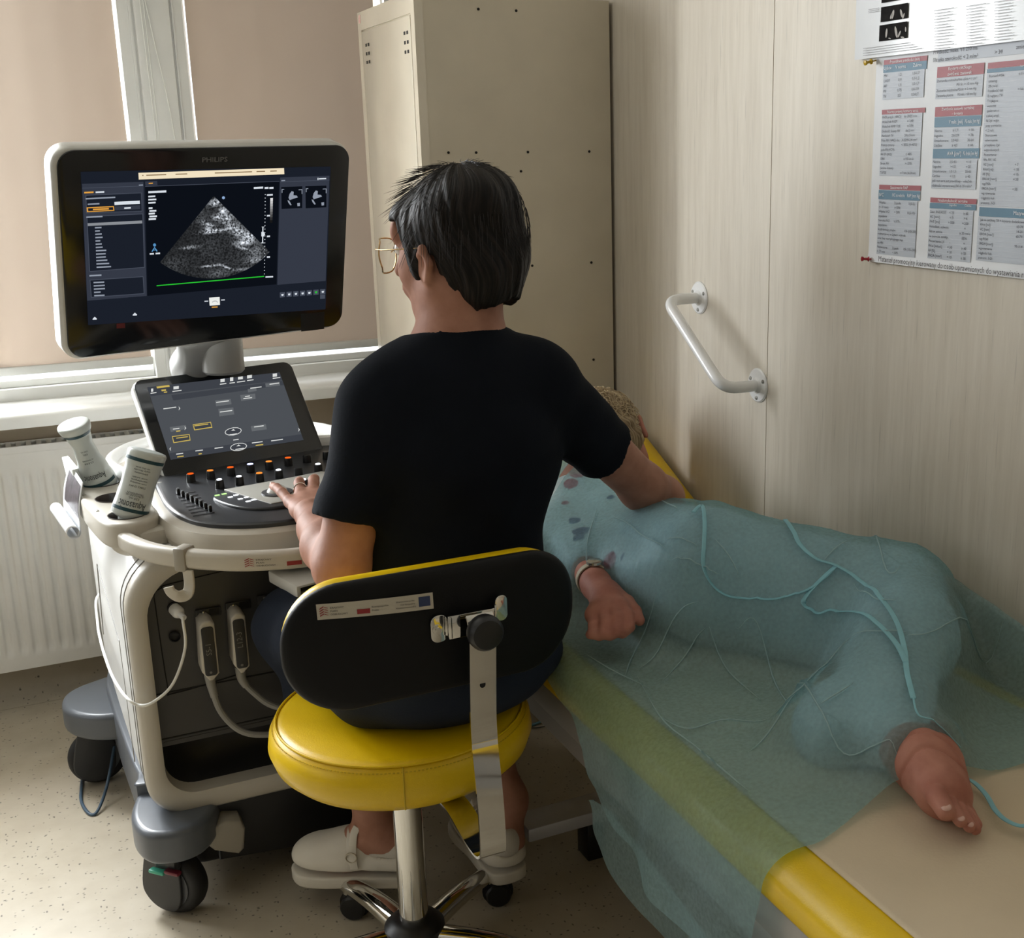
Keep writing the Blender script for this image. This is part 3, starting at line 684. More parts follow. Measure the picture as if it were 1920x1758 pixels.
for k in range(5):
    a = rad(106-72*k); d = V(math.cos(a), math.sin(a), 0); s_ = V(-math.sin(a), math.cos(a), 0)
    n_ = 14; pts = []; sc = []
    for i in range(n_+1):
        u = i/n_; pts.append(V(SX, SY, .083)+d*(.035+u*.215)+V(0, 0, .004*math.sin(u*3.14)-.014*u*u)); sc.append(1-.35*u)
    sec = [(x*.9, y) for x, y in ((-.026, -.014), (-.027, .0), (-.018, .013), (-.007, .0165), (.007, .0165), (.018, .013), (.027, 0), (.026, -.014))]
    lg = O('star_leg', MB().sweep(pts, sec, up=(0, 0, 1), scales=sc), CHR, t, ang=50)
    c = V(SX, SY, 0)+d*.238
    tn = rad(106-72*k+(40 if k % 2 else -50)); w_ = V(math.cos(tn), math.sin(tn), 0)
    ca = bpy.data.objects.new('caster', None); COL.objects.link(ca)
    ca.parent = t; ca.location = c-V(SX, SY, 0); 
    cc = c + w_.cross(V(0, 0, 1))*.012
    for sg in (-1, 1):
        o_ = V(cc.x, cc.y, .0255)+w_*(sg*.0045)
        O('wheel', MB().lathe([(.006, 0), (.021, 0), (.0255, .003), (.0255, .013), (.022, .017), (.008, .0185)], o_, w_*sg, 32), BLK, ca)
    g = MB(); pr = w_.cross(V(0, 0, 1))
    g.box((cc.x, cc.y, .038), (.008, .046, .024), rot=Euler((0, 0, tn)), bev=.003)
    g.lathe([(.0, .0), (.031, .0), (.031, .004), (.0, .004)][1:3], V(cc.x, cc.y, .0265)+w_*-.002, w_, 24)
    O('caster_housing', g, BLK, ca)
    O('stem', MB().cyl((c.x, c.y, .045), (c.x, c.y, .078), .0065).cyl((c.x, c.y, .05), (c.x, c.y, .058), .011), CHR, ca)
# backrest: curved padded shell
BCX, BCZ, BY = .503, .770, 1.585
BW, BH = .232, .098
yaw = rad(3)
def bshell(x, z, off=0.):
    """surface of the curved back; x,z local"""
    return Vector((BCX+x*math.cos(yaw), BY+.30*(x*x)*1.9+x*math.sin(yaw)+off+.18*z*z, BCZ+z-.004*(x/BW)))
out = rrect(2*BW, 2*BH, (.088, .092, .09, .094), n=12)
def shellmesh(o0, o1, inset=.0, bulge=.0, scale=1.):
    """closed rounded slab between offsets"""
    rings = []; R_ = 14
    prof_ = [(0, o0), (.55, o0), (.86, o0), (.95, o0+(o1-o0)*.08), (.985, o0+(o1-o0)*.25), (1., o0+(o1-o0)*.5), (.985, o0+(o1-o0)*.75), (.95, o0+(o1-o0)*.93), (.86, o1), (.55, o1+bulge*.7), (0, o1+bulge)]
    vs = []; fs = []; n = len(out)
    for s_, off in prof_:
        for x, z in out: vs.append(bshell(x*s_*scale, z*s_*scale, off))
    for i in range(len(prof_)-1):
        for j in range(n): fs.append((i*n+j, i*n+(j+1) % n, (i+1)*n+(j+1) % n, (i+1)*n+j))
    return MB().raw(vs, fs)
br = O('backrest', shellmesh(0, .022), BLKS, t, ang=180)
O('back_cushion', shellmesh(.012, .055, bulge=.006, scale=.975), YEL, br, ang=180)
# sticker strip
def bp(px, py, off=-.0012):
    p = atp(px, py, (BCX, BY, BCZ), (math.sin(-yaw), math.cos(yaw), 0)); x = (p.x-BCX)/math.cos(yaw); z = p.z-BCZ+.004*(x/BW); return x, z
c4 = [bp(598, 1141), bp(811, 1110), bp(813, 1140), bp(601, 1170)]
def st(u, v, off=-.0012):
    x = (c4[0][0]*(1-u)+c4[1][0]*u)*v+(c4[3][0]*(1-u)+c4[2][0]*u)*(1-v); z = (c4[0][1]*(1-u)+c4[1][1]*u)*v+(c4[3][1]*(1-u)+c4[2][1]*u)*(1-v)
    return bshell(x, z, off)
stk = O('funding_sticker', MB().grid(lambda u, v: st(u, v), 30, 3), M('sticker_white', (196, 188, 172), .45), br)
def stprint(par, S_, flag=True):
    """S_(u, v, off): sticker surface; v up. prints the three marks of the strip"""
    rd = M('sticker_red', (150, 40, 44), .5); ik = M('sticker_ink', (60, 56, 54), .5); bl = M('sticker_blue', (48, 62, 100), .5)
    g = MB().use(rd)
    for i in range(4):
        b0 = .2+.15*i
        g.raw([S_(.022, b0, -.0018), S_(.058, b0+.14, -.0018), S_(.058, b0+.21, -.0018), S_(.022, b0+.06, -.0018)], [(0, 1, 2, 3)])
        g.raw([S_(.062, b0+.12, -.0018), S_(.092, b0+.05, -.0018), S_(.092, b0+.08, -.0018), S_(.062, b0+.17, -.0018)], [(0, 1, 2, 3)])
    g.raw([S_(.33, .18, -.0018), S_(.44, .18, -.0018), S_(.44, .48, -.0018), S_(.33, .48, -.0018)], [(0, 1, 2, 3)])
    O('logo_marks', g, None, par, flat=True)
    g = MB().use(ik)
    def tx_(s_, u, v, h, w):
        m0 = MB().text(s_, (0, 0, 0), (1, 0, 0), (0, 1, 0), 1.)
        xs = [q.co.x for q in m0.bm.verts]; k = w/max(xs)
        vs = [S_(u+q.co.x*k, v+q.co.y*h, -.0019) for q in m0.bm.verts]; m0.bm.verts.index_update()
        g.raw(vs, [tuple(q.index for q in f.verts) for f in m0.bm.faces]); m0.bm.free()
    tx_('KRAJOWY', .108, .66, .16, .115); tx_('PLAN', .108, .45, .16, .06); tx_('ODBUDOWY', .108, .24, .16, .145)
    if flag:
        tx_('Rzeczpospolita', .455, .50, .15, .145); tx_('Polska', .455, .28, .15, .06)
        tx_('Sfinansowane przez', .665, .62, .13, .165); tx_('Unię Europejską', .70, .43, .13, .13); tx_('NextGenerationEU', .66, .24, .13, .18)
    O('logo_text', g, None, par, flat=True)
    if flag:
        O('flag_mark', MB().raw([S_(.868, .22, -.0018), S_(.972, .22, -.0018), S_(.972, .82, -.0018), S_(.868, .82, -.0018)], [(0, 1, 2, 3)]), bl, par, flat=True)
stprint(stk, st)
# chrome support strap
sx_ = at(893, 1135, Y=1.565).x
SY2 = BY-.028
pts = [V(SX+.02, SY-.06, zt-.111), V(SX+.022, SY-.13, zt-.100), V(SX+.028, SY-.2, zt-.099), V(sx_-.010, SY2+.030, zt-.112), V(sx_-.006, SY2-.004, zt-.120), V(sx_-.004, SY2-.022, zt-.115), V(sx_-.003, SY2-.028, zt-.098), V(sx_-.002, SY2-.022, zt-.03), V(sx_-.001, SY2-.006, .585), V(sx_, SY2-.0015, .603), V(sx_, SY2-.001, .64), V(sx_, SY2-.008, .72), V(sx_, SY2-.013, .775), V(sx_, SY2-.010, .795), V(sx_, SY2-.002, .803)]
P_ = catmull(pts, 8)
def strap(P_, w, th):
    vs = []; fs = []; n = len(P_)
    for i, p in enumerate(P_):
        tdir = (P_[min(i+1, n-1)]-P_[max(i-1, 0)]).normalized(); sd = V(1, .0, 0); nn = tdir.cross(sd).normalized()
        for a_, b_ in ((-w/2, -th/2), (-w/2, th/2), (w/2, th/2), (w/2, -th/2)): vs.append(p+sd*a_+nn*b_)
    for i in range(n-1):
        for k in range(4): fs.append((4*i+k, 4*i+(k+1) % 4, 4*i+4+(k+1) % 4, 4*i+4+k))
    fs += [(0, 1, 2, 3), tuple(4*(n-1)+k for k in range(4))]; return MB().raw(vs, fs)
sp = O('support_strap', strap(P_, .041, .004), CHR, t)
O('strap_slot', MB().prism(rrect(.009, .05, .0045, 5), (sx_-.001, SY2-.0072, .714), (1, 0, 0), (0, 0, 1), .0006), DARK, sp)
kz = at(898, 1190, Y=SY2-.03).z
O('adjusting_knob', MB().lathe([(.006, 0), (.02, .0), (.0255, .004), (.027, .012), (.0265, .02), (.022, .026), (.012, .028), (0, .028)], (sx_+.0, SY2-.012, kz), (0, -1, 0), 32), BLK, t)
g = MB().box((sx_-.004, BY-.012, kz), (.075, .003, .036), bev=.001).box((sx_-.038, BY-.008, kz-.0), (.004, .014, .034), bev=.001).box((sx_+.032, BY-.008, kz+.006), (.004, .014, .034), bev=.001)
g.prism(rrect(.026, .042, .011, 6), (sx_-.053, BY-.002, kz-.002), (1, .06, 0), (0, 0, 1), .0025, bev=.0006).prism(rrect(.02, .04, .009, 6), (sx_+.045, BY-.001, kz+.012), (1, .12, 0), (0, 0, 1), .0025, bev=.0006)
bk = O('backrest_bracket', g, CHR, t)
O('bracket_rivet', MB().lathe([(.008, 0), (.0075, .002), (.004, .0022), (.0035, .004), (0, .004)], (sx_-.056, BY-.0045, kz-.002), (0, -1, 0), 20), CHR, bk)
# ================================================================== ULTRASOUND MACHINE
WPL = M('machine_white', (232, 232, 230), .3, spec=.5, coat=.15)
GPL = M('machine_light_grey', (196, 190, 178), .36)
GPL2 = M('machine_beige_grey', (158, 152, 140), .4)
DPL = M('machine_dark_panel', (62, 60, 58), .42)
DPL2 = M('machine_tub', (40, 39, 39), .45)
FPL = M('machine_foot_grey', (92, 97, 104), .33)
DECK = M('console_deck', (44, 46, 50), .34, bump=.06, bscale=900)
GLB = M('glass_black', (18, 21, 25), .12, spec=.5)
RUB = M('rubber_black', (24, 24, 26), .55)
def booldiff(mb, cutters, mats=None):
    me = bpy.data.meshes.new('a'); mb.bm.to_mesh(me); mb.bm.free(); 
    for m in mb.mats: me.materials.append(m)
    oa = bpy.data.objects.new('a', me); COL.objects.link(oa); tmp = []
    for c in cutters:
        mc = bpy.data.meshes.new('c'); bmesh.ops.recalc_face_normals(c.bm, faces=c.bm.faces[:]); c.bm.to_mesh(mc); c.bm.free(); oc = bpy.data.objects.new('c', mc); COL.objects.link(oc); tmp.append(oc)
        md = oa.modifiers.new('b', 'BOOLEAN'); md.operation = 'DIFFERENCE'; md.object = oc; md.solver = 'EXACT'
    dg = bpy.context.evaluated_depsgraph_get(); r = bpy.data.meshes.new_from_object(oa.evaluated_get(dg))
    for o in tmp+[oa]: bpy.data.objects.remove(o)
    return r
T = thing('ultrasound_machine', 'white and grey ultrasound machine on casters with monitor, touch panel and control deck', 'ultrasound machine', (.33, 2.65, 0))
# --- cabinet body
BX0, BX1, BYF, BYR, BZ0, BZ1 = .110, .556, 2.30, 3.04, .205, .745
def body_out(x0, x1, z0, z1, rt, rb, n=10):
    return rrect(x1-x0, z1-z0, (rt, rt, rb, rb), n=n, cx=(x0+x1)/2, cy=(z0+z1)/2)
vs = []; secs = [(2.302, .002), (2.34, -.003), (2.42, -.008), (2.55, -.014), (2.7, -.020), (2.85, -.024), (2.97, -.022), (3.02, -.01), (3.045, .03)]
for y, e in secs:
    lift = max(0, (y-2.30))*.09
    vs.append([Vector((a, y, b)) for a, b in body_out(BX0+e, BX1-e, BZ0+.012+lift, BZ1-.02*max(0, y-2.6), .115, .075)])
n_ = len(vs[0]); allv = [p for r_ in vs for p in r_]
fs = [(i*n_+j, i*n_+(j+1) % n_, (i+1)*n_+(j+1) % n_, (i+1)*n_+j) for i in range(len(vs)-1) for j in range(n_)]+[tuple((len(vs)-1)*n_+j for j in range(n_))]
body = O('cabinet_body', MB().raw(allv, fs), WPL, T, ang=50)
# bezel ring round the front recess
ring = MB(); outs = []
for (e, y, k) in ((0, 2.305, 0), (.0, 2.272, 0), (.006, 2.262, 0), (.014, 2.258, 0), (.030, 2.258, 1), (.036, 2.262, 1), (.038, 2.30, 1)):
    outs.append([Vector((a, y, b)) for a, b in body_out(BX0+e, BX1-e, BZ0+e*1.25, BZ1-e, .115-e*.6, .080-e*.55)])
n_ = len(outs[0]); ring.raw([p for r_ in outs for p in r_], [(i*n_+j, i*n_+(j+1) % n_, (i+1)*n_+(j+1) % n_, (i+1)*n_+j) for i in range(len(outs)-1) for j in range(n_)])
O('front_bezel', ring, GPL, T, ang=40)
seam = [Vector((a, 2.304, b)) for a, b in body_out(BX0-.0005, BX1+.0005, BZ0, BZ1+.0005, .115, .08)]
O('bezel_seam', MB().tube(seam, .0012, 6, closed=True), M('seam_grey', (146, 144, 140), .6), T)
O('seam_line', MB().tube([Vector((a, 2.335, b)) for a, b in body_out(BX0-.0028, BX1+.0028, BZ0+.015, BZ1+.0005, .115, .076)], .0009, 6, closed=True), M('seam_grey', (146, 144, 140), .6), T)
# recess back panel and lower tub
rp = MB().prism(body_out(BX0+.03, BX1-.03, BZ0+.14, BZ1-.03, .095, .01), (0, 2.305, 0), (1, 0, 0), (0, 0, 1), .012)
O('connector_panel', rp, DPL, T, ang=40)
tub = MB(); R2 = []
for e, y in ((.036, 2.292), (.05, 2.33), (.07, 2.36), (.12, 2.37)):
    R2.append([Vector((a, y, b)) for a, b in body_out(BX0+e, BX1-e, BZ0+.012+e*.9, BZ0+.15, .01, .06)])
n_ = len(R2[0]); tub.raw([p for r_ in R2 for p in r_], [(i*n_+j, i*n_+(j+1) % n_, (i+1)*n_+(j+1) % n_, (i+1)*n_+j) for i in range(3) for j in range(n_)]+[tuple(3*n_+j for j in range(n_))])
O('storage_tub', tub, DPL2, T, ang=60)
for z_ in (.36, .455):
    O('panel_line', MB().boxmm(BX0+.035, BX1-.035, 2.2915, 2.293, z_, z_+.0022), DARK, T)
ln = MB().tube(catmull([(.165, 2.292, .640), (.166, 2.292, .66), (.18, 2.292, .668), (.21, 2.292, .675), (.5, 2.292, .70)], 5), .0011, 6)
O('panel_groove', ln, DARK, T)
O('panel_groove', MB().tube(catmull([(.165, 2.292, .64), (.170, 2.292, .47), (.18, 2.292, .452), (.30, 2.292, .465)], 5), .0011, 6), DARK, T)
# side panel outline on the white flank
XS = lambda y: BX0-.0155-.02*max(0, y-2.5)
O('side_panel_line', MB().tube(catmull([(BX0-.0085, 2.43, .26), (BX0-.0085, 2.43, .50), (BX0-.0105, 2.46, .53), (BX0-.021, 2.70, .60)], 6), .0011, 6), M('seam_grey', (146, 144, 140), .6), T)
O('side_panel_line', MB().tube([(BX0-.0217, 2.72, .6), (BX0-.0237, 2.82, .40)], .0011, 6), M('seam_grey', (146, 144, 140), .6), T)
# --- sockets and latches
def yk(px, py, y): p = at(px, py, Y=y); return p
def sock(px, py, r, white=False):
    p = yk(px, py, 2.292); g = MB()
    g.lathe([(r, 0), (r, .006), (r*.8, .008), (r*.78, .002), (0, .002)], (p.x, 2.292, p.z), (0, -1, 0), 28); return p, g
p, g = sock(327, 1192, .0105); s_ = O('round_socket', g, RUB, T)
p, g = sock(326, 1139, .012); O('round_socket', g, DPL2, T)
for px, py in ((378, 1149), (434, 1136), (493, 1122)):
    p = yk(px, py, 2.292); g = MB().box((p.x+.012, 2.289, p.z), (.048, .006, .018), bev=.002)
    la = O('probe_latch', g, DPL2, T)
    O('latch_lever', MB().box((p.x+.002, 2.283, p.z), (.005, .008, .014), bev=.0015), M('brushed_steel', (190, 188, 180), .3, 1.), la)
    O('latch_slot', MB().box((p.x+.0225, 2.2855, p.z+.001), (.018, .001, .013)), DARK, la)
# --- base: grey skirt, black front plinth, four paws with casters
def slab(out, z0, z1, m, name, par, bev=.012, seg=4):
    return O(name, MB().prism(out, (0, 0, z0), (1, 0, 0), (0, 1, 0), z1-z0, bev=bev, seg=seg), m, par, ang=45)
sk = [(BX0+.02, 2.36), (BX0-.006, 2.42), (BX0-.018, 2.6), (BX0-.026, 2.8), (BX0-.026, 2.95), (BX0+.02, 3.06), (.33, 3.09), (.62, 3.05), (.58, 2.8), (BX1+.005, 2.5), (BX1-.02, 2.36)]
sk = [(v.x, v.y) for v in catmull([Vector((a, b, 0)) for a, b in sk], 4, closed=True)]
O('base_skirt', MB().prism(sk, (0, 0, .115), (1, 0, 0), (0, 1, 0), .125, bev=.006), FPL, T, ang=45)
O('base_plinth', MB().prism(rrect(.36, .72, .05, cx=.345, cy=2.68), (0, 0, .055), (1, 0, 0), (0, 1, 0), .15, bev=.01), M('black_plastic', (22, 22, 24), .38), T, ang=45)
O('kick_panel', MB().prism([(.23, .075), (.50, .05), (.515, .07), (.515, .21), (.23, .21)], (0, 2.335, 0), (1, 0, 0), (0, 0, 1), .05, bev=.006), M('black_plastic', (22, 22, 24), .38), T)
def paw(pts, z0, z1, name='base_paw'):
    o = [(v.x, v.y) for v in catmull([Vector((a, b, 0)) for a, b in pts], 5, closed=True)]
    return O(name, MB().prism(o, (0, 0, z0), (1, 0, 0), (0, 1, 0), z1-z0, bev=.014, seg=5), FPL, T, ang=60)
paw([(.115, 2.42), (.082, 2.33), (.078, 2.26), (.1, 2.205), (.15, 2.185), (.2, 2.205), (.235, 2.27), (.25, 2.36), (.245, 2.45), (.16, 2.47)], .148, .218)
paw([(.1, 2.78), (.04, 2.80), (-.005, 2.85), (-.02, 2.91), (-.005, 2.97), (.05, 3.01), (.12, 3.02), (.16, 2.9), (.15, 2.8)], .148, .215)
paw([(.46, 2.47), (.45, 2.36), (.47, 2.27), (.51, 2.21), (.56, 2.195), (.6, 2.22), (.62, 2.28), (.61, 2.36), (.57, 2.45)], .148, .218)
paw([(.54, 2.80), (.62, 2.82), (.67, 2.87), (.68, 2.93), (.65, 2.99), (.57, 3.02), (.52, 3.0), (.5, 2.9)], .148, .215)
def caster(x, y, ang, lock=True):
    c = bpy.data.objects.new('caster', None); COL.objects.link(c); c.parent = T; c.location = Vector((x, y, 0))-T.location
    d = V(math.cos(ang), math.sin(ang), 0); w_ = V(-math.sin(ang), math.cos(ang), 0); R_ = .0675
    tr = V(x, y, 0)+d*-.012
    # tyre
    O('wheel', MB().lathe([(.03, -.019), (.052, -.021), (.062, -.018), (.0665, -.009), (R_, 0), (.0665, .009), (.062, .018), (.052, .021), (.03, .019)], V(tr.x, tr.y, R_), w_, 48), RUB, c, ang=60)
    O('wheel_disc', MB().lathe([(.0, -.0225), (.046, -.0225), (.046, .0225), (0, .0225)], V(tr.x, tr.y, R_), w_, 40), FPL if not lock else M('wheel_grey', (70, 72, 76), .4), c)
    # fork cheeks, rounded downwards
    for sg in (-1, 1):
        o = [(-.040, .150), (-.052, .11), (-.060, .06), (-.050, .035), (-.028, .018), (0, .013), (.02, .02), (.032, .045), (.035, .09), (.034, .150)] if sg < 0 else [(-.03, .15), (-.03, .09), (-.016, .05), (0, .045), (.016, .05), (.03, .09), (.03, .15)]
        o = [(v.x, v.y) for v in catmull([Vector((a, b, 0)) for a, b in o], 4)]
        base = V(tr.x, tr.y, 0)+w_*(sg*.026)-w_*.004
        O('fork_cheek', MB().prism(o, base, d, (0, 0, 1), -.008, bev=.0025), M('fork_dark', (46, 47, 50), .4), c, ang=45)
    O('swivel_plate', MB().lathe([(.0, .132), (.03, .132), (.036, .138), (.036, .15), (.0, .15)][1:4], (x, y, 0), (0, 0, 1), 32), M('brushed_steel', (190, 188, 180), .3, 1.), c)
    if lock:
        q = V(tr.x, tr.y, .118)+d*-.045
        rot = Euler((0, 0, ang))
        O('lock_housing', MB().box(V(tr.x, tr.y, .128)+w_*-.03+d*.012, (.05, .02, .026), rot=rot, bev=.004), M('fork_dark', (46, 47, 50), .4), c)
        O('lock_tab', MB().box(V(tr.x, tr.y, .112)+w_*-.044+d*-.002, (.036, .014, .008), rot=rot, bev=.003), M('teal_tab', (70, 180, 150), .35), c, label='teal release tab')
        O('lock_tab', MB().box(V(tr.x, tr.y, .118)+w_*-.044+d*.035, (.034, .014, .008), rot=rot, bev=.003), M('red_tab', (110, 24, 44), .4), c, label='dark red locking tab')
    return c
cw = at(345, 1700, Z=.0)
caster(.152, 2.262, rad(-48))
caster(.055, 2.905, rad(8), False)
caster(.55, 2.28, rad(60), False); caster(.6, 2.93, rad(200), False)
pd = [at(q[0], q[1], Y=2.26) for q in ((368, 1562), (420, 1531), (448, 1530), (457, 1545), (455, 1582), (445, 1592), (400, 1586))]
g = MB(); o = [(p.x, p.z) for p in pd][::-1]
O('brake_pedal', g.prism(o, (0, 2.30, 0), (1, 0, 0), (0, 0, 1), .06, bev=.006), GPL2, T, ang=50)
# --- console frame (swivelled)
KA = rad(14); KO = Vector((.416, 2.68, 0)); kux = V(math.cos(KA), math.sin(KA), 0); kuy = V(-math.sin(KA), math.cos(KA), 0)
def K(x, y, z): return KO+kux*x+kuy*y+V(0, 0, z)
half_ = [(-.19, .06), (-.205, .02), (-.222, -.04), (-.246, -.135), (-.268, -.23), (-.276, -.32), (-.264, -.392), (-.228, -.445), (-.17, -.485), (-.09, -.505), (0, -.512)]
full = half_+[(-a, b) for a, b in half_[:-1]][::-1]
dk = [(v.x, v.y) for v in catmull([Vector((a, b, 0)) for a, b in full], 5)]
def offs(o, e):
    n = len(o); r = []
    for i in range(n):
        a = Vector(o[i-1]); b = Vector(o[(i+1) % n]); t = (b-a).normalized(); r.append((o[i][0]+t.y*-e, o[i][1]+t.x*e))
    # outward check
    s = sum(o[i][0]*o[(i+1) % n][1]-o[(i+1) % n][0]*o[i][1] for i in range(n))
    if s > 0: r = [(2*o[i][0]-r[i][0], 2*o[i][1]-r[i][1]) for i in range(n)]
    return r
def kloft(levels, outline, m, name, par, ang=40):
    n = len(outline); vs = []
    for e, z in levels:
        for a, b in offs(outline, e): vs.append(K(a, b, z))
    fs = [(i*n+j, i*n+(j+1) % n, (i+1)*n+(j+1) % n, (i+1)*n+j) for i in range(len(levels)-1) for j in range(n)]
    fs += [tuple(range(n)), tuple((len(levels)-1)*n+j for j in range(n))]
    return O(name, MB().raw(vs, fs), m, par, ang=ang)
if offs(dk, .01)[len(dk)//2][1] > dk[len(dk)//2][1]: dk = dk[::-1]
kloft([(-.04, .700), (.002, .712), (.014, .735), (.018, .752), (.0175, .7535), (.0175, .7545), (.02, .756), (.021, .775), (.017, .787), (.008, .792), (-.003, .7935)], dk, GPL, 'console_body', T)
kloft([(-.001, .785), (-.001, .800), (-.004, .803), (-.008, .8035)], dk, DECK, 'control_deck', T)
deck = bpy.data.objects['control_deck']
O('console_neck', MB().box((.40, 2.72, .735), (.26, .3, .09), bev=.02), GPL2, T)
pl = MB().sweep([K(.06+.03*i, -.5325+.003*i*i*.3, .738) for i in range(-6, 3)], [(-.001, -.010), (.004, -.007), (.004, .007), (-.001, .010)], up=(0, 0, 1))
O('wrist_drawer', MB().box(K(-.015, -.517, .735), (.20, .03, .02), rot=Euler((0, 0, KA)), bev=.008), GPL, T)
# raised key island with trackball
isl = [(v.x, v.y) for v in catmull([Vector(p+(0,)) for p in ((-.215, -.245), (-.222, -.30), (-.205, -.38), (-.16, -.43), (-.08, -.448), (.05, -.448), (.13, -.43), (.165, -.38), (.178, -.30), (.172, -.245), (.12, -.222), (0, -.214), (-.16, -.222))], 5, closed=True)]
def kflat(out, z0, z1, m, name, par, bev=.004):
    g = MB().prism([(a, b) for a, b in out], K(0, 0, z0), kux, kuy, z1-z0, bev=bev, seg=3); return O(name, g, m, par, ang=40)
kflat([(a*.8-.012, b*.8-.065) for a, b in isl], .80, .809, DECK, 'key_island', deck)
kflat([(-.150, -.232), (-.01, -.238), (.06, -.236), (.10, -.30), (.09, -.36), (.05, -.392), (-.05, -.398), (-.125, -.392)], .806, .8105, M('trackball_plate', (168, 166, 158), .4), 'trackball_plate', deck, bev=.001)
tb = K(-.083, -.33, .8105)
O('trackball_ring', MB().lathe([(.020, 0), (.031, 0), (.030, .0028), (.022, .0035)], tb, (0, 0, 1), 40), M('ring_dark', (70, 70, 72), .35), deck)
O('trackball', MB().ball(tb+V(0, 0, -.004), .0215), M('ball_grey', (205, 205, 200), .2), deck)
GLW = glow('key_white_glow', (240, 246, 250), 2.2); GLG = glow('key_green_glow', (190, 240, 150), 1.6)
g = MB()
kp = [(-.177, -.262, GLG), (-.163, -.262, GLG), (-.163, -.292, GLW), (-.149, -.286, GLW), (-.154, -.318, GLW), (-.140, -.315, GLW), (-.150, -.345, GLW), (-.138, -.342, GLW), (-.128, -.342, GLW)]
for a, b, m in kp: g.use(m).box(K(a, b, .8097), (.009, .006, .0008), rot=Euler((0, 0, KA)))
g.use(GLW)
O('lit_key_marks', g, None, deck, flat=True)
# knobs
KN = M('knob_black', (18, 18, 20), .3)
OR = glow('ring_orange', (255, 96, 26), 1.3); OR2 = glow('ring_amber', (255, 150, 60), 1.2); BLW = glow('ring_blue_white', (190, 200, 255), 2.6); WHG = glow('knob_white_glow', (245, 250, 255), 2.4)
def knob(px, py, kind):
    p = at(px, py, Z=.821); b = V(p.x, p.y, .8025)
    k = O('rotary_knob', MB().lathe([(.0092, 0), (.0086, .016), (.0078, .0185), (0, .0185)], b, (0, 0, 1), 28), KN, deck)
    if kind in ('o', 'a', 'b'):
        O('lit_ring', MB().lathe([(.0042, .0186), (.0042, .0194), (.0064, .0194), (.0064, .0186)], b, (0, 0, 1), 24), {'o': OR, 'a': OR2, 'b': BLW}[kind], k)
    elif kind == 'w': O('lit_cap', MB().lathe([(.0055, .0186), (.005, .020), (0, .0205)], b, (0, 0, 1), 20), WHG, k)
    elif kind == 'n': O('lit_cap', MB().lathe([(.0065, .0186), (.006, .020), (0, .0205)], b, (0, 0, 1), 20), OR2, k)
for q in ((357, 888, 'o'), (394, 882, 'a'), (432, 876, 'o'), (469, 870, 'b'), (504, 865, 'a'), (540, 858, 'o'), (575, 852, ''), (612, 846, '')): knob(*q)
for q in ((411, 899, 'w'), (448, 893, 'w'), (486, 887, 'n'), (522, 881, 'w'), (559, 876, ''), (596, 870, 'w'), (569, 899, 'w')): knob(*q)
# slide pots (gain sliders)
for i in range(8):
    u = i/7; a = at(328+(360-328)*u+2, 927+(967-927)*u, Z=.8045); b = at(366+(404-366)*u-2*u, 921+(960-921)*u, Z=.8045)
    sl_ = O('slider_slot', MB().sweep([a, b], [(-.001, -.0004), (.001, -.0004), (.001, .0004), (-.001, .0004)], up=(0, 0, 1)), DARK, deck)
    c = at(334+(394-334)*u, 922+(954-922)*u, Z=.809)
    O('slider_cap', MB().box(V(c.x, c.y, .810), (.006, .009, .012), rot=Euler((0, 0, KA)), bev=.002), KN, sl_)
    O('cap_line', MB().box(V(c.x, c.y, .8165), (.005, .003, .0012), rot=Euler((0, 0, KA)), bev=.0004), M('cap_light', (150, 155, 160), .3), sl_)
pb_ = at(300, 907, Z=.80); O('power_button', MB().ball(pb_, .011, sc=(1, 1.2, .35)), M('brushed_steel', (190, 188, 180), .3, 1.), deck)
# handle loop
hl = [(-.336, -.10), (-.352, -.2), (-.364, -.29), (-.350, -.385), (-.311, -.462), (-.251, -.533), (-.175, -.584), (-.09, -.606), (0, -.613)]
hl = hl+[(-a, b) for a, b in hl[:-1]][::-1]
HP = catmull([K(a, b, .760) for a, b in hl], 6)
HS = rrect(.026, .036, .010, 4)
hn = O('grab_handle', MB().sweep(HP, HS, up=(0, 0, 1)), GPL, T, ang=60)
O('handle_bridge', MB().box(K(-.30, -.265, .757), (.09, .055, .034), rot=Euler((0, 0, KA)), bev=.012), GPL, T)
O('handle_bridge', MB().box(K(.30, -.265, .757), (.09, .055, .034), rot=Euler((0, 0, KA)), bev=.012), GPL, T)
# funding strip printed on the handle front
LN = [0.]
for i in range(1, len(HP)): LN.append(LN[-1]+(HP[i]-HP[i-1]).length)
def hpos(s):
    for i in range(1, len(HP)):
        if LN[i] >= s: k = (s-LN[i-1])/(LN[i]-LN[i-1]); p = HP[i-1].lerp(HP[i], k); t_ = (HP[i]-HP[i-1]).normalized(); return p, t_
    return HP[-1], (HP[-1]-HP[-2]).normalized()
best = min(range(400), key=lambda k: abs((lambda p: ((Vector(p)-Vector(CAMP)).dot(Vector(_R))/(Vector(p)-Vector(CAMP)).dot(Vector(_f)))*CF+CX-456)(hpos(LN[-1]*k/400)[0])))
s0 = LN[-1]*best/400
def hs(u, v, off=-.0012):
    p, t_ = hpos(s0+u*.225); o_ = V(0, 0, 1).cross(t_).normalized(); o_ = o_ if o_.dot(kuy) < 0 else -o_
    return p+o_*(.0131-(off+.0018)*1.0+.0004)+V(0, 0, (v-.5)*.026)
stprint(hn, hs, True)
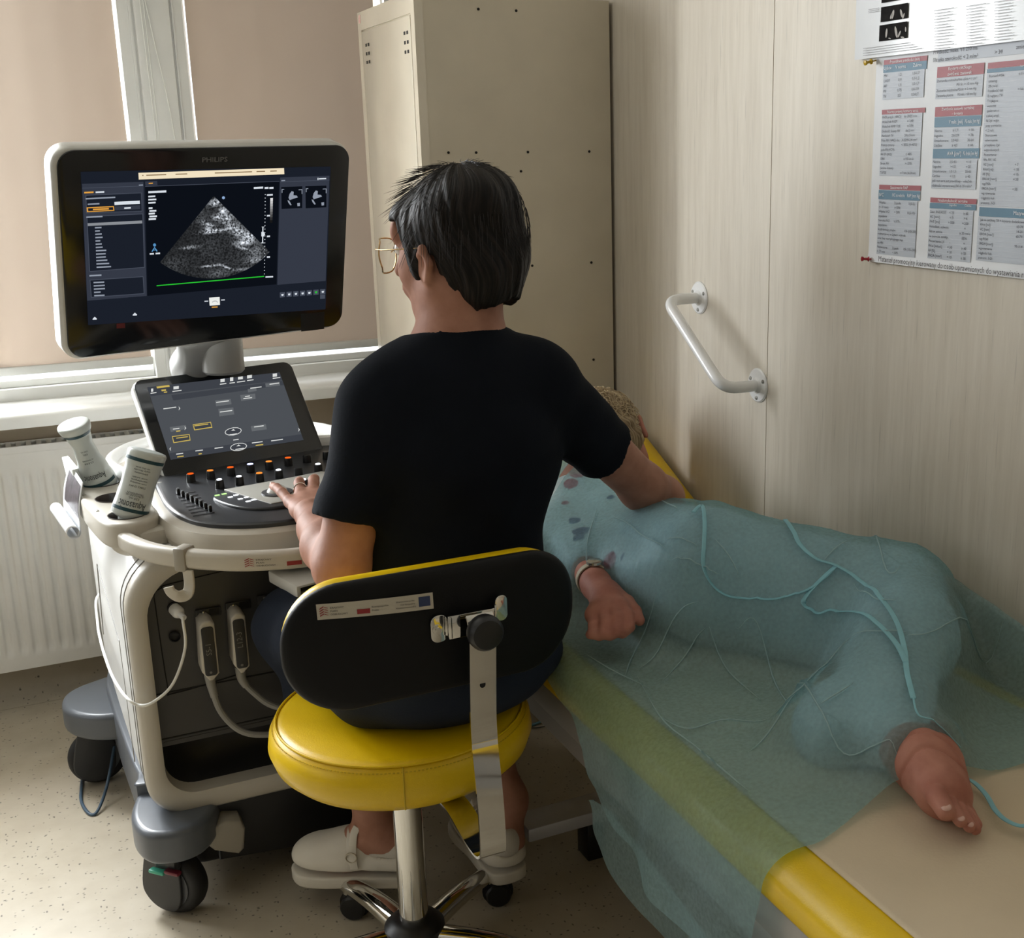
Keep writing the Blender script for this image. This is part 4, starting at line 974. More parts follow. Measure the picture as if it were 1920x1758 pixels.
# clamp and cable hook on the handle
p, t_ = hpos(min(LN[-1]*k/400 for k in range(400) if abs(((hpos(LN[-1]*k/400)[0]-Vector(CAMP)).dot(Vector(_R))/(hpos(LN[-1]*k/400)[0]-Vector(CAMP)).dot(Vector(_f)))*CF+CX-350) < 6))
o_ = V(0, 0, 1).cross(t_).normalized(); o_ = o_ if o_.dot(kuy) < 0 else -o_
rot = Matrix((t_, -o_, V(0, 0, 1))).transposed()
ck = O('cable_clamp', MB().box(p+V(0, 0, -.0), (.026, .034, .046), rot=rot, bev=.006), GPL2, T)
hk = [p+t_*.014+o_*.012+V(0, 0, -.018), p+t_*.015+o_*.013+V(0, 0, -.045), p+t_*.012+o_*.018+V(0, 0, -.06), p+t_*-.0+o_*.026+V(0, 0, -.064), p+t_*-.012+o_*.03+V(0, 0, -.056), p+t_*-.016+o_*.031+V(0, 0, -.046)]
O('cable_hook', MB().sweep(catmull(hk, 6), rrect(.022, .0055, .0025, 3), up=tuple(o_)), GPL, ck, ang=60)
# under-handle slot
c = K(-.055, -.50, .685)
O('keyboard_tray', booldiff(MB().box(c, (.22, .12, .024), rot=Euler((0, 0, KA)), bev=.004), [MB().box(c+kuy*-.03, (.205, .12, .015), rot=Euler((0, 0, KA)))]), WPL, T)
O('tray_keyboard', MB().box(c+kuy*.0, (.2, .10, .008), rot=Euler((0, 0, KA)), bev=.002), RUB, T)
# cup holder module at the left of the console
mc = [(-.337, -.22), (-.316, -.083), (-.297, .052)]
mo = [(v.x, v.y) for v in catmull([Vector(q+(0,)) for q in ((-.375, -.27), (-.335, -.285), (-.29, -.25), (-.27, -.15), (-.253, 0), (-.24, .09), (-.26, .115), (-.31, .115), (-.345, .10), (-.362, 0), (-.379, -.12), (-.388, -.22))], 5, closed=True)]
cut_ = []
for a, b in mc: cut_.append(MB().cyl(K(a, b, .752), K(a, b, .83), .0345, seg=40))
cm = MB().prism(mo, K(0, 0, .742), kux, kuy, .052, bev=.009, seg=4)
cm = booldiff(cm, cut_)
cup = O('cup_holder', cm, GPL, T, ang=40)
for a, b in mc: O('cup_liner', MB().lathe([(.0335, .7535), (.0342, .794), (.0352, .7955), (.0368, .7955), (.0352, .793), (.034, .753)], K(a, b, 0), (0, 0, 1), 40), M('cup_liner_dark', (66, 58, 54), .3), cup)
for a, b in ((-.355, -.155), (-.336, -.018), (-.318, .105)):
    c = K(a-.018, b, .768); O('rail_clip', MB().box(c, (.008, .012, .056), rot=Euler((0, 0, KA+rad(-6))), bev=.003), GPL2, cup)
for sg, nm in ((-1, 'probe_cup_bowl'),): O(nm, MB().ball(K(-.335, -.225, .748), .043, sc=(1, 1.0, .8)), GPL, cup)
# right-hand probe holders (mostly hidden)
O('probe_holder', MB().prism([(-a, b) for a, b in mo][::-1], K(0, 0, .742), kux, kuy, .052, bev=.009, seg=4), GPL, T, ang=40)
# rear tray bowl
tr_ = [(v.x, v.y) for v in catmull([Vector(q+(0,)) for q in ((-.245, -.02), (-.262, .05), (-.25, .15), (-.19, .24), (-.1, .29), (0, .305), (.1, .29), (.19, .24), (.25, .15), (.262, .05), (.245, -.02), (.15, .02), (0, .03), (-.15, .02))], 4, closed=True)]
kloft([(-.02, .745), (.0, .775), (.006, .805), (.003, .822), (-.004, .826), (-.012, .822), (-.018, .808), (-.03, .806)], tr_ if offs(tr_, .01)[0][0] < tr_[0][0] else tr_[::-1], WPL, 'rear_tray', T, ang=50)
O('tray_insert', MB().prism([(-.235, .02), (-.18, .035), (-.16, .10), (-.2, .16), (-.232, .13), (-.243, .07)][::-1], K(0, 0, .807), kux, kuy, .003, bev=.001), GPL2, T)
# --- touch panel
TY = rad(14); TT = rad(36); tux = V(math.cos(TY), math.sin(TY), 0); tn_ = V(math.sin(TY), -math.cos(TY), 0)
tuy = (V(0, 0, 1)*math.cos(TT)-tn_*math.sin(TT)); tnn = tux.cross(tuy)
TO = V(.4135, 2.656, .805)
def TP(x, y, off=0.): return TO+tux*x+tuy*y+tnn*off
w_, h_ = .365, .229
tp = O('touch_panel', MB().prism(rrect(w_, h_+.03, (.020, .020, .004, .004), 8, 0, (h_-.03)/2), TP(0, 0, -.016), tux, tuy, .016, bev=.0025), GLB, T, ang=50)
O('panel_shell', MB().prism(rrect(w_+.006, h_+.033, (.023, .023, .006, .006), 8, 0, (h_-.03)/2), TP(0, 0, -.0262), tux, tuy, .0225, bev=.005), WPL, tp, ang=50)
O('panel_hinge', MB().box(K(0, .035, .80), (.2, .07, .03), rot=Euler((0, 0, KA)), bev=.01), DECK, tp)
def tq(px, py, off=.0008):
    p = atp(px, py, TP(0, 0, 0), tnn); return p+tnn*off
SG = glow('touch_screen_grey', (88, 92, 98), .8); SG2 = glow('touch_screen_bar', (74, 78, 86), .75); SG3 = glow('touch_button_grey', (112, 116, 120), .85)
TYL = glow('touch_yellow', (214, 188, 96), .95); SW = glow('touch_white', (226, 228, 226), 1.0)
def pq(g, m, pts, off): g.use(m).raw([tq(a, b, off) for a, b in pts], [tuple(range(len(pts)))])
g = MB()
pq(g, SG, [(276, 726), (524, 698), (569, 825), (320, 862)], .0006)
pq(g, SG2, [(276, 726), (524, 698), (529, 713), (282, 743)], .0009)
pq(g, SG2, [(321, 741), (529, 714), (532, 722), (325, 751)], .0010)
pq(g, SG2, [(316, 850), (565, 814), (569, 825), (320, 862)], .0009)
for q in (((464, 730), (480, 727), (481, 733), (465, 736)), ((497, 719), (524, 716), (525, 723), (498, 726)), ((403, 751), (432, 748), (434, 758), (405, 762)), ((409, 767), (437, 764), (439, 777), (411, 781)), ((450, 741), (478, 738), (479, 748), (452, 752)), ((470, 799), (498, 795), (500, 805), (472, 809)), ((318, 801), (348, 797), (350, 804), (320, 810))): pq(g, SG3, q, .0012)
for q in (((361, 796), (395, 791), (398, 802), (364, 807)), ((322, 818), (355, 814), (357, 826), (325, 831))):
    pq(g, TYL, q, .0012); a, b, c, d = q; pq(g, SG2, [(a[0]+1.5, a[1]+1.5), (b[0]-1.2, b[1]+1.5), (c[0]-1.6, c[1]-1.6), (d[0]+1.4, d[1]-1.6)], .0014)
pq(g, TYL, [(293, 725), (317, 722), (318, 725.5), (294, 728.5)], .0014)
pq(g, TYL, [(302, 731), (311, 730), (311, 733), (303, 734)], .0014)
for cx_, cy_ in ((437, 809), (447, 838)):
    pq(g, SW, [(cx_+16*math.cos(k*.524), cy_+7.5*math.sin(k*.524)-2*math.cos(k*.524)) for k in range(12)], .0012)
    pq(g, SG2, [(cx_+14.6*math.cos(k*.524), cy_+6.2*math.sin(k*.524)-1.8*math.cos(k*.524)) for k in range(12)], .0014)
    pq(g, SW, [(cx_-4, cy_-1), (cx_, cy_-4.4), (cx_+4, cy_-1.6)], .0016)
for x_, y_, w2, h2 in ((413, 711, 8, 6), (431, 708, 6, 7), (446, 707, 9, 5), (463, 704, 9, 6), (511, 701, 8, 6), (283, 729, 4, 6), (325, 725, 10, 5.5)):
    pq(g, SW, [(x_, y_), (x_+w2, y_-w2*.11), (x_+w2, y_+h2-w2*.11), (x_, y_+h2)], .0014)
for x_, y_, w2 in ((412, 720, 12), (430, 718, 10), (444, 716, 15), (463, 713, 12), (511, 709, 14), (282, 737, 11), (323, 733.5, 17), (469, 727.5, 21), (505, 720, 18), (306, 766, 24), (405, 754, 24), (412, 772, 23), (459, 743, 9), (456, 747, 16), (364, 798, 26), (330, 821, 22), (324, 804, 12), (476, 800, 18), (430, 814.5, 14), (441, 842, 16), (437, 824.5, 10), (330, 851, 13), (366, 845, 14), (402, 840, 16), (472, 830, 20), (508, 826, 22)):
    m_ = TYL if (x_, y_) in ((364, 798), (330, 821)) else SW
    pq(g, m_, [(x_, y_), (x_+w2, y_-w2*.13), (x_+w2, y_-w2*.13+1.7), (x_, y_+1.7)], .0016)
for x_, y_, w2 in ((332, 856, 12), (372, 850.5, 6), (479, 834.5, 14), (330, 808, 8), (307, 735, 6)):
    pq(g, TYL, [(x_, y_), (x_+w2, y_-w2*.13), (x_+w2, y_-w2*.13+2), (x_, y_+2)], .0016)
for cx_, cy_, s_ in ((336, 766, 1), (347, 803, 1), (560, 806, 1), (319, 842, -1)):
    pq(g, SW, [(cx_-1.5*s_, cy_-4), (cx_+1.8*s_, cy_), (cx_-1.5*s_, cy_+4), (cx_-.2*s_, cy_)], .0016)
O('touch_display', g, None, tp, flat=True)
# --- monitor
MY = rad(14.6); MT = rad(-14.6); mux = V(math.cos(MY), math.sin(MY), 0); mn = V(math.sin(MY), -math.cos(MY), 0)
muy = V(0, 0, 1)*math.cos(MT)-mn*math.sin(MT); ro = rad(.84)
ma, mb_ = mux*math.cos(ro)+muy*math.sin(ro), muy*math.cos(ro)-mux*math.sin(ro); mnn = ma.cross(mb_)
MO = V(.3705, 2.5605, 1.2761); mw, mh = .60, .415
def MP(x, y, off=0.): return MO+ma*x+mb_*y+mnn*off
# front outline from the measured case corners
mon = O('monitor', MB().prism(rrect(mw-.012, mh-.012, .032, 10, .004, 0), MP(0, 0, -.012), ma, mb_, .0135, bev=.0015), GLB, T, ang=50)
O('monitor_shell', MB().prism(rrect(mw, mh, .038, 10), MP(0, 0, -.045), ma, mb_, .043, bev=.008, seg=4), M('monitor_silver', (206, 206, 202), .3, .2), mon, ang=50)
O('monitor_back', MB().prism(rrect(.3, .24, .05, 8, 0, -.03), MP(0, 0, -.085), ma, mb_, .045, bev=.015, seg=4), WPL, mon, ang=50)
def mq(px, py, off=.002): p = atp(px, py, MO, mnn); return p+mnn*off
SD = glow('screen_dark', (30, 35, 46), .9); SD2 = glow('screen_panel', (58, 63, 76), .9); SD3 = glow('screen_panel_edge', (78, 84, 98), .9); SB = glow('screen_black', (14, 18, 26), .9)
LT = glow('screen_text', (225, 232, 240), 1.0); LT2 = glow('screen_text_dim', (150, 158, 172), 1.0); AM = glow('screen_amber', (236, 168, 70), 1.0); CRM = glow('screen_cream', (244, 228, 196), 1.05); GRN = glow('screen_green', (40, 190, 50), 1.1)
def ms(g, m, pts, off): g.use(m).raw([mq(a, b, off) for a, b in pts], [tuple(range(len(pts)))])
def cr(x, y): return (80+x/3.0968, 240+y/3.0968)       # from the enlarged view of the screen
def mc_(g, m, pts, off): ms(g, m, [cr(*p) for p in pts], off)
g = MB(); 
mc_(g, SD, [(218, 252), (1670, 222), (1640, 1050), (262, 1142)], .0020)
mc_(g, SB, [(592, 340), (1370, 308), (1355, 905), (605, 972)], .0023)
mc_(g, SD2, [(226, 322), (582, 310), (602, 972), (256, 1000)], .0023)
mc_(g, SD2, [(1376, 285), (1662, 275), (1640, 885), (1360, 908)], .0023)
mc_(g, SD2, [(592, 308), (662, 305), (664, 330), (594, 334)], .0023)
for q in ([(246, 386), (572, 372), (576, 482), (250, 492)], [(252, 510), (580, 494), (590, 808), (268, 832)], [(270, 878), (582, 858), (588, 960), (278, 982)]):
    mc_(g, SD3, q, .0025); a, b, c, d = q; mc_(g, SD, [(a[0]+4, a[1]+4), (b[0]-4, b[1]+4), (c[0]-4, c[1]-4), (d[0]+4, d[1]-4)], .0027)
mc_(g, glow('screen_bar', (150, 154, 160), .9), [(258, 550), (574, 534), (575, 551), (259, 566)], .0029)
mc_(g, LT, [(413, 426), (560, 419), (561, 437), (414, 445)], .0029)
mc_(g, AM, [(252, 458), (410, 450), (413, 477), (254, 486)], .0029); mc_(g, SD, [(259, 463), (405, 456), (407, 472), (261, 480)], .0031); mc_(g, AM, [(288, 466), (380, 461), (381, 469), (289, 474)], .0033)
mc_(g, SD2, [(414, 452), (562, 445), (563, 468), (415, 475)], .0029); mc_(g, LT, [(470, 458), (508, 456), (508, 465), (470, 467)], .0031)
mc_(g, CRM, [(553, 258), (1398, 230), (1400, 266), (555, 297)], .0025)
for x0, x1 in ((575, 582), (598, 714), (768, 836), (996, 1212), (1238, 1288), (1318, 1356)):
    y0 = 270-(x0-560)*.033; mc_(g, glow('screen_brown', (150, 124, 90), .9), [(x0, y0), (x1, y0-(x1-x0)*.033), (x1, y0+6-(x1-x0)*.033), (x0, y0+6)], .0028)
def tl(x, y, w2, h2=8, m=LT, sl=-.05): mc_(g, m, [(x, y), (x+w2, y+w2*sl), (x+w2, y+h2+w2*sl), (x, y+h2)], .0031)
tl(238, 368, 54, 9, AM); tl(304, 366, 50, 9); tl(246, 404, 172, 8, LT2); tl(258, 436, 68, 8, LT2); tl(250, 511, 94, 8, LT2); tl(268, 850, 70, 9, LT2)
for i, w2 in enumerate((38, 28, 38, 42, 28, 36, 40, 60, 56, 56, 64, 74, 84)): tl(300+i*.8, 572+i*19.1, w2, 8, LT2)
for i, w2 in enumerate((62, 64, 64, 38, 60)): tl(292+i, 890+i*19, w2, 8, LT2)
tl(612, 316, 24, 6, AM); tl(610, 364, 104, 12); tl(610, 391, 40, 9); tl(610, 409, 46, 9); tl(610, 427, 42, 9)
for i, w2 in enumerate((22, 40, 36, 44, 42)): tl(612+(i % 2)*4, 458+i*16, w2, 10)
for x_, w2 in ((1222, 54), (1285, 22), (1312, 24)): tl(x_, 340, w2, 11)
tl(618, 723, 24, 9); tl(652, 721, 26, 9)
mc_(g, glow('screen_blue', (90, 150, 200), 1.), [(646+9*math.cos(k*.785), 676+10*math.sin(k*.785)) for k in range(8)], .0031)
for p_ in ([(646, 686), (628, 714), (634, 716), (648, 692)], [(646, 686), (664, 712), (658, 715), (645, 692)], [(634, 704), (660, 702), (660, 706), (634, 708)]): mc_(g, glow('screen_blue', (90, 150, 200), 1.), p_, .0031)
mc_(g, glow('screen_blue2', (150, 180, 220), 1.), [(1046+9*math.cos(k*.785), 402+9*math.sin(k*.785)) for k in range(8)], .0031)
for i in range(24):
    y_ = 382+i*20; tl(1286-i*.2, y_, 5, 4)
    if i % 6 == 0: tl(1298, y_, 18 if i else 34, 9)
tl(1290, 858, 44, 8)
mc_(g, LT, [(1268, 570), (1284, 570), (1284, 573), (1278, 573), (1276, 662), (1280, 662), (1280, 666), (1264, 666), (1264, 662), (1270, 662), (1272, 573), (1268, 573)], .0031); mc_(g, LT, [(1266, 600), (1280, 600), (1288, 614), (1278, 628), (1266, 626)], .0031)
for i in range(9):
    v_ = 235-i*26; mc_(g, glow('wedge%d' % i, (v_, v_, v_), .95), [(1318-i*.3, 404+i*16), (1333-i*.3, 403+i*16), (1333-i*.3, 419+i*16), (1318-i*.3, 420+i*16)], .0029)
mc_(g, GRN, [(658, 909), (1282, 855), (1282, 861), (658, 915)], .0033)
tl(1592, 286, 5, 14); tl(1600, 289, 42, 7); tl(1382, 300, 22, 6, LT2); tl(555, 326, 24, 6, LT2)
for x_ in (1382, 1522):
    mc_(g, SB, [(x_, 340-(x_-1382)*.03), (x_+122, 336-(x_-1382)*.03), (x_+122, 462-(x_-1382)*.03), (x_+2, 468-(x_-1382)*.03)], .0025)
    for pts in ([(48, 42), (60, 26), (72, 30), (70, 50), (90, 52), (96, 62), (70, 70), (48, 78), (42, 64)], [(36, 78), (46, 82), (60, 106), (52, 108), (40, 92)], [(92, 96), (108, 94), (108, 112), (94, 114)]):
        mc_(g, LT2, [(x_+a, 338+b-(x_-1382)*.03) for a, b in pts], .0029)
    for a, b, c_, d_ in ((2, 14, 14, 4), (2, 14, 4, 22), (100, 16, 22, 4), (118, 16, 4, 26)): tl(x_+a, 338+b-(x_-1382)*.03, c_, d_, LT2)
for i in range(7):
    x_ = 1374+39*i; y_ = 952-i*3; mc_(g, SD3, [(x_, y_), (x_+30, y_-2), (x_+30, y_+27), (x_, y_+30)], .0025)
    mc_(g, GRN if i == 5 else LT, [(x_+8, y_+10), (x_+22, y_+8), (x_+20, y_+19), (x_+10, y_+20)], .0029)
mc_(g, SD3, [(1608, 966), (1636, 964), (1636, 988), (1608, 990)], .0025)
mc_(g, glow('key_icon_white', (238, 240, 236), 1.05), [(963, 982), (1024, 978), (1026, 1024), (966, 1028)], .0029)
for k in range(5): mc_(g, SD3, [(980+k*7, 1006-6*math.sin(k*.8)), (986+k*7, 1004-6*math.sin(k*.8)), (986+k*7, 1007-6*math.sin(k*.8)), (980+k*7, 1009-6*math.sin(k*.8))], .0031)
tl(936, 1000, 22, 5); tl(1032, 993, 22, 5); tl(978, 1034, 34, 6, AM)
for x_, y_ in ((286, 1092), (519, 1068)): mc_(g, LT, [(x_, y_+14), (x_+13, y_), (x_+26, y_+12), (x_+24, y_+17), (x_+2, y_+18)], .0029)
for (x0, y0, x1, y1) in ((592, 335, 1370, 305), (226, 345, 582, 332), (1376, 308, 1662, 298)): mc_(g, SD3, [(x0, y0), (x1, y1), (x1, y1+3), (x0, y0+3)], .0031)
dsp = O('screen_image', g, None, mon, flat=True)
# echo sector: a fan with speckle
SE = bpy.data.materials.new('echo_sector'); SE.use_nodes = True; nt = SE.node_tree; L = nt.links; nt.nodes.clear()
at_ = nt.nodes.new('ShaderNodeAttribute'); at_.attribute_name = 'echo'; tc = nt.nodes.new('ShaderNodeTexCoord')
n1 = nt.nodes.new('ShaderNodeTexNoise'); n1.inputs['Scale'].default_value = 260; n1.inputs['Detail'].default_value = 3; L.new(tc.outputs['Object'], n1.inputs[0])
mr = nt.nodes.new('ShaderNodeMapRange'); mr.inputs[1].default_value = .38; mr.inputs[2].default_value = .7; mr.inputs[3].default_value = .05; mr.inputs[4].default_value = 2.1; L.new(n1.outputs[0], mr.inputs[0])
mu = nt.nodes.new('ShaderNodeMath'); mu.operation = 'MULTIPLY'; L.new(at_.outputs['Fac'], mu.inputs[0]); L.new(mr.outputs[0], mu.inputs[1])
ad = nt.nodes.new('ShaderNodeMath'); ad.operation = 'ADD'; ad.inputs[1].default_value = .012; L.new(mu.outputs[0], ad.inputs[0])
em = nt.nodes.new('ShaderNodeEmission'); em.inputs[0].default_value = (.86, .92, 1, 1); oo = nt.nodes.new('ShaderNodeOutputMaterial'); L.new(ad.outputs[0], em.inputs[1]); L.new(em.outputs[0], oo.inputs[0])
ap = (990, 392); NA, NR = 90, 90; vs = []; val = []
blobs = [(1000, 430, 34, 18, .9), (1045, 478, 22, 16, 1.1), (1010, 515, 26, 14, .8), (1060, 520, 30, 20, .9), (1095, 575, 38, 24, .7), (1150, 610, 40, 26, .75), (1170, 660, 40, 14, 1.1), (1205, 625, 30, 16, .8), (1150, 690, 34, 8, .7), (960, 560, 34, 16, .7), (1000, 595, 60, 8, 1.5), (955, 590, 22, 12, .9), (850, 690, 44, 7, .5), (975, 797, 50, 4, 1.1), (1060, 804, 40, 5, .7), (1225, 765, 46, 14, .45), (1180, 815, 60, 7, .35), (1230, 720, 40, 30, .22), (1020, 840, 60, 22, .14), (760, 790, 70, 40, .06), (900, 500, 60, 60, .06), (960, 700, 60, 60, .03)]
for j in range(NR+1):
    for i in range(NA+1):
        u = i/NA; r = j/NR; a0 = math.atan2(385, -312); a1 = math.atan2(318, 318)
        A = a0+(a1-a0)*u; rr = 495-40*math.sin(u*math.pi)*0+(-40)*u*.9; x = ap[0]+math.cos(A)*r*rr; y = ap[1]+math.sin(A)*r*rr
        vs.append(mq(*cr(x, y), .0027)); s_ = .012+.02*u
        for bx, by, sx2, sy2, am in blobs:
            an = -.12 if sx2 > sy2 else 0; dx, dy = x-bx, y-by; s_ += am*.62*math.exp(-(dx/sx2)**2-((dy-dx*(.35 if am in (.75, .7) else an))/sy2)**2)
        s_ += .10*max(0, (u-.72))*3*math.exp(-((r-.5)/.35)**2)
        val.append(s_*(1 if r > .02 else .5))
fs = [(j*(NA+1)+i, j*(NA+1)+i+1, (j+1)*(NA+1)+i+1, (j+1)*(NA+1)+i) for j in range(NR) for i in range(NA)]
me = bpy.data.meshes.new('sector'); me.from_pydata([tuple(v) for v in vs], [], fs); a_ = me.attributes.new('echo', 'FLOAT', 'POINT'); a_.data.foreach_set('value', val)
O('echo_sector', me, SE, mon, ang=180)
O('maker_name', MB().text('PHILIPS', mq(377.5, 303.5, .0022), ma, mb_, .0135, width=.051, bold=.01), M('name_grey', (112, 112, 112), .4), mon, flat=True)
O('bezel_mark', MB().raw([mq(218, 606, .0018), mq(234, 605, .0018), mq(234, 614, .0018), mq(218, 615, .0018)], [(0, 1, 2, 3)]), M('mark_red_dark', (96, 26, 28), .4), mon, flat=True)  # small dark red mark on the lower monitor bezel
O('corner_badge', MB().raw([mq(563, 588, .0018), mq(608, 584, .0018), mq(607, 616, .0018), mq(564, 621, .0018)], [(0, 1, 2, 3)]), M('badge_black', (12, 13, 15), .3), mon, flat=True)
# monitor arm
ARM = M('arm_grey', (150, 150, 148), .35, .1)
f_ = U([cone((.385, 2.72, 1.10), (.335, 2.82, 1.0), .040, .038), cone((.335, 2.82, 1.0), (.375, 2.9, .86), .038, .05), cone((.33, 2.74, 1.07), (.35, 2.82, .98), .03, .03)], .03)
O('monitor_arm', mesh_of([nets(f_, .005)], 'arm', 1), ARM, T, ang=180)
O('arm_pivot', MB().cyl((.395, 2.745, .99), (.395, 2.745, 1.075), .045, .045, seg=40, bev=.006), ARM, T)
O('arm_post', MB().cyl((.385, 2.86, .76), (.385, 2.86, .90), .06, .05, seg=40, bev=.006), GPL, T)

# ================================================================== PROBE CONNECTORS AND CABLES
CBL = M('cable_grey', (150, 148, 142), .45)
def connector(px0, px1, py0, py1, txt, label, cab, clabel=None):
    y1 = 2.292; yf = 2.235
    a = at(px0, py0, Y=yf); b = at(px1, py1, Y=yf); x0, x1, z1, z0 = a.x, b.x, a.z, b.z
    t = thing('probe_connector', label, 'connector', ((x0+x1)/2, 2.265, (z0+z1)/2), group='probe plugs in the front sockets')
    o = [(x0, z0+.02), (x0+.004, z1-.008), (x0+.012, z1), (x1-.008, z1-.0), (x1, z1-.008), (x1, z0+.012), (x1-.012, z0), (x0+.012, z0)]
    O('plug_body', MB().prism(o[::-1], (0, y1, 0), (1, 0, 0), (0, 0, 1), y1-yf, bev=.004), GPL, t, ang=45)
    bb_ = O('plug_face', MB().prism(rrect((x1-x0)*.72, (z1-z0)*.82, .006, 5, (x0+x1)/2+.001, (z0+z1)/2), (0, yf+.001, 0), (1, 0, 0), (0, 0, 1), .003, bev=.001), DPL2, t, ang=45)
    O('plug_name', MB().text(txt, ((x0+x1)/2+.005, yf-.0024, (z0+z1)/2-.008), (0, 0, 1), (-1, 0, 0), .0145), M('plug_print', (120, 118, 114), .5), bb_, flat=True)
    O('plug_dot', MB().lathe([(.0, 0), (.0025, 0), (.0025, .0006)], ((x0+x1)/2, yf-.002, z0+.018), (0, -1, 0), 12), M('plug_print', (120, 118, 114), .5), bb_)
    xm = (x0+x1)/2; p0 = V(xm, 2.262, z0+.004)
    pts = catmull([p0, p0+V(.002, 0, -.03)]+[Vector(c) for c in cab], 8)
    n = len(pts); O('strain_relief', MB().tube(pts[:12], .0085, 12, scales=[1.25-.35*k/11 for k in range(12)]), CBL, t)
    O('cable', MB().tube(pts[8:], .0062, 10), CBL, t)
connector(369, 413, 1168, 1273, 'S5-1', 'grey probe plug marked S5-1 in the front of the ultrasound machine', [at(415, 1335, Y=2.26), at(452, 1370, Y=2.245), at(500, 1377, Y=2.24), at(560, 1365, Y=2.25), V(.47, 2.27, .42), V(.52, 2.25, .5), V(.56, 2.22, .6), V(.60, 2.21, .72)])
connector(429, 470, 1153, 1259, 'L12-3', 'grey probe plug marked L12-3, right of the S5-1 plug', [at(478, 1300, Y=2.26), at(510, 1322, Y=2.25), at(560, 1330, Y=2.24), at(600, 1310, Y=2.24), V(.52, 2.25, .52), V(.60, 2.23, .70)])
t = thing('monitoring_cable', 'thin white cable plugged into the upper round socket and looping round the machine side', 'cable', (.18, 2.26, .6))
p = at(326, 1139, Y=2.292)
O('plug', MB().lathe([(.0115, 0), (.0118, .016), (.009, .022), (.006, .024), (.0055, .038), (.003, .04)], (p.x, 2.286, p.z), (.35, -1, -.25), 24), WPL, t)
pts = [V(p.x+.011, 2.255, p.z-.009), at(343, 1163, Y=2.23), at(347, 1215, Y=2.225), at(325, 1280, Y=2.225), at(290, 1314, Y=2.228), at(262, 1322, Y=2.238), at(236, 1306, Y=2.27), at(212, 1270, Y=2.42), at(196, 1228, Y=2.54), at(186, 1190, Y=2.64), at(183, 1168, Y=2.70), V(.080, 2.78, .50), V(.105, 2.84, .50)]
O('cord', MB().tube(catmull(pts, 10), .0028, 10), M('white_cord', (235, 235, 230), .4), t)
O('power_cable', MB().tube(catmull([V(.08, 2.88, .09), V(.05, 2.80, .03), V(.02, 2.735, .005), V(-.0, 2.76, .005), V(-.005, 2.85, .005), V(.03, 3.0, .005), V(.2, 3.25, .005), V(.4, 3.3, .005)], 10), .0036, 10), M('blue_grey_cable', (70, 92, 112), .5), label='blue-grey cable looping on the floor beside the rear caster', cat='cable')
O('floor_cable', MB().tube(catmull([at(950, 1372, Z=.004), at(1000, 1358, Z=.004), at(1045, 1343, Z=.004), V(1.2, 2.6, .004), V(1.3, 2.7, .004)], 8), .0036, 8), M('light_blue_cable', (120, 170, 190), .5), label='light blue cable on the floor between stool and bed', cat='cable')
O('thin_cable', MB().tube(catmull([at(940, 1366, Z=.003), at(1000, 1364, Z=.003), at(1060, 1366, Z=.003), V(1.2, 2.35, .003)], 8), .0014, 8), M('grey_cord', (70, 70, 66), .5), label='thin dark cord on the floor just below the light blue cable', cat='cable')

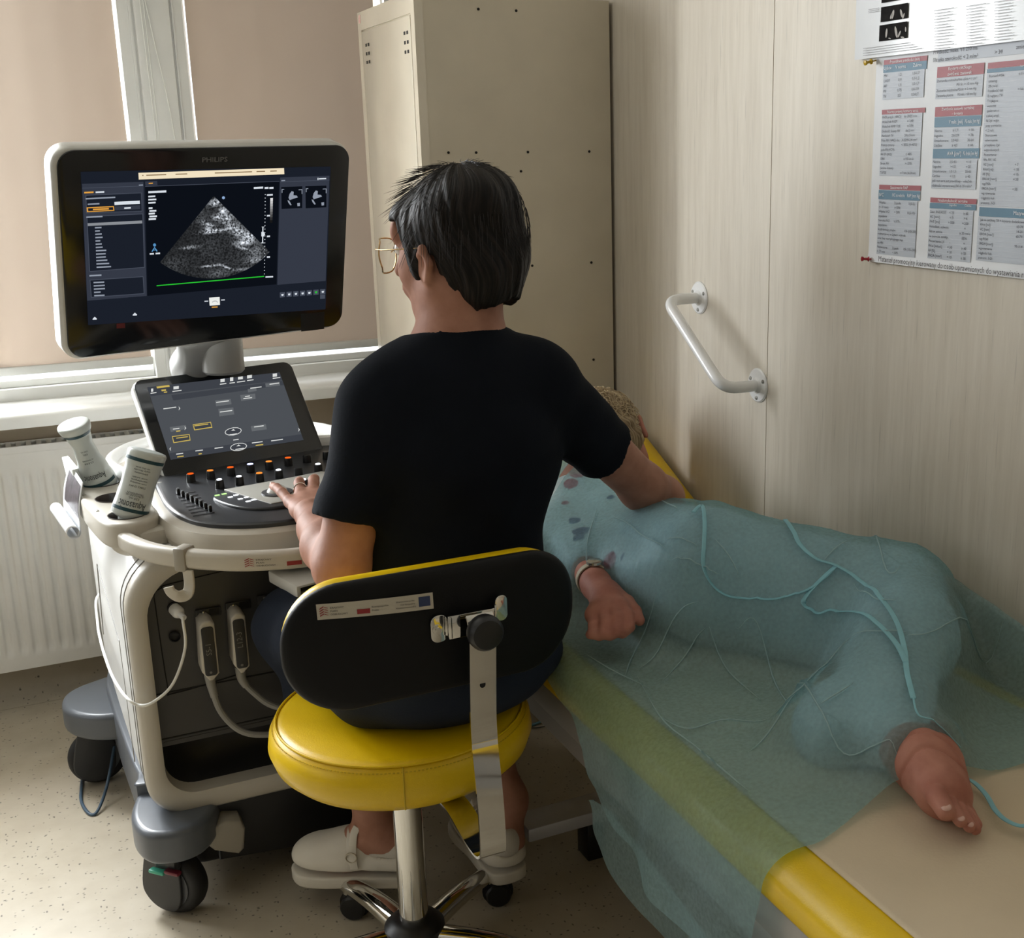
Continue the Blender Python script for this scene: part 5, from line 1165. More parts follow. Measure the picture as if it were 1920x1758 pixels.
# ================================================================== GEL BOTTLES, PRINT, PAPER BOX
BOT = M('bottle_white', (196, 202, 198), .3, spec=.5, coat=.2); TEAL = M('bottle_teal', (20, 62, 70), .4); BINK = M('bottle_ink', (30, 40, 46), .5)
def bottle(base, top, prof, face, label, lines, flat):
    """inverted bottle: base in the cup, top = its flat bottom"""
    base = Vector(base); top = Vector(top); ax = (top-base); H = ax.length; ax.normalize()
    fx = Vector(face); fx = (fx-ax*fx.dot(ax)).normalized(); sd = ax.cross(fx)       # fx: towards the reader, sd: reader's right when upright
    t = thing('gel_bottle', label, 'bottle', base, group='upside-down gel bottles')
    def rr(h):
        for k in range(len(prof)-1):
            if prof[k][0] <= h <= prof[k+1][0]:
                u = (h-prof[k][0])/max(prof[k+1][0]-prof[k][0], 1e-6); u = u*u*(3-2*u)
                return [prof[k][i]+(prof[k+1][i]-prof[k][i])*u for i in (1, 2)]
        return prof[-1][1:]
    def sf(a, h, off=0.):
        r1, r2 = rr(h); return base+ax*(h*H)+sd*((r1+off)*math.sin(a))+fx*((r2+off)*math.cos(a))
    hs_ = [i/40 for i in range(41)]; vs = []; N = 48
    for h in hs_:
        for k in range(N): vs.append(sf(2*math.pi*k/N, h))
    e = [.97, .9, .7, .3]; 
    for q in e:
        r1, r2 = rr(1.)
        for k in range(N):
            a = 2*math.pi*k/N; vs.append(base+ax*(H+.004*(1-q)**.5)+sd*(r1*q*math.sin(a))+fx*(r2*q*math.cos(a)))
    M_ = len(vs)//N; fs = [(i*N+j, i*N+(j+1) % N, (i+1)*N+(j+1) % N, (i+1)*N+j) for i in range(M_-1) for j in range(N)]+[tuple(range(N)), tuple((M_-1)*N+j for j in range(N))]
    bd = O('bottle_body', MB().raw(vs, fs), BOT, t, ang=60)
    for h0, h1 in ((.115, .165), (.85, .90)):
        g = MB().grid(lambda u, v: sf(rad(-72+144*u), h0+(h1-h0)*v, .0006), 30, 2); O('label_band', g, TEAL, bd)
    g = MB()
    for s_, h, size, w2 in lines:
        m0 = MB().text(s_, (0, 0, 0), (1, 0, 0), (0, 1, 0), 1., align='CENTER'); xs = [q.co.x for q in m0.bm.verts]; k = w2/(max(xs)-min(xs)); m0.bm.verts.index_update()
        r1 = rr(h)[0]; vs = [sf(-(q.co.x*k)/max(r1, .02)*1.0, h-q.co.y*size/H, .0007) for q in m0.bm.verts]
        g.use(BINK).raw(vs, [tuple(q.index for q in f.verts) for f in m0.bm.faces]); m0.bm.free()
    O('label_text', g, None, bd, flat=True)
    O('bottle_neck', MB().cyl(base-ax*.028, base+ax*.004, .012, .02), BOT, t)
    return t
fc = (Vector(CAMP)-Vector((.15, 2.36, .85))).normalized()
c1_ = K(mc[0][0], mc[0][1], .788)
bottle(c1_, at(277, 846, Y=2.395), [(0, .024, .024), (.04, .0335, .0315), (.12, .0345, .0325), (.3, .033, .030), (.5, .0315, .026), (.72, .033, .028), (.9, .0355, .032), (.97, .036, .034), (1, .034, .032)], tuple(fc), 'nearer white gel bottle standing upside down in the front cup holder', [('Aquasonic', .265, .020, .052), ('ULTRASOUND GEL', .37, .005, .034), ('TRANSMISSION', .40, .005, .030), ('250 mL', .33, .006, .02), ('STERILE CE 0413', .5, .005, .03), ('non-staining', .55, .0042, .03), ('hypoallergenic', .59, .0042, .03), ('water soluble', .63, .0042, .028), ('Directions', .70, .005, .024), ('apply liberally', .74, .004, .03), ('to the area', .78, .004, .026)], 1)
c3_ = K(mc[2][0], mc[2][1], .786)
bottle(c3_, at(137, 795, Y=2.62), [(0, .030, .022), (.04, .034, .029), (.14, .0345, .0315), (.3, .030, .026), (.5, .023, .02), (.68, .0205, .019), (.82, .0245, .021), (.93, .031, .028), (.98, .0325, .0295), (1, .031, .028)], tuple((fc+V(-.15, 0, 0)).normalized()), 'farther white gel bottle with a narrow waist, upside down in the rear cup holder', [('Aquasonic', .29, .019, .044), ('CLEAR', .47, .005, .018), ('ULTRASOUND', .51, .0045, .022), ('GEL', .6, .005, .01), ('250 mL', .64, .004, .014)], 1)
t = thing('thermal_print', 'curled strip of thermal scan prints hanging beside the cup holders', 'paper print', (.06, 2.6, .75))
PW = M('thermal_paper', (226, 228, 230), .3, coat=.2)
A0, A1 = at(131, 868, Y=2.70), at(156, 905, Y=2.56); B0, B1 = at(119, 944, Y=2.69), at(152, 990, Y=2.55); 
rdir = (B0-A0).normalized(); 
def paper(u, v):
    top_ = A0.lerp(A1, u); bot = B0.lerp(B1, u)
    if v < .5: k = v/.5; return top_.lerp(bot, k)+V(-.004*math.sin(k*math.pi), 0, 0)
    k = (v-.5)/.5; r = .0135; a = k*rad(400); ct = bot+V(-.0125, 0, -.008)
    return ct+V(.0125*math.cos(a)-(.004*k), 0, 0)*1.0+V(-.0, .0, -.0125*math.sin(a))
pp_ = O('paper_strip', MB().grid(paper, 12, 60), PW, t, ang=180)
md = pp_.modifiers.new('s', 'SOLIDIFY'); md.thickness = .0004
ECH = M('print_echo', (70, 62, 70), .3, var=.75, vscale=70)
g = MB().grid(lambda u, v: paper(.1+.82*u, .05+.36*v)+V(-.0012, -.0006, 0), 8, 8); O('scan_print', g, ECH, t, ang=180)
t = thing('print_paper_box', 'small white paper box with green mark leaning behind the cup holders', 'box', at(165, 880, Y=2.74))
a = at(133, 838, Y=2.78); b = at(158, 908, Y=2.60)
O('carton', MB().box((.064, 2.705, .812), (.014, .13, .046), rot=Euler((0, rad(-6), rad(6))), bev=.002), M('carton_white', (224, 228, 224), .45), t)
# ================================================================== PEOPLE
def skin_mat(name, c1, c2):
    m = bpy.data.materials.new(name); m.use_nodes = True; nt = m.node_tree; L = nt.links; b = nt.nodes['Principled BSDF']
    tc = nt.nodes.new('ShaderNodeTexCoord'); n = nt.nodes.new('ShaderNodeTexNoise'); n.inputs['Scale'].default_value = 28; n.inputs['Detail'].default_value = 6; L.new(tc.outputs['Object'], n.inputs[0])
    cr = nt.nodes.new('ShaderNodeValToRGB'); L.new(n.outputs[0], cr.inputs[0]); cr.color_ramp.elements[0].position = .35; cr.color_ramp.elements[1].position = .7
    cr.color_ramp.elements[0].color = (*lin(c1), 1); cr.color_ramp.elements[1].color = (*lin(c2), 1); L.new(cr.outputs[0], b.inputs['Base Color'])
    b.inputs['Roughness'].default_value = .6; b.inputs['Specular IOR Level'].default_value = .3; b.inputs['Subsurface Weight'].default_value = .04; b.inputs['Subsurface Radius'].default_value = (.01, .004, .002); b.inputs['Subsurface Scale'].default_value = .6
    v = nt.nodes.new('ShaderNodeTexNoise'); v.inputs['Scale'].default_value = 170; v.inputs['Detail'].default_value = 4; L.new(tc.outputs['Object'], v.inputs[0])
    bp = nt.nodes.new('ShaderNodeBump'); bp.inputs['Strength'].default_value = .22; bp.inputs['Distance'].default_value = .0012; L.new(v.outputs[0], bp.inputs['Height']); L.new(bp.outputs[0], b.inputs['Normal'])
    return m
SKIN = skin_mat('skin_woman', (160, 112, 92), (180, 132, 112)); SKIN2 = skin_mat('skin_patient', (172, 112, 96), (192, 134, 116))
CLOTH = M('navy_scrub_top', (17, 21, 29), .92, var=.08, vscale=20, bump=.25, bscale=260, spec=.15)
TROU = M('navy_trousers', (35, 42, 56), .9, var=.07, vscale=14, bump=.3, bscale=320, spec=.2)
def hair_mat(name, dark, light, sc=90):
    m = bpy.data.materials.new(name); m.use_nodes = True; nt = m.node_tree; L = nt.links; b = nt.nodes['Principled BSDF']
    at_ = nt.nodes.new('ShaderNodeAttribute'); at_.attribute_name = 'flow'
    n = nt.nodes.new('ShaderNodeTexNoise'); n.inputs['Scale'].default_value = 1.; n.inputs['Detail'].default_value = 5; L.new(at_.outputs['Vector'], n.inputs[0])
    cr = nt.nodes.new('ShaderNodeValToRGB'); L.new(n.outputs[0], cr.inputs[0]); cr.color_ramp.elements[0].position = .42; cr.color_ramp.elements[1].position = .72
    cr.color_ramp.elements[0].color = (*lin(dark), 1); cr.color_ramp.elements[1].color = (*lin(light), 1); L.new(cr.outputs[0], b.inputs['Base Color'])
    bp = nt.nodes.new('ShaderNodeBump'); bp.inputs['Strength'].default_value = .7; bp.inputs['Distance'].default_value = .003; L.new(n.outputs[0], bp.inputs['Height']); L.new(bp.outputs[0], b.inputs['Normal'])
    b.inputs['Roughness'].default_value = .5; b.inputs['Specular IOR Level'].default_value = .22; return m
# ------------------------------------------------------------------ the sonographer
PW_ = thing('person', 'person in navy scrub top seated on the yellow stool, back turned, hand on the trackball', 'person', (.585, 1.86, 0))
# head frame: x = person's right, y = facing, z = up
fa = rad(-36); fd = V(math.sin(fa), math.cos(fa), -.10).normalized()
HZ = V(.02, .0, 1); HX = fd.cross(HZ).normalized(); HZ = HX.cross(fd).normalized()
HC = V(.646, 1.872, 1.300)
def h(x, y, z): return HC+HX*x+fd*y+HZ*z
HR = npf(Matrix((HX, fd, HZ)).transposed())
def hell(c, r): return ell(h(*c), r, HR)
torso = [ell((.585, 1.835, .64), (.182, .128, .115)), ell((.597, 1.85, .80), (.148, .100, .14)), ell((.628, 1.85, .97), (.165, .108, .165)),
         cone((.50, 1.845, 1.075), (.775, 1.85, 1.08), .058, .058), ell((.635, 1.85, 1.10), (.14, .075, .07))]
Lsh, Lel, Lwr = (.495, 1.845, 1.055), (.408, 1.80, .826), (.424, 2.085, .833)
Rsh, Rel, Rwr = (.788, 1.855, 1.060), (1.02, 1.94, .840), (1.150, 2.070, .735)
armL = [cone(Lsh, (.446, 1.82, .93), .055, .047), cone((.446, 1.82, .93), Lel, .047, .041), cone(Lel, (.411, 1.89, .832), .042, .043), cone((.411, 1.89, .832), (.418, 1.99, .833), .043, .034), cone((.418, 1.99, .833), Lwr, .034, .0255), ell((.407, 1.788, .820), (.037, .034, .032))]
armR = [cone(Rsh, (.90, 1.898, .955), .056, .048), cone((.90, 1.898, .955), Rel, .048, .043), cone(Rel, (1.078, 1.968, .800), .044, .042), cone((1.078, 1.968, .800), Rwr, .042, .026), ell((1.02, 1.93, .835), (.04, .036, .036))]
neck = [cone((.642, 1.858, 1.24), (.636, 1.852, 1.12), .053, .060), cone(h(0, -.02, -.03), (.638, 1.855, 1.15), .056, .058)]
kL, kR, aL, aR = (.396, 2.165, .596), (.705, 2.19, .60), (.508, 2.098, .185), (.757, 2.028, .20)
legs = [cone((.50, 1.87, .625), kL, .082, .058), cone((.665, 1.87, .625), kR, .082, .058)]
sh_ = [cone(kL, (.44, 2.145, .42), .052, .050), cone((.44, 2.145, .42), aL, .050, .030), cone(kR, (.735, 2.14, .42), .052, .050), cone((.735, 2.14, .42), aR, .050, .030)]
def foot(a, heel, ball, toe): return [cone(a, heel, .030, .031), cone(a, ball, .028, .026), cone(heel, ball, .029, .030), cone(ball, toe, .030, .018)]
fL = foot(aL, (.545, 2.075, .135), (.45, 2.125, .122), (.405, 2.155, .112)); fR = foot(aR, (.735, 1.990, .135), (.742, 2.10, .125), (.738, 2.16, .112))
head = [hell((0, -.012, .022), (.074, .094, .098)), hell((0, .03, -.045), (.058, .060, .062)), hell((0, .058, -.085), (.030, .030, .022)), hell((0, .082, .04), (.052, .020, .036)),
        hell((-.036, .060, -.02), (.024, .026, .03)), hell((.036, .060, -.02), (.024, .026, .03)), cone(h(0, .096, .012), h(0, .114, -.022), .007, .011), hell((0, .090, -.05), (.024, .014, .016)),
        cone(h(-.055, .005, -.055), h(0, .06, -.09), .020, .018), cone(h(.055, .005, -.055), h(0, .06, -.09), .020, .018)]
headS = U(head, .022)
for s_ in (-1, 1): headS = cut(headS, hell((s_*.031, .106, .016), (.018, .016, .012)), .010)
ears = []
for s_ in (-1, 1):
    e_ = U([cone(h(s_*.078, .016, .000), h(s_*.087, .000, .010), .005, .0065), cone(h(s_*.087, .000, .010), h(s_*.088, -.010, -.014), .0065, .006), cone(h(s_*.088, -.010, -.014), h(s_*.080, .002, -.038), .006, .0075), hell((s_*.076, .010, -.016), (.006, .016, .022))], .006); ears.append(e_)
headA = U([headS]+ears, .006)
def core(P):
    d = smin(U(torso+neck, .045)(P), U(armL+armR, .02)(P), .022); d = smin(d, headA(P), .022); return smin(d, U(legs+sh_+fL+fR, .035)(P), .03)
core.bb = (_v((.22, 1.62, .08)), _v((1.24, 2.3, 1.46)))
def hand_sdf(wr, palm, fingers, k=.006):
    """palm: list of cones; fingers: chains of (points, radii)"""
    fs = [U(palm, .016)]
    for pts, rs in fingers: fs.append(U(chain(pts, rs), .003))
    return U(fs, k)
KL = [(.411, 2.190, .830), (.434, 2.204, .837), (.457, 2.206, .839), (.479, 2.198, .837)]
HL = hand_sdf(Lwr, [cone(Lwr, (.417, 2.14, .828), .022, .015), cone(Lwr, (.472, 2.13, .828), .021, .014), cone((.417, 2.13, .828), KL[0], .015, .0115), cone((.432, 2.13, .832), KL[1], .015, .012), cone((.452, 2.13, .832), KL[2], .015, .012), cone((.470, 2.13, .831), KL[3], .015, .012)],
    [([KL[0], (.405, 2.232, .839), (.401, 2.262, .842), (.399, 2.288, .8385)], [.0105, .0095, .0085, .0075]),
     ([KL[1], (.442, 2.252, .848), (.449, 2.283, .843), (.455, 2.308, .829)], [.0115, .010, .009, .0078]),
     ([KL[2], (.471, 2.258, .849), (.480, 2.292, .842), (.487, 2.318, .826)], [.0115, .0102, .0092, .008]),
     ([KL[3], (.497, 2.246, .847), (.508, 2.279, .840), (.516, 2.303, .824)], [.0112, .010, .009, .0078]),
     ([(.466, 2.11, .826), (.493, 2.145, .822), (.512, 2.178, .819), (.527, 2.205, .816)], [.015, .012, .0105, .009])])
HR_ = hand_sdf(Rwr, [cone(Rwr, (1.1850, 2.1350, 0.7100), .025, .020), cone((1.1700, 2.1000, 0.7250), (1.2050, 2.1200, 0.7000), .02, .014)],
    [([(1.1950, 2.1450, 0.7200), (1.2120, 2.1720, 0.7130), (1.2000, 2.1900, 0.6980), (1.1830, 2.1860, 0.6920)], [.0115, .0105, .009, .008]),
     ([(1.1950, 2.1450, 0.7030), (1.2120, 2.1700, 0.6930), (1.2000, 2.1880, 0.6790), (1.1830, 2.1830, 0.6750)], [.0118, .0105, .0092, .008]),
     ([(1.1900, 2.1380, 0.6870), (1.2060, 2.1620, 0.6750), (1.1950, 2.1780, 0.6620), (1.1800, 2.1720, 0.6590)], [.0115, .010, .009, .008]),
     ([(1.1820, 2.1280, 0.6730), (1.1960, 2.1500, 0.6600), (1.1870, 2.1630, 0.6490), (1.1740, 2.1580, 0.6460)], [.0105, .0092, .0085, .0075]),
     ([(1.1650, 2.1050, 0.7300), (1.1620, 2.1380, 0.7250), (1.1660, 2.1630, 0.7130)], [.015, .0115, .009])])
bodyP = [nets(core, .0062, bb=(_v((.24, 1.66, .085)), _v((1.235, 2.24, 1.45))), keep=lambda v: ~(((v-np.array(h(0, .0, 0)))@HR[:, 1] > -.20) & (v[:, 2] > 1.20)) & ~((v[:, 1] > 2.03) & (v[:, 0] < .56) & (v[:, 2] > .75)) & ~(v[:, 0] > 1.125))]
def hb(P):
    d = smin(U(torso+neck, .045)(P), U(armL+armR, .02)(P), .022); return smin(d, headA(P), .022)
bodyP.append(nets(hb, .0032, bb=(_v(HC)-_v((.16, .16, .15)), _v(HC)+_v((.16, .16, .16))), keep=lambda v: v[:, 2] > 1.19))
def hl2(P): return smin(U(armL, .02)(P), HL(P), .012)
bodyP.append(nets(hl2, .0019, bb=(_v((.36, 2.0, .77)), _v((.55, 2.34, .89))), keep=lambda v: v[:, 1] > 2.02))
def hr2(P): return smin(U(armR, .02)(P), HR_(P), .012)
bodyP.append(nets(hr2, .003, bb=(_v((1.06, 1.95, .62)), _v((1.27, 2.24, .87))), keep=lambda v: v[:, 0] > 1.115))
WB = O('body', mesh_of(bodyP, 'body', 1), SKIN, PW_, ang=180)
O('wedding_ring', MB().tube([V(.4378, 2.226, .8425)+V(1, -.12, 0).normalized()*(.0118*math.cos(a))+V(.1, .25, 1).normalized()*(.0118*math.sin(a)) for a in [2*math.pi*k/28 for k in range(28)]], .0014, 8, closed=True), M('silver_ring', (220, 215, 205), .15, 1.), WB)
for s_ in (-1, 1):
    e_ = O('eye', MB().ball(h(s_*.031, .083, .014), .0125), M('eye_white', (225, 220, 215), .2, coat=.5), WB)
    O('iris', MB().lathe([(0, 0), (.0055, 0), (.0055, .0006)], h(s_*.031, .0952, .014), fd, 16), M('iris_brown', (70, 44, 28), .2), e_)
O('lips', MB().ball(h(0, .1005, -.052), .012, sc=(1.6, .4, .45), rot=Matrix(HR.tolist())), M('lips_rose', (168, 96, 88), .4), WB)
# nails of the left hand
NAIL = M('nail', (214, 170, 156), .25, coat=.4)
for p, d, r_ in (((.399, 2.291, .8395), (-.1, 1, -.1), .0062), ((.4555, 2.310, .832), (.2, .9, -.5), .0066), ((.4875, 2.320, .829), (.2, .9, -.5), .0068), ((.5165, 2.305, .827), (.2, .9, -.5), .0066)):
    d = V(d).normalized(); z_ = V(0, .4, 1); fr_ = frame(y=d, z=z_); O('fingernail', MB().ball(V(p)+fr_.col[2]*.0048, r_, sc=(.85, 1.1, .35), rot=fr_, seg=12), NAIL, WB)
# scrub top
def creases(P):
    x, y, z = P[:, 0], P[:, 1], P[:, 2]
    return (.0022*np.sin(34*z+11*x+3*np.sin(9*x)+1.2*np.sin(17*x+8*z))*np.exp(-((z-.80)/.10)**2)+.0018*np.sin(26*(x+.8*z)+4*np.sin(7*z))+.0012*np.sin(47*(x-.6*z)+2*np.sin(11*z)))
slL = [cone(Lsh, (.440, 1.815, .92), .063, .056), cone((.440, 1.815, .92), (.415, 1.805, .865), .056, .055)]
slR = [cone(Rsh, (.88, 1.890, .972), .064, .059), cone((.88, 1.890, .972), (.95, 1.915, .905), .059, .058)]
t2 = [ell((.588, 1.832, .66), (.186, .130, .14)), ell((.597, 1.845, .80), (.170, .116, .17)), ell((.625, 1.85, .97), (.182, .120, .175)), cone((.503, 1.845, 1.077), (.770, 1.85, 1.080), .064, .064), ell((.637, 1.85, 1.105), (.15, .083, .077)), cone((.64, 1.853, 1.10), (.641, 1.854, 1.165), .082, .069)]
# hem of each sleeve: flat cut with a hollow opening round the arm
dL = (V(*Lel)-V(*Lsh)).normalized(); dR = (V(*Rel)-V(.88, 1.890, .972)).normalized()
hL = V(.424, 1.810, .898); hR = V(.922, 1.906, .932)
def shirt0(P):
    q1, q2 = (P-_v(hL))@_v(dL), (P-_v(hR))@_v(dR)
    sl1 = np.maximum(U(slL, .01)(P), q1); sl2 = np.maximum(U(slR, .01)(P), q2)
    return smin(smin(U(t2, .035)(P), sl1, .03), sl2, .03)-.002+creases(P)
shirt0.bb = (_v((.30, 1.65, .58)), _v((1.08, 2.05, 1.24)))
sp_ = cut(shirt0, infl(U([cone((.642, 1.858, 1.26), (.637, 1.862, 1.135), .058, .062)], .01), .004), .006)
def sleevecut(P):
    a = sp_(P)
    zc = P[:, 2]; top = 1.176+.02*np.clip((P[:, 1]-1.85)/.1, -1, 1)*-1
    a = np.maximum(a, zc-top); a = np.maximum(a, .60-zc)
    ai = np.minimum(U([cone(hL-dL*.03, hL+dL*.02, .040, .0475)], .01)(P), U([cone(hR-dR*.03, hR+dR*.02, .043, .051)], .01)(P)); return np.maximum(a, -ai)
sleevecut.bb = (_v((.31, 1.66, .585)), _v((1.06, 2.04, 1.21)))
TOPM = O('scrub_top', mesh_of([nets(sleevecut, .0055)], 'top', 1), CLOTH, PW_, ang=180)
0 and O('neck_band', MB().tube(catmull([V(.641, 1.856, 1.170)+V(math.cos(a)*.068, math.sin(a)*.068, -.024*math.sin(a)) for a in [2*math.pi*k/16 for k in range(16)]], 4, closed=True), .0042, 8, closed=True), CLOTH, TOPM)
# trousers
def tr0(P):
    x, y, z = P[:, 0], P[:, 1], P[:, 2]
    d = U([ell((.576, 1.828, .625), (.210, .162, .102)), cone((.468, 1.85, .622), kL, .099, .072), cone((.675, 1.86, .625), kR, .096, .069), cone(kL, (.438, 2.146, .43), .066, .062), cone((.438, 2.146, .43), (.478, 2.122, .30), .062, .054), cone(kR, (.73, 2.14, .43), .066, .062), cone((.73, 2.14, .43), (.748, 2.08, .28), .062, .052)], .04)(P)
    d = d+.002*np.sin(60*(y+.5*z)+3*np.sin(8*x))*np.exp(-((z-.6)/.12)**2)+.0012*np.sin(90*z+20*x)*np.exp(-((y-2.14)/.05)**2)
    return np.maximum(np.maximum(d, z-.74), .541-z+np.where(((x-SX)**2+(y-SY)**2) < .226**2, 0, -1.))
def tr1(P): return np.maximum(tr0(P), .285-P[:, 2])
tr1.bb = (_v((.20, 1.60, .26)), _v((.86, 2.30, .76)))
O('trousers', mesh_of([nets(tr1, .0062)], 'tr', 1), TROU, PW_, ang=180)
# clogs and socks
CLOG = M('clog_white', (222, 216, 204), .42, bump=.1, bscale=200); SOLE = M('clog_sole', (214, 208, 196), .6); SOCK = M('sock_white', (208, 202, 192), .85, bump=.4, bscale=500)
def clog(heel, toe, sole_z, nm, lab):
    heel = V(heel); toe = V(toe); d = (toe-heel); d.z = 0; Ln = d.length; d.normalize(); s_ = d.cross(V(0, 0, 1))
    def g(a, b, z): return V(heel.x, heel.y, sole_z)+d*a+s_*b+V(0, 0, z)
    par = bpy.data.objects.new(nm, None); COL.objects.link(par); par.parent = PW_; par['label'] = lab; par.location = V(heel.x, heel.y, sole_z)-PW_.location
    Rm = npf(Matrix((d, s_, V(0, 0, 1))).transposed())
    so_ = [(v.x, v.y) for v in catmull([Vector((a, b, 0)) for a, b in ((-.040, 0), (-.026, .036), (.03, .043), (.09, .046), (.15, .054), (.20, .044), (.226, .0), (.20, -.042), (.15, -.050), (.09, -.044), (.03, -.043), (-.026, -.036))], 5, closed=True)]
    O('clog_sole', MB().prism(so_, g(0, 0, -.003), d, s_, .025, bev=.005), SOLE, par, ang=50)
    up = U([ell(g(.145, 0, .022), (.078, .051, .044), Rm), ell(g(.095, 0, .03), (.052, .047, .050), Rm)], .03)
    rim = U([ell(g(.0, 0, .018), (.044, .045, .036), Rm), ell(g(.05, 0, .02), (.06, .046, .034), Rm)], .02)
    up = cut(up, ell(g(.02, 0, .07), (.085, .036, .055), Rm), .006); rim = cut(rim, ell(g(.02, 0, .050), (.066, .038, .036), Rm), .004)
    al = U([up, rim], .006)
    fb = lambda P: np.maximum(al(P), sole_z+.012-P[:, 2]); fb.bb = (np.array(g(.09, 0, .02))-.16, np.array(g(.09, 0, .02))+.16)
    O('clog_upper', mesh_of([nets(fb, .0035)], 'c', 1), CLOG, par, ang=180)
    st_ = [g(.085, -.049, .02), g(.088, -.047, .045), g(.092, -.025, .077), g(.095, .0, .083), g(.092, .027, .076), g(.088, .048, .045), g(.085, .050, .02)]
    O('clog_strap', MB().sweep(catmull(st_, 6), rrect(.003, .020, .001, 2), up=tuple(d)), CLOG, par, ang=60)
    O('strap_tab', MB().sweep(catmull([g(.088, -.038, .055), g(.085, -.034, .085), g(.078, -.030, .10)], 5), rrect(.003, .015, .001, 2), up=tuple(d)), CLOG, par, ang=60)
    O('buckle', MB().tube([g(.088+.011*math.cos(a), -.050, .045+.010*math.sin(a)) for a in [2*math.pi*k/16 for k in range(16)]], .0015, 6, closed=True), M('buckle_beige', (190, 180, 160), .3, .5), par)
    sk_ = U([ell(g(.0, 0, .045), (.038, .036, .040), Rm), ell(g(.05, 0, .042), (.06, .036, .036), Rm), ell(g(.11, 0, .04), (.05, .034, .030), Rm)], .02)
    sk2 = lambda P: np.maximum(sk_(P), P[:, 2]-(sole_z+.078)); sk2.bb = sk_.bb
    O('sock', mesh_of([nets(sk2, .004)], 's', 1), SOCK, par, ang=180)
clog((.548, 2.070, 0), (.40, 2.158, 0), .092, 'left_clog', 'white clog pointing left, foot resting on the stool base')
clog((.728, 1.985, 0), (.722, 2.16, 0), .094, 'right_clog', 'white clog seen from behind, resting on the right leg of the stool base')
# hair
def hairf(P):
    q = (P-_v(HC))@HR; x, y, z = q[:, 0], q[:, 1], q[:, 2]
    cap = hell((0, -.012, .034), (.088, .102, .096))(P); back = hell((0, -.052, -.012), (.080, .070, .084))(P); nape = hell((0, -.062, -.070), (.056, .036, .036))(P)
    crown = hell((-.01, -.045, .072), (.080, .080, .062))(P); fr_ = hell((-.008, .058, .064), (.056, .031, .022))(P); sideL = hell((-.076, .026, .006), (.009, .018, .046))(P); sideR = hell((.076, .026, .006), (.009, .018, .046))(P)
    d = smin(smin(cap, back, .03), smin(crown, nape, .03), .025); d = smin(d, fr_, .03)
    # open the face
    d = np.maximum(d, -np.maximum(np.maximum(-(y-.050-.12*np.maximum(z, 0)), z-.060), -1))
    # clear the ears and below
    d = np.maximum(d, -(np.maximum(np.abs(y-.006)-.024, z-.000)))*1.0
    d = np.maximum(d, -np.maximum(-(y+.03), z+.034)); d = np.maximum(d, -.100-z+.02*np.cos(x*30))
    d = smin(d, np.maximum(sideL, z-.06), .008); d = smin(d, np.maximum(sideR, z-.06), .008)
    th = np.arctan2(x, -(y+.03)); ph = z*8
    d = d+.0013*np.sin(19*th+4*np.sin(ph*1.3)+2.5*np.sin(5*th))+.0008*np.sin(43*th+5*np.sin(ph*1.1+th*3))+.0015*np.sin(7*th+50*z+2*np.sin(4*th))
    return d
hairf.bb = (_v(HC)-.155, _v(HC)+.155)
hm = mesh_of([nets(hairf, .003)], 'hair', 1)
def flow_attr(me, c, R3, k1=60, k2=3):
    co = np.empty(len(me.vertices)*3, np.float32); me.vertices.foreach_get('co', co); P = co.reshape(-1, 3); q = (P-_v(c))@R3
    # strands run from the crown outwards: azimuth about the crown is constant along them
    cx_, cy_ = q[:, 0]+.01, q[:, 1]+.035; th = np.arctan2(cx_, -cy_); th = th+1.2*(q[:, 2]*2)+.15*np.sin(q[:, 2]*40)
    f = np.stack([np.cos(th)*k1*.35, np.sin(th)*k1*.35, q[:, 2]*k2*6], 1).astype(np.float32)
    a = me.attributes.new('flow', 'FLOAT_VECTOR', 'POINT'); a.data.foreach_set('vector', f.ravel())
flow_attr(hm, HC, HR)
HAIRM = hair_mat('dark_brown_hair', (11, 9, 9), (44, 37, 33))
HO = O('hair', hm, HAIRM, PW_, ang=180)
rs = np.random.RandomState(3); g = MB(); 
SH = M('hair_strand', (34, 28, 26), .5)
for i in range(1100):
    th = rs.uniform(-math.pi, math.pi); up0 = rs.uniform(-.2, 1.0)
    el = up0*1.35; x, y, z = math.cos(el)*math.sin(th)*.096, -math.cos(el)*math.cos(th)*.112-.018, math.sin(el)*.105+.036
    if y > .03 and z < .07: continue
    ln_ = rs.uniform(.02, .05); out_ = rs.uniform(-.001, .0035)*(2.2 if z > .11 or y > .06 else 1); pts = []
    nx_, ny_, nz_ = x/.096, (y+.018)/.112, (z-.036)/.105
    tx_, ty_ = math.sin(th), -math.cos(th)
    fw = .35 if y > 0 else .12
    for k in range(6):
        u = k/5; s_ = ln_*u
        pts.append(h(x+nx_*(.0005+out_*u)+tx_*s_*.55*max(0, nz_)-fw*s_*.6, y+ny_*(.0005+out_*u)+ty_*s_*.55*max(0, nz_)+fw*s_*(1 if y > 0 else .3), z+nz_*(.001+out_*u)-s_*(.75*(1-max(0, nz_))+.1)-.0))
    g.tube(pts, .00045, 4, scales=[1, 1, .9, .8, .6, .25])
so_ = O('hair_strands', g, SH, HO, ang=180); so_['kind'] = 'stuff'
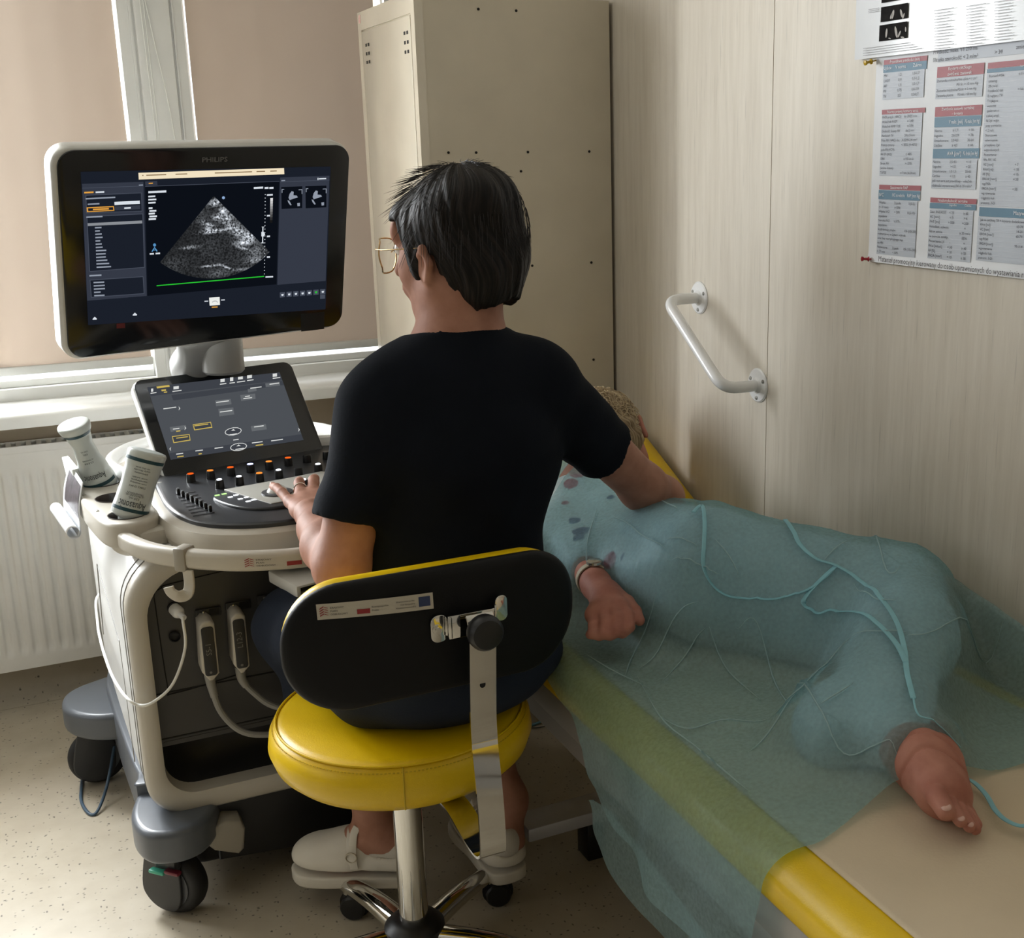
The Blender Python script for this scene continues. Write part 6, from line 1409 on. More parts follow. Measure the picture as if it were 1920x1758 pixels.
# glasses: thin gold frame, large lenses
GOLD = M('gold_wire', (206, 176, 130), .2, 1.)
gp = bpy.data.objects.new('glasses', None); COL.objects.link(gp); gp.parent = PW_; gp.location = h(0, .11, .01)-PW_.location; gp['label'] = 'thin gold framed glasses with large lenses'
lo = [(.028, .022), (.0, .027), (-.022, .020), (-.029, .0), (-.024, -.020), (-.004, -.029), (.018, -.026), (.030, -.006)]
for s_ in (-1, 1):
    rim = catmull([h(s_*.036+a*s_*-1, .119-abs(a*-1+.0)*.10-(.012 if a*-1 > .01 else 0), .006+b) for a, b in lo], 6, closed=True)
    O('lens_rim', MB().tube(rim, .0013, 8, closed=True), GOLD, gp)
    O('lens', MB().raw(rim, [tuple(range(len(rim)))]), GLS, gp, flat=True)
    O('temple_arm', MB().tube([h(s_*.063, .110, .016), h(s_*.074, .09, .014), h(s_*.082, .03, .012), h(s_*.086, .006, .012), h(s_*.084, -.012, -.008)], .0011, 8), GOLD, gp)
O('bridge', MB().tube([h(-.010, .121, .010), h(0, .124, .013), h(.010, .121, .010)], .0012, 8), GOLD, gp)
# probe in the right hand
t = thing('ultrasound_probe', 'grey ultrasound probe held by the seated person against the lying person', 'probe', (1.19, 2.165, .69))
O('probe_body', MB().lathe([(.010, 0), (.013, .02), (.013, .06), (.02, .085), (.018, .098), (.0, .10)], (1.212, 2.185, .73), (-.35, -.25, -.9), 24), GPL, t)
# ------------------------------------------------------------------ the patient lying on the left side
PP = thing('person', 'person with short fair curly hair lying on the yellow bed under the drape', 'person', (1.05, 1.9, .6))
C0 = V(1.200, 2.430, .800)      # head centre
pf = V(.66, .68, -.34).normalized(); pz = V(-.10, .70, .7); px_ = pf.cross(pz).normalized(); pz = px_.cross(pf).normalized()
PR = npf(Matrix((px_, pf, pz)).transposed())
def ph(x, y, z): return C0+px_*x+pf*y+pz*z
def pell(c, r): return ell(ph(*c), r, PR)
phead = U([pell((0, -.01, .02), (.074, .092, .095)), pell((0, .03, -.045), (.056, .058, .06)), pell((0, .06, -.08), (.028, .028, .02)), cone(ph(0, .094, .012), ph(0, .112, -.02), .007, .011), pell((0, .088, -.048), (.024, .014, .016))], .02)
for s_ in (-1, 1): phead = cut(phead, pell((s_*.03, .104, .016), (.017, .015, .011)), .01)
pears = [U([cone(ph(s_*.077, .004, .01), ph(s_*.086, -.018, .014), .005, .0065), cone(ph(s_*.086, -.018, .014), ph(s_*.080, -.012, -.03), .0065, .007), pell((s_*.074, -.002, -.006), (.006, .016, .022))], .006) for s_ in (-1, 1)]
hipR, kneeR, ankR = (1.05, 1.74, .730), (1.268, 1.49, .722), (1.025, 1.20, .660)
hipL, kneeL, ankL = (1.06, 1.72, .69), (1.24, 1.42, .665), (.965, 1.26, .642)
trunk = [ell((1.085, 2.20, .71), (.125, .15, .082)), ell((1.06, 2.02, .702), (.122, .17, .080)), ell((1.05, 1.83, .702), (.135, .15, .092)), cone((1.08, 2.28, .755), (1.15, 2.27, .69), .066, .07), cone((1.10, 2.31, .735), tuple(ph(0, -.02, -.05)), .058, .052)]
pleg = [cone(hipR, kneeR, .100, .070), cone(kneeR, (1.20, 1.37, .715), .068, .060), cone((1.20, 1.37, .715), ankR, .060, .036), cone(hipL, kneeL, .092, .062), cone(kneeL, ankL, .056, .036)]
wr_, el_ = (.873, 1.840, .698), (.935, 2.17, .70)
parm = [cone((1.09, 2.28, .765), el_, .052, .043), cone(el_, (.915, 2.00, .698), .042, .038), cone((.915, 2.00, .698), wr_, .036, .0265)]
toe_d = [(.0, 0, 0)]
A_ = V(*ankR); B_ = V(.998, 1.062, .642)
ft = [cone(ankR, (1.055, 1.165, .645), .040, .037), cone(ankR, (1.01, 1.12, .656), .040, .038), cone((1.055, 1.165, .643), B_, .038, .033), cone((1.01, 1.12, .656), (.988, 1.062, .650), .038, .027), cone((1.04, 1.12, .642), (1.012, 1.060, .630), .035, .025)]
def toes():
    r = []
    for k, (bx, tx2) in enumerate((((.972, 1.062, .664), (.958, 1.012, .652)), ((.984, 1.052, .656), (.972, 1.000, .641)), ((.996, 1.047, .647), (.985, .997, .631)), ((1.009, 1.047, .637), (.999, 1.001, .621)), ((1.022, 1.053, .626), (1.013, 1.013, .6165)))):
        bx = (bx[0]+.006, bx[1]+.002, bx[2]-.010); m = V(bx).lerp(V(tx2), .55)+V(-.003, 0, .006); rr_ = (.0140, .0100, .0095, .0090, .0085)[k]
        r.append(([bx, tuple(m), tx2], [rr_+.001, rr_, rr_*.88]))
    return r
TOES = toes()
def pcore(P):
    d = U(trunk+parm, .05)(P); d = smin(d, U([phead]+pears, .008)(P), .025); d = smin(d, U(pleg, .04)(P), .04); return smin(d, U(ft, .02)(P), .02)
def pfoot(P):
    d = pcore(P)
    for pts, rs_ in TOES: d = smin(d, U(chain(pts, rs_), .003)(P), .0018)
    # flexion creases across the instep and between the toes
    x, y, z = P[:, 0], P[:, 1], P[:, 2]
    q = (y-1.10)*.9+(x-1.02)*.45
    for c_, a in ((-.012, .0035), (.012, .003), (.036, .0035), (.062, .0028)): d = d+a*np.exp(-((q-c_+.008*np.sin(60*(z-.64)))/.0022)**2)
    return d
wl = V(*wr_)
phand = hand_sdf(wr_, [cone(wr_, (0.8610, 1.7800, 0.6900), .027, .023), cone((0.8730, 1.8050, 0.6930), (0.8410, 1.7430, 0.6900), .024, .020), cone((0.8660, 1.7750, 0.6880), (0.8250, 1.7470, 0.6820), .022, .018), cone((0.8780, 1.7950, 0.6930), (0.8660, 1.7300, 0.6930), .020, .017)],
    [([(0.8680, 1.7330, 0.6950), (0.8650, 1.7010, 0.6900), (0.8570, 1.6810, 0.6780), (0.8450, 1.6810, 0.6680)], [.0125, .0115, .0105, .009]),
     ([(0.8510, 1.7330, 0.6940), (0.8450, 1.6990, 0.6880), (0.8350, 1.6810, 0.6750), (0.8250, 1.6870, 0.6660)], [.0130, .012, .0108, .009]),
     ([(0.8350, 1.7390, 0.6900), (0.8260, 1.7070, 0.6830), (0.8170, 1.6930, 0.6700), (0.8110, 1.7010, 0.6630)], [.0125, .0115, .0105, .009]),
     ([(0.8230, 1.7490, 0.6830), (0.8110, 1.7210, 0.6760), (0.8040, 1.7110, 0.6650), (0.8030, 1.7200, 0.6600)], [.0115, .0105, .0095, .0085]),
     ([(0.8850, 1.7900, 0.6930), (0.8890, 1.7500, 0.6920), (0.8870, 1.7170, 0.6870), (0.8820, 1.6900, 0.6810)], [.016, .0135, .012, .0095])])
def ph2(P): return smin(U(parm, .05)(P), phand(P), .012)
pbP = [nets(pcore, .0075, bb=(_v((.84, 1.06, .60)), _v((1.38, 2.40, .93))), keep=lambda v: ~((v[:, 1] < 1.215) & (v[:, 0] > .92)) & ~((v[:, 0] < .945) & (v[:, 1] < 1.935) & (v[:, 1] > 1.64)) & ~(v[:, 1] > 2.33)),
       nets(pfoot, .0022, bb=(_v((.93, .975, .595)), _v((1.13, 1.25, .72))), keep=lambda v: v[:, 1] < 1.222),
       nets(ph2, .0022, bb=(_v((.78, 1.66, .61)), _v((.965, 1.98, .76))), keep=lambda v: v[:, 1] < 1.95),
       nets(pcore, .0042, bb=(_v((1.05, 2.27, .66)), _v((1.385, 2.56, .93))), keep=lambda v: v[:, 1] > 2.32)]
PB = O('body', mesh_of(pbP, 'pbody', 1), SKIN2, PP, ang=180)
for s_ in (-1, 1): O('eye', MB().ball(ph(s_*.030, .083, .014), .0125), M('eye_white', (225, 220, 215), .2, coat=.5), PB)
# toenails
for pts, rs_ in TOES[:3]:
    p = V(pts[2]); d = (V(pts[2])-V(pts[1])).normalized(); fr_ = frame(y=d, z=V(-.3, -.3, 1)); O('toenail', MB().ball(p+fr_.col[2]*rs_[2]*.78+d*.002, rs_[2]*.62, sc=(.9, .9, .3), rot=fr_, seg=12), NAIL, PB)
def phair(P):
    q = (P-_v(C0))@PR; x, y, z = q[:, 0], q[:, 1], q[:, 2]
    d = smin(pell((0, -.018, .036), (.086, .102, .096))(P), pell((0, -.05, -.01), (.074, .066, .08))(P), .03)
    d = np.maximum(d, -np.maximum(-(y-.045-.1*np.maximum(z, 0)), z-.055)); d = np.maximum(d, -(np.maximum(np.abs(y+.004)-.028, z-.0)))
    return d+.004*np.sin(95*x+3*np.sin(60*z))*np.sin(85*y+2*np.sin(70*x))+.0025*np.sin(150*z+4*np.sin(80*y))
phair.bb = (_v(C0)-.14, _v(C0)+.14)
m_ = mesh_of([nets(phair, .0035)], 'phair', 1); flow_attr(m_, C0, PR, 45, 3)
PH = O('hair', m_, hair_mat('fair_hair', (112, 92, 66), (196, 178, 146)), PP, ang=180)
g = MB(); rs = np.random.RandomState(5)
for i in range(420):
    n_ = V(rs.normal(), rs.normal(), rs.normal()).normalized()
    if n_.y > .45 and n_.z < .5: continue
    p = V(n_.x*.087, n_.y*.103-.018, n_.z*.097+.034); t1 = n_.orthogonal().normalized(); t2_ = n_.cross(t1); a0 = rs.uniform(0, 6.28); r_ = rs.uniform(.006, .012); pts = []
    for k in range(8):
        a = a0+k*.75; q = p+n_*(.0035+.0025*math.sin(k*.9))+t1*(r_*math.cos(a))+t2_*(r_*math.sin(a)); pts.append(ph(q.x, q.y, q.z))
    g.tube(pts, .0009, 4)
cu = O('curls', g, M('fair_curl', (190, 170, 136), .45), PH, ang=180); cu['kind'] = 'stuff'
# pale blue clothes with coloured dots on the shirt
SHIRT = bpy.data.materials.new('dotted_shirt'); SHIRT.use_nodes = True; nt = SHIRT.node_tree; L = nt.links; b = nt.nodes['Principled BSDF']; b.inputs['Roughness'].default_value = .85
tc = nt.nodes.new('ShaderNodeTexCoord'); prev = None
for i, (sc_, col, loc) in enumerate(((13, (190, 16, 66), (0, 0, 0)), (12, (16, 34, 110), (3.3, 1.7, .4)))):
    mp = nt.nodes.new('ShaderNodeMapping'); mp.inputs['Location'].default_value = loc; L.new(tc.outputs['Object'], mp.inputs[0])
    vo = nt.nodes.new('ShaderNodeTexVoronoi'); vo.inputs['Scale'].default_value = sc_; vo.inputs['Randomness'].default_value = .8; L.new(mp.outputs[0], vo.inputs['Vector'])
    lt = nt.nodes.new('ShaderNodeMath'); lt.operation = 'LESS_THAN'; lt.inputs[1].default_value = .23; L.new(vo.outputs['Distance'], lt.inputs[0])
    mx = nt.nodes.new('ShaderNodeMix'); mx.data_type = 'RGBA'; L.new(lt.outputs[0], mx.inputs[0]); mx.inputs[7].default_value = (*lin(col), 1)
    if prev is None: mx.inputs[6].default_value = (*lin((222, 226, 228)), 1)
    else: L.new(prev, mx.inputs[6])
    prev = mx.outputs[2]
L.new(prev, b.inputs['Base Color'])
ptr = U([ell((1.05, 1.84, .702), (.140, .15, .098)), cone((1.05, 1.93, .708), hipR, .090, .100)]+[cone(hipR, kneeR, .104, .076), cone(kneeR, (1.20, 1.37, .705), .075, .070), cone((1.19, 1.37, .71), (1.05, 1.24, .668), .072, .055), cone(hipL, kneeL, .098, .070), cone(kneeL, (.985, 1.28, .640), .066, .050), cone((.985, 1.28, .645), (.965, 1.255, .642), .050, .046), cone((1.06, 1.25, .668), (1.026, 1.185, .658), .055, .050)], .04)
pt1 = lambda P: np.maximum(np.maximum(ptr(P)+.0025*np.sin(40*P[:, 1]+30*P[:, 0])*np.sin(31*P[:, 2]*2), P[:, 1]-1.95), .6045-P[:, 2]); pt1.bb = ptr.bb
TRM = O('trousers', mesh_of([nets(pt1, .0075)], 'ptr', 1), M('pale_trousers', (212, 218, 222), .85, var=.06, vscale=20), PP, ang=180)
psh = U([ell((1.085, 2.17, .71), (.132, .13, .088)), ell((1.06, 2.02, .702), (.128, .17, .086)), ell((1.05, 1.86, .702), (.142, .12, .098)), cone((.99, 2.22, .735), (.935, 2.165, .702), .060, .052), cone((.935, 2.165, .702), (.903, 1.945, .700), .050, .043)], .05)
ps1 = lambda P: np.maximum(np.maximum(psh(P)+.002*np.sin(50*P[:, 1]+20*P[:, 0]), P[:, 1]-2.235), .6045-P[:, 2]); ps1.bb = psh.bb
O('shirt', mesh_of([nets(ps1, .007)], 'psh', 1), SHIRT, PP, ang=180)
# wrist watch
wd = (V(*wr_)-V(.915, 2.00, .698)).normalized(); wc = V(.8795, 1.868, .6985); fr_ = frame(y=wd, z=V(.1, 0, 1))
wt = thing('wristwatch', 'pale wristwatch on the wrist of the lying person beside the stool backrest', 'watch', wc)
ring = [wc+fr_.col[0]*(.0300*math.cos(a))+fr_.col[2]*(.030*math.sin(a)) for a in [2*math.pi*k/32 for k in range(32)]]
O('watch_strap', MB().sweep(ring, rrect(.003, .015, .001, 2), closed=True, up=tuple(wd)), M('watch_strap_cream', (196, 188, 166), .5), wt)
O('watch_case', MB().lathe([(.013, 0), (.015, .003), (.0145, .007), (.012, .0085), (0, .0085)], wc+fr_.col[2]*.029, fr_.col[2], 28), M('watch_steel', (206, 206, 198), .22, .8), wt)

# ------------------------------------------------------------------ drape: a stretched non-woven sheet lying on the body and hanging over the bed side
GX, GY, ST = np.arange(.765, 1.386, .008), np.arange(.98, 2.44, .008), .008
Hb = np.full((len(GX), len(GY)), PZ+.010, np.float32)
def raster(me, ex=None):
    n = len(me.vertices); co = np.empty(n*3, np.float32); me.vertices.foreach_get('co', co); co = co.reshape(-1, 3)+np.array(PP.location, np.float32)
    if ex is not None: co = co[~ex(co)]
    for o1 in (-1, 0, 1):
        for o2 in (-1, 0, 1):
            i = np.round((co[:, 0]-GX[0])/ST).astype(int)+o1; j = np.round((co[:, 1]-GY[0])/ST).astype(int)+o2; k = (i >= 0) & (i < len(GX)) & (j >= 0) & (j < len(GY))
            np.maximum.at(Hb, (i[k], j[k]), co[k, 2]+.007)
raster(TRM.data); raster(bpy.data.objects['shirt'].data); raster(PB.data, lambda c: ((c[:, 0] < .99) & (c[:, 1] < 1.96) & (c[:, 1] > 1.66)) | (c[:, 1] > 2.28) | (c[:, 1] < 1.14) | (c[:, 2] < .62))
Wd = np.where(GY[None, :] > 2.2, PZ+.012+(GY[None, :]-2.2)*sl, PZ+.010); Hb = np.maximum(Hb, Wd)
# the sheet leans on the wall beyond the knees
e = np.interp(GY, [1.0, 1.12, 1.22, 1.32, 1.45, 1.6, 1.8, 2.0, 2.4], [0, .03, .085, .115, .135, .135, .10, .04, 0])
xx = np.clip((GX-1.34)/.045, 0, 1)[:, None]; Hb = np.maximum(Hb, np.where(xx > .9, PZ+e[None, :], 0))
Hd = Hb.copy()
for it in range(420):
    A = np.pad(Hd, 1, mode='edge'); av = .25*(A[2:, 1:-1]+A[:-2, 1:-1]+A[1:-1, 2:]+A[1:-1, :-2]); Hd = np.maximum(Hb, .06*Hb+.94*av) if it < 410 else np.maximum(av, Hb-.0035)
def hz(x, y):
    i = min(max((x-GX[0])/ST, 0), len(GX)-1.001); j = min(max((y-GY[0])/ST, 0), len(GY)-1.001); a, b_ = int(i), int(j); u, v = i-a, j-b_
    return float((Hd[a, b_]*(1-u)+Hd[a+1, b_]*u)*(1-v)+(Hd[a, b_+1]*(1-u)+Hd[a+1, b_+1]*u)*v)
XE = .800
def surf(u, y, lift=0.):
    """u >= XE: on the bed; u < XE: hanging by XE-u over the padded side"""
    if u >= XE:
        return V(u, y, hz(u, y)+lift)
    s = XE-u; z0 = hz(XE, y); ra, rb = .056, .046; Lq = .080
    if s < Lq: a = s/Lq*rad(90); return V(XE-(ra+lift)*math.sin(a), y, z0-rb+(rb+lift)*math.cos(a))
    d = s-Lq; fl = .012*math.sin(y*15+.6)*min(1, d/.12)+.007*math.sin(y*37+2)*min(1, d/.15)
    return V(XE-ra-.010*min(1, d/.1)-.02*d-fl-lift, y, z0-rb-d*.99)
def onsurf(px, py, lift=.002):
    o = Vector(CAMP); d = Vector(_f+_R*(px-CX)/CF+_U*(CY-py)/CF); lo_ = None; t_ = .7
    while t_ < 2.9:
        p = o+d*t_
        if XE <= p.x <= 1.384 and .98 < p.y < 2.44 and p.z <= hz(p.x, p.y): break
        t_ += .003
    else: p = at(px, py, Z=PZ+.01)
    return V(p.x, p.y, hz(p.x, p.y)+lift)
# outline of the sheet on its own surface
foot_e = [onsurf(1920, 1432), onsurf(1830, 1441), onsurf(1725, 1452), onsurf(1690, 1462), onsurf(1630, 1508), onsurf(1560, 1562)]
def hpt(px, py, X=.735): p = at(px, py, X=X); return (XE-(.080+max(0, hz(XE, p.y)-.046-p.z)), p.y)
FE = [(1.383, 1.10)]+[(p.x, p.y) for p in foot_e]+[(.812, 1.083), (.765, 1.089), (.70, 1.101), hpt(1400, 1758), (.52, 1.135), (.44, 1.14)]
LE = [(.44, 1.14), (.425, 1.19), hpt(1345, 1815), hpt(1300, 1757), hpt(1215, 1640), hpt(1140, 1540), hpt(1102, 1470), hpt(1085, 1400), hpt(1068, 1345), (.72, 1.76), (.775, 1.84), (.815, 1.90), (.82, 1.97), (.82, 2.05)]
HE = [(1.30, 2.31), (1.24, 2.30), (1.16, 2.33), (1.10, 2.335), (1.05, 2.28), (1.0, 2.22), (.94, 2.17), (.88, 2.12), (.82, 2.05)]
WE = [(1.30, 2.31), (1.36, 2.10), (1.383, 1.8), (1.383, 1.45), (1.383, 1.10)]
def even(pts, n):
    P_ = catmull([Vector(p+(0,)) for p in pts], 8); L_ = [0.]
    for i in range(1, len(P_)): L_.append(L_[-1]+(P_[i]-P_[i-1]).length)
    o = []
    for k in range(n):
        s = L_[-1]*k/(n-1); i = 1
        while i < len(L_)-1 and L_[i] < s: i += 1
        q = (s-L_[i-1])/max(L_[i]-L_[i-1], 1e-9); o.append(P_[i-1].lerp(P_[i], q))
    return o
NU, NV = 320, 360
c0 = even(WE, NV)          # wall side, head -> foot
c1 = even(LE[::-1], NV)    # hanging side, head -> foot
d0 = even(HE, NU); d1 = even(FE, NU)
CRS = []
CRP = []
def crease(px, amp=.0035, w_=.0045):
    CRP.append(px)
    P_ = [onsurf(a, b_, 0) for a, b_ in px]
    for i in range(len(P_)-1): CRS.append((np.array(P_[i][:2]), np.array(P_[i+1][:2]), amp, w_))
crease([(1380, 1190), (1440, 1250), (1540, 1345), (1640, 1410), (1690, 1452)], .005); crease([(1195, 1275), (1240, 1360), (1300, 1450), (1350, 1530), (1400, 1610)], .004)
crease([(1238, 1395), (1290, 1375), (1360, 1358), (1445, 1352)], .005); crease([(1445, 1352), (1500, 1300), (1560, 1240), (1605, 1196)], .0045); crease([(1605, 1196), (1650, 1192), (1700, 1196)], .004)
crease([(1325, 1185), (1300, 1215), (1270, 1255), (1240, 1285)], .004); crease([(1330, 1190), (1350, 1240), (1390, 1290), (1425, 1320)], .004); crease([(1100, 1235), (1150, 1265), (1220, 1300)], .004)
crease([(1150, 975), (1200, 1010), (1250, 1040)], .003); crease([(1240, 945), (1270, 960)], .003); crease([(1120, 960), (1100, 1040), (1110, 1100)], .003); crease([(1340, 1020), (1370, 1060), (1385, 1090)], .003); crease([(1250, 1020), (1310, 1035)], .003); crease([(1260, 1060), (1310, 1075), (1350, 1090)], .003)
crease([(1580, 985), (1650, 1035), (1690, 1070)], .004); crease([(1545, 1060), (1590, 1020)], .0035); crease([(1535, 1330), (1600, 1290)], .0035); crease([(1230, 1130), (1190, 1230), (1170, 1280)], .003); crease([(1310, 1140), (1250, 1200), (1200, 1260)], .003)
crease([(1700, 1200), (1760, 1190), (1880, 1172)], .004); crease([(1290, 1560), (1350, 1520), (1400, 1500)], .003); crease([(1490, 1310), (1450, 1370), (1400, 1420)], .003); crease([(1600, 1100), (1640, 1130), (1680, 1135)], .002)
rs = np.random.RandomState(11)
for k in range(90):
    c_ = np.array([rs.uniform(.80, 1.36), rs.uniform(1.1, 2.25)]); a_ = rs.uniform(0, math.pi); l_ = rs.uniform(.03, .13); dv = np.array([math.cos(a_), math.sin(a_)])*l_
    CRS.append((c_-dv, c_+dv, rs.uniform(.0004, .0012), .0045))
def crz_all(P):
    z = np.zeros(len(P))
    for a, b_, am, w_ in CRS:
        ba = b_-a; t_ = np.clip(((P-a)@ba)/float(ba@ba), 0, 1); d = np.linalg.norm(P-a-t_[:, None]*ba, axis=1)
        z += am*np.exp(-d/(w_*.8))*np.clip(np.minimum(t_, 1-t_)*8+.15, 0, 1)
    return z
vs = []; pl_ = []
for j in range(NV):
    v = j/(NV-1)
    for i in range(NU):
        u = i/(NU-1)
        p = c0[j]*(1-u)+c1[j]*u+d0[i]*(1-v)+d1[i]*v-(d0[0]*(1-u)*(1-v)+d0[-1]*u*(1-v)+d1[0]*(1-u)*v+d1[-1]*u*v)
        s = surf(p.x, p.y)
        if p.x > XE-.01:
            w2 = .0016*math.sin(38*p.x+17*p.y+3*math.sin(9*p.y))+.0011*math.sin(70*p.y-31*p.x+2*math.sin(21*p.x))
            s.z += max(w2, -.001)+.0008
        else: s.x -= abs(.0016*math.sin(40*p.y+30*p.x))
        vs.append(s); pl_.append((p.x, p.y))
CZ = crz_all(np.array(pl_))
for k, s in enumerate(vs):
    if pl_[k][0] > XE-.01: s.z += CZ[k]*1.3
    else: s.x -= CZ[k]
fs = [(j*NU+i, j*NU+i+1, (j+1)*NU+i+1, (j+1)*NU+i) for j in range(NV-1) for i in range(NU-1)]
DR = bpy.data.materials.new('nonwoven_turquoise'); DR.use_nodes = True; nt = DR.node_tree; L = nt.links; nt.nodes.clear()
df = nt.nodes.new('ShaderNodeBsdfDiffuse'); tl = nt.nodes.new('ShaderNodeBsdfTranslucent'); tr = nt.nodes.new('ShaderNodeBsdfTransparent'); gl = nt.nodes.new('ShaderNodeBsdfGlossy'); gl.inputs['Roughness'].default_value = .45
df.inputs[0].default_value = (*lin((182, 210, 214)), 1); tl.inputs[0].default_value = (*lin((120, 204, 222)), 1); tr.inputs[0].default_value = (*lin((216, 232, 235)), 1); gl.inputs[0].default_value = (.6, .75, .8, 1)
tc = nt.nodes.new('ShaderNodeTexCoord'); n = nt.nodes.new('ShaderNodeTexNoise'); n.inputs['Scale'].default_value = 160; n.inputs['Detail'].default_value = 4; L.new(tc.outputs['Object'], n.inputs[0])
mr = nt.nodes.new('ShaderNodeMapRange'); mr.inputs[1].default_value = .3; mr.inputs[2].default_value = .7; mr.inputs[3].default_value = .56; mr.inputs[4].default_value = .68; L.new(n.outputs[0], mr.inputs[0])
bp = nt.nodes.new('ShaderNodeBump'); bp.inputs['Strength'].default_value = .35; bp.inputs['Distance'].default_value = .0012; L.new(n.outputs[0], bp.inputs['Height'])
for q in (df, tl, gl): L.new(bp.outputs[0], q.inputs['Normal'])
m1 = nt.nodes.new('ShaderNodeMixShader'); m1.inputs[0].default_value = .35; L.new(df.outputs[0], m1.inputs[1]); L.new(tl.outputs[0], m1.inputs[2])
m3 = nt.nodes.new('ShaderNodeMixShader'); m3.inputs[0].default_value = .06; L.new(m1.outputs[0], m3.inputs[1]); L.new(gl.outputs[0], m3.inputs[2])
m2 = nt.nodes.new('ShaderNodeMixShader'); L.new(mr.outputs[0], m2.inputs[0]); L.new(m3.outputs[0], m2.inputs[1]); L.new(tr.outputs[0], m2.inputs[2]); oo = nt.nodes.new('ShaderNodeOutputMaterial'); L.new(m2.outputs[0], oo.inputs[0])
dt = thing('patient_drape', 'large translucent turquoise disposable sheet spread over the lying person and hanging off the bed', 'drape', (1.0, 1.6, .6))
O('drape_sheet', MB().raw(vs, fs), DR, dt, ang=180)
# second fold of the sheet hanging behind the first
fA = catmull([at(a, b_, X=.748) for a, b_ in ((1104, 1500), (1106, 1520), (1110, 1555), (1128, 1590), (1150, 1640), (1192, 1702), (1240, 1757), (1300, 1830))], 6)
fB = catmull([at(a, b_, X=.752) for a, b_ in ((1112, 1500), (1150, 1520), (1180, 1560), (1215, 1610), (1250, 1660), (1300, 1720), (1345, 1775), (1400, 1850))], 6)
def fold(u, v):
    k = u*(len(fA)-1); i = min(int(k), len(fA)-2); a = fA[i].lerp(fA[i+1], k-i); b_ = fB[i].lerp(fB[i+1], k-i)
    return a.lerp(b_, v)+V(.004*math.sin(u*9+v*3), 0, 0)
O('drape_fold', MB().grid(fold, 40, 30), DR, dt, ang=180)
# bright doubled part at the patient's back
def fb2(u, v):
    x = .93+.20*u; y = 2.30+.06*math.sin(u*3.1)-.13*v; return V(x, y, hz(min(x, 1.38), min(y, 2.42))+.012+.012*math.sin(u*9+v*4)*(.3+v)*.5)
O('drape_turnback', MB().grid(fb2, 40, 26), DR, dt, ang=180)
FL = bpy.data.materials.new('nonwoven_fold_edge'); FL.use_nodes = True; nt = FL.node_tree; nt.nodes.clear(); L = nt.links
d1_ = nt.nodes.new('ShaderNodeBsdfDiffuse'); d1_.inputs[0].default_value = (*lin((176, 206, 210)), 1); t1_ = nt.nodes.new('ShaderNodeBsdfTransparent'); x1_ = nt.nodes.new('ShaderNodeMixShader'); x1_.inputs[0].default_value = .4; o1_ = nt.nodes.new('ShaderNodeOutputMaterial')
L.new(d1_.outputs[0], x1_.inputs[1]); L.new(t1_.outputs[0], x1_.inputs[2]); L.new(x1_.outputs[0], o1_.inputs[0])
for px in CRP:
    P_ = catmull([onsurf(a, b_, .0) for a, b_ in px], 10); n_ = len(P_)
    for i, p in enumerate(P_): p.z = hz(p.x, p.y)+.0075
    O('drape_fold_line', MB().sweep(P_, [(-.0016, 0), (0, .0016), (.0016, 0)], up=(0, 0, 1), scales=[max(.15, min(1, 3*min(i, n_-1-i)/n_+.15)) for i in range(n_)]), FL, dt, ang=180)
RIB = M('tie_ribbon', (140, 196, 208), .6, var=.08, vscale=40)
def tie(px, w_=.0085, lift=.0075):
    P_ = catmull([onsurf(a, b_, lift) for a, b_ in px], 8)
    P_ = [V(p.x, p.y, max(p.z, (hz(p.x, p.y)+.007) if p.x < 1.384 else p.z)+.0) for p in P_]
    O('drape_tie', MB().sweep(P_, rrect(w_, .0016, .0006, 2), up=(0, 0, 1)), RIB, dt, ang=60)
tie([(1300, 968), (1316, 955), (1321, 985), (1320, 1030), (1319, 1075), (1335, 1110), (1362, 1128), (1400, 1134), (1455, 1131), (1510, 1115), (1545, 1092), (1568, 1070)], .007)
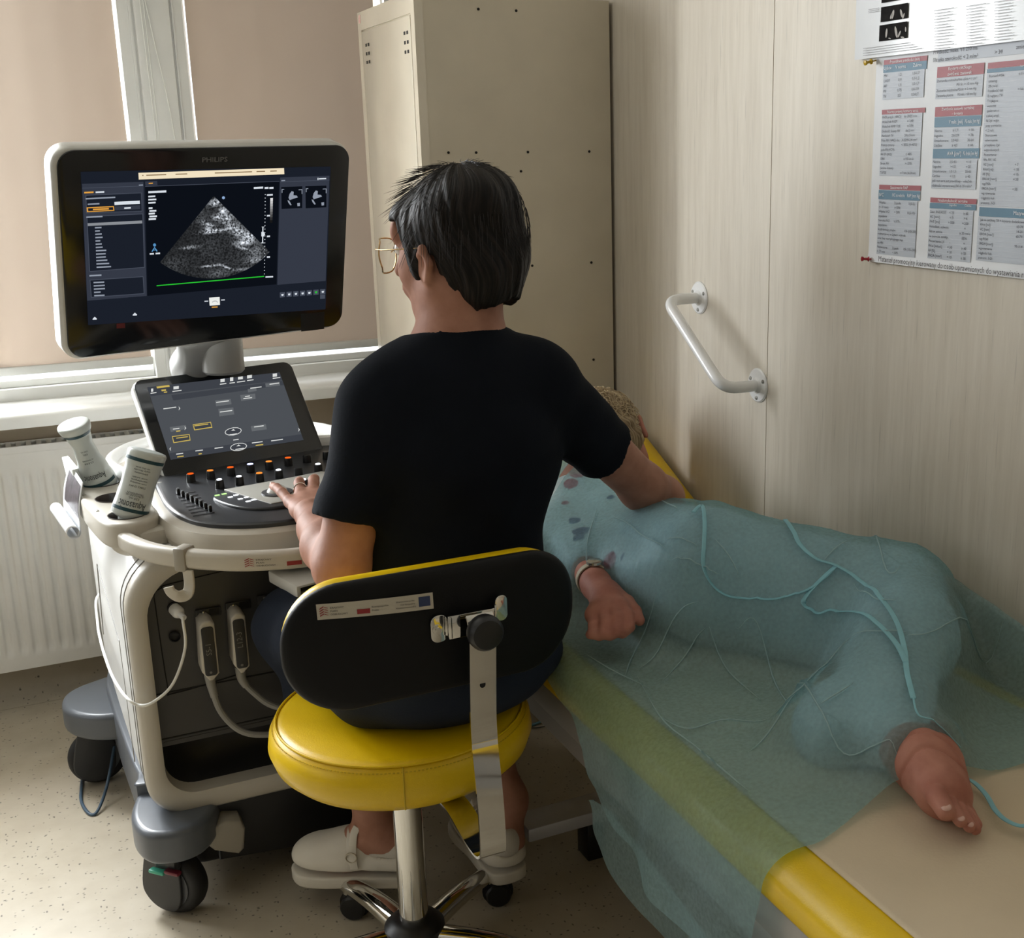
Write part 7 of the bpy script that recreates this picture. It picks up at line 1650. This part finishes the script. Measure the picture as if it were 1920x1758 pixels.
tie([(1472, 982), (1488, 1005), (1500, 1030), (1530, 1055), (1568, 1070), (1610, 1095), (1650, 1130), (1680, 1175), (1695, 1225), (1700, 1270), (1712, 1320)], .008)
tie([(1568, 1070), (1535, 1100), (1512, 1125), (1507, 1148), (1530, 1162), (1570, 1158), (1610, 1156), (1645, 1178), (1680, 1215), (1698, 1250)], .009)
tie([(1712, 1320), (1722, 1350), (1760, 1375), (1800, 1410)], .003)
tie([(1740, 1390), (1752, 1418), (1772, 1448), (1800, 1465), (1825, 1478), (1848, 1500), (1866, 1530), (1888, 1550), (1920, 1558), (1960, 1562)], .0075)
# ================================================================== LIGHT
def area(name, loc, rot, sx, sy, power, col):
    l = bpy.data.lights.new(name, 'AREA'); l.shape = 'RECTANGLE'; l.size = sx; l.size_y = sy; l.energy = power; l.color = col
    o = bpy.data.objects.new(name, l); COL.objects.link(o); o.location = loc; o.rotation_euler = rot; return o
# daylight through the unshaded sash at the left of the window
area('daylight_open_sash', (-.38, YB+.25, 1.58), (rad(-90), 0, 0), .56, 1.36, 135, (.94, .975, 1.))
area('added_far_sash', (-1.25, YB+.25, 1.58), (rad(-90), 0, 0), .85, 1.36, 60, (.94, .975, 1.))  # unseen sash added further left to brighten the machine's left flank
# daylight behind the blinds
area('daylight_behind_blinds', (.45, YB+.75, 1.7), (rad(-90), 0, 0), 1.9, 2.0, 30, (.99, .985, .98))
# weak fill lamp added out of view at the left wall, which has no window
area('left_fill', (XL+.05, 1.6, 1.6), (rad(90), 0, rad(-90)), 1.4, 1.2, 5, (.95, .97, 1.))
w = bpy.data.worlds.new('world'); scn.world = w; w.use_nodes = True
bg = w.node_tree.nodes['Background']; sk = w.node_tree.nodes.new('ShaderNodeTexSky'); sk.sky_type = 'HOSEK_WILKIE'; sk.turbidity = 6
bg.inputs[0].default_value = (.86, .94, 1., 1); bg.inputs[1].default_value = 2.0
scn.view_settings.view_transform = 'Standard'; scn.view_settings.look = 'None'; scn.view_settings.exposure = -0.1; scn.view_settings.gamma = 1.0
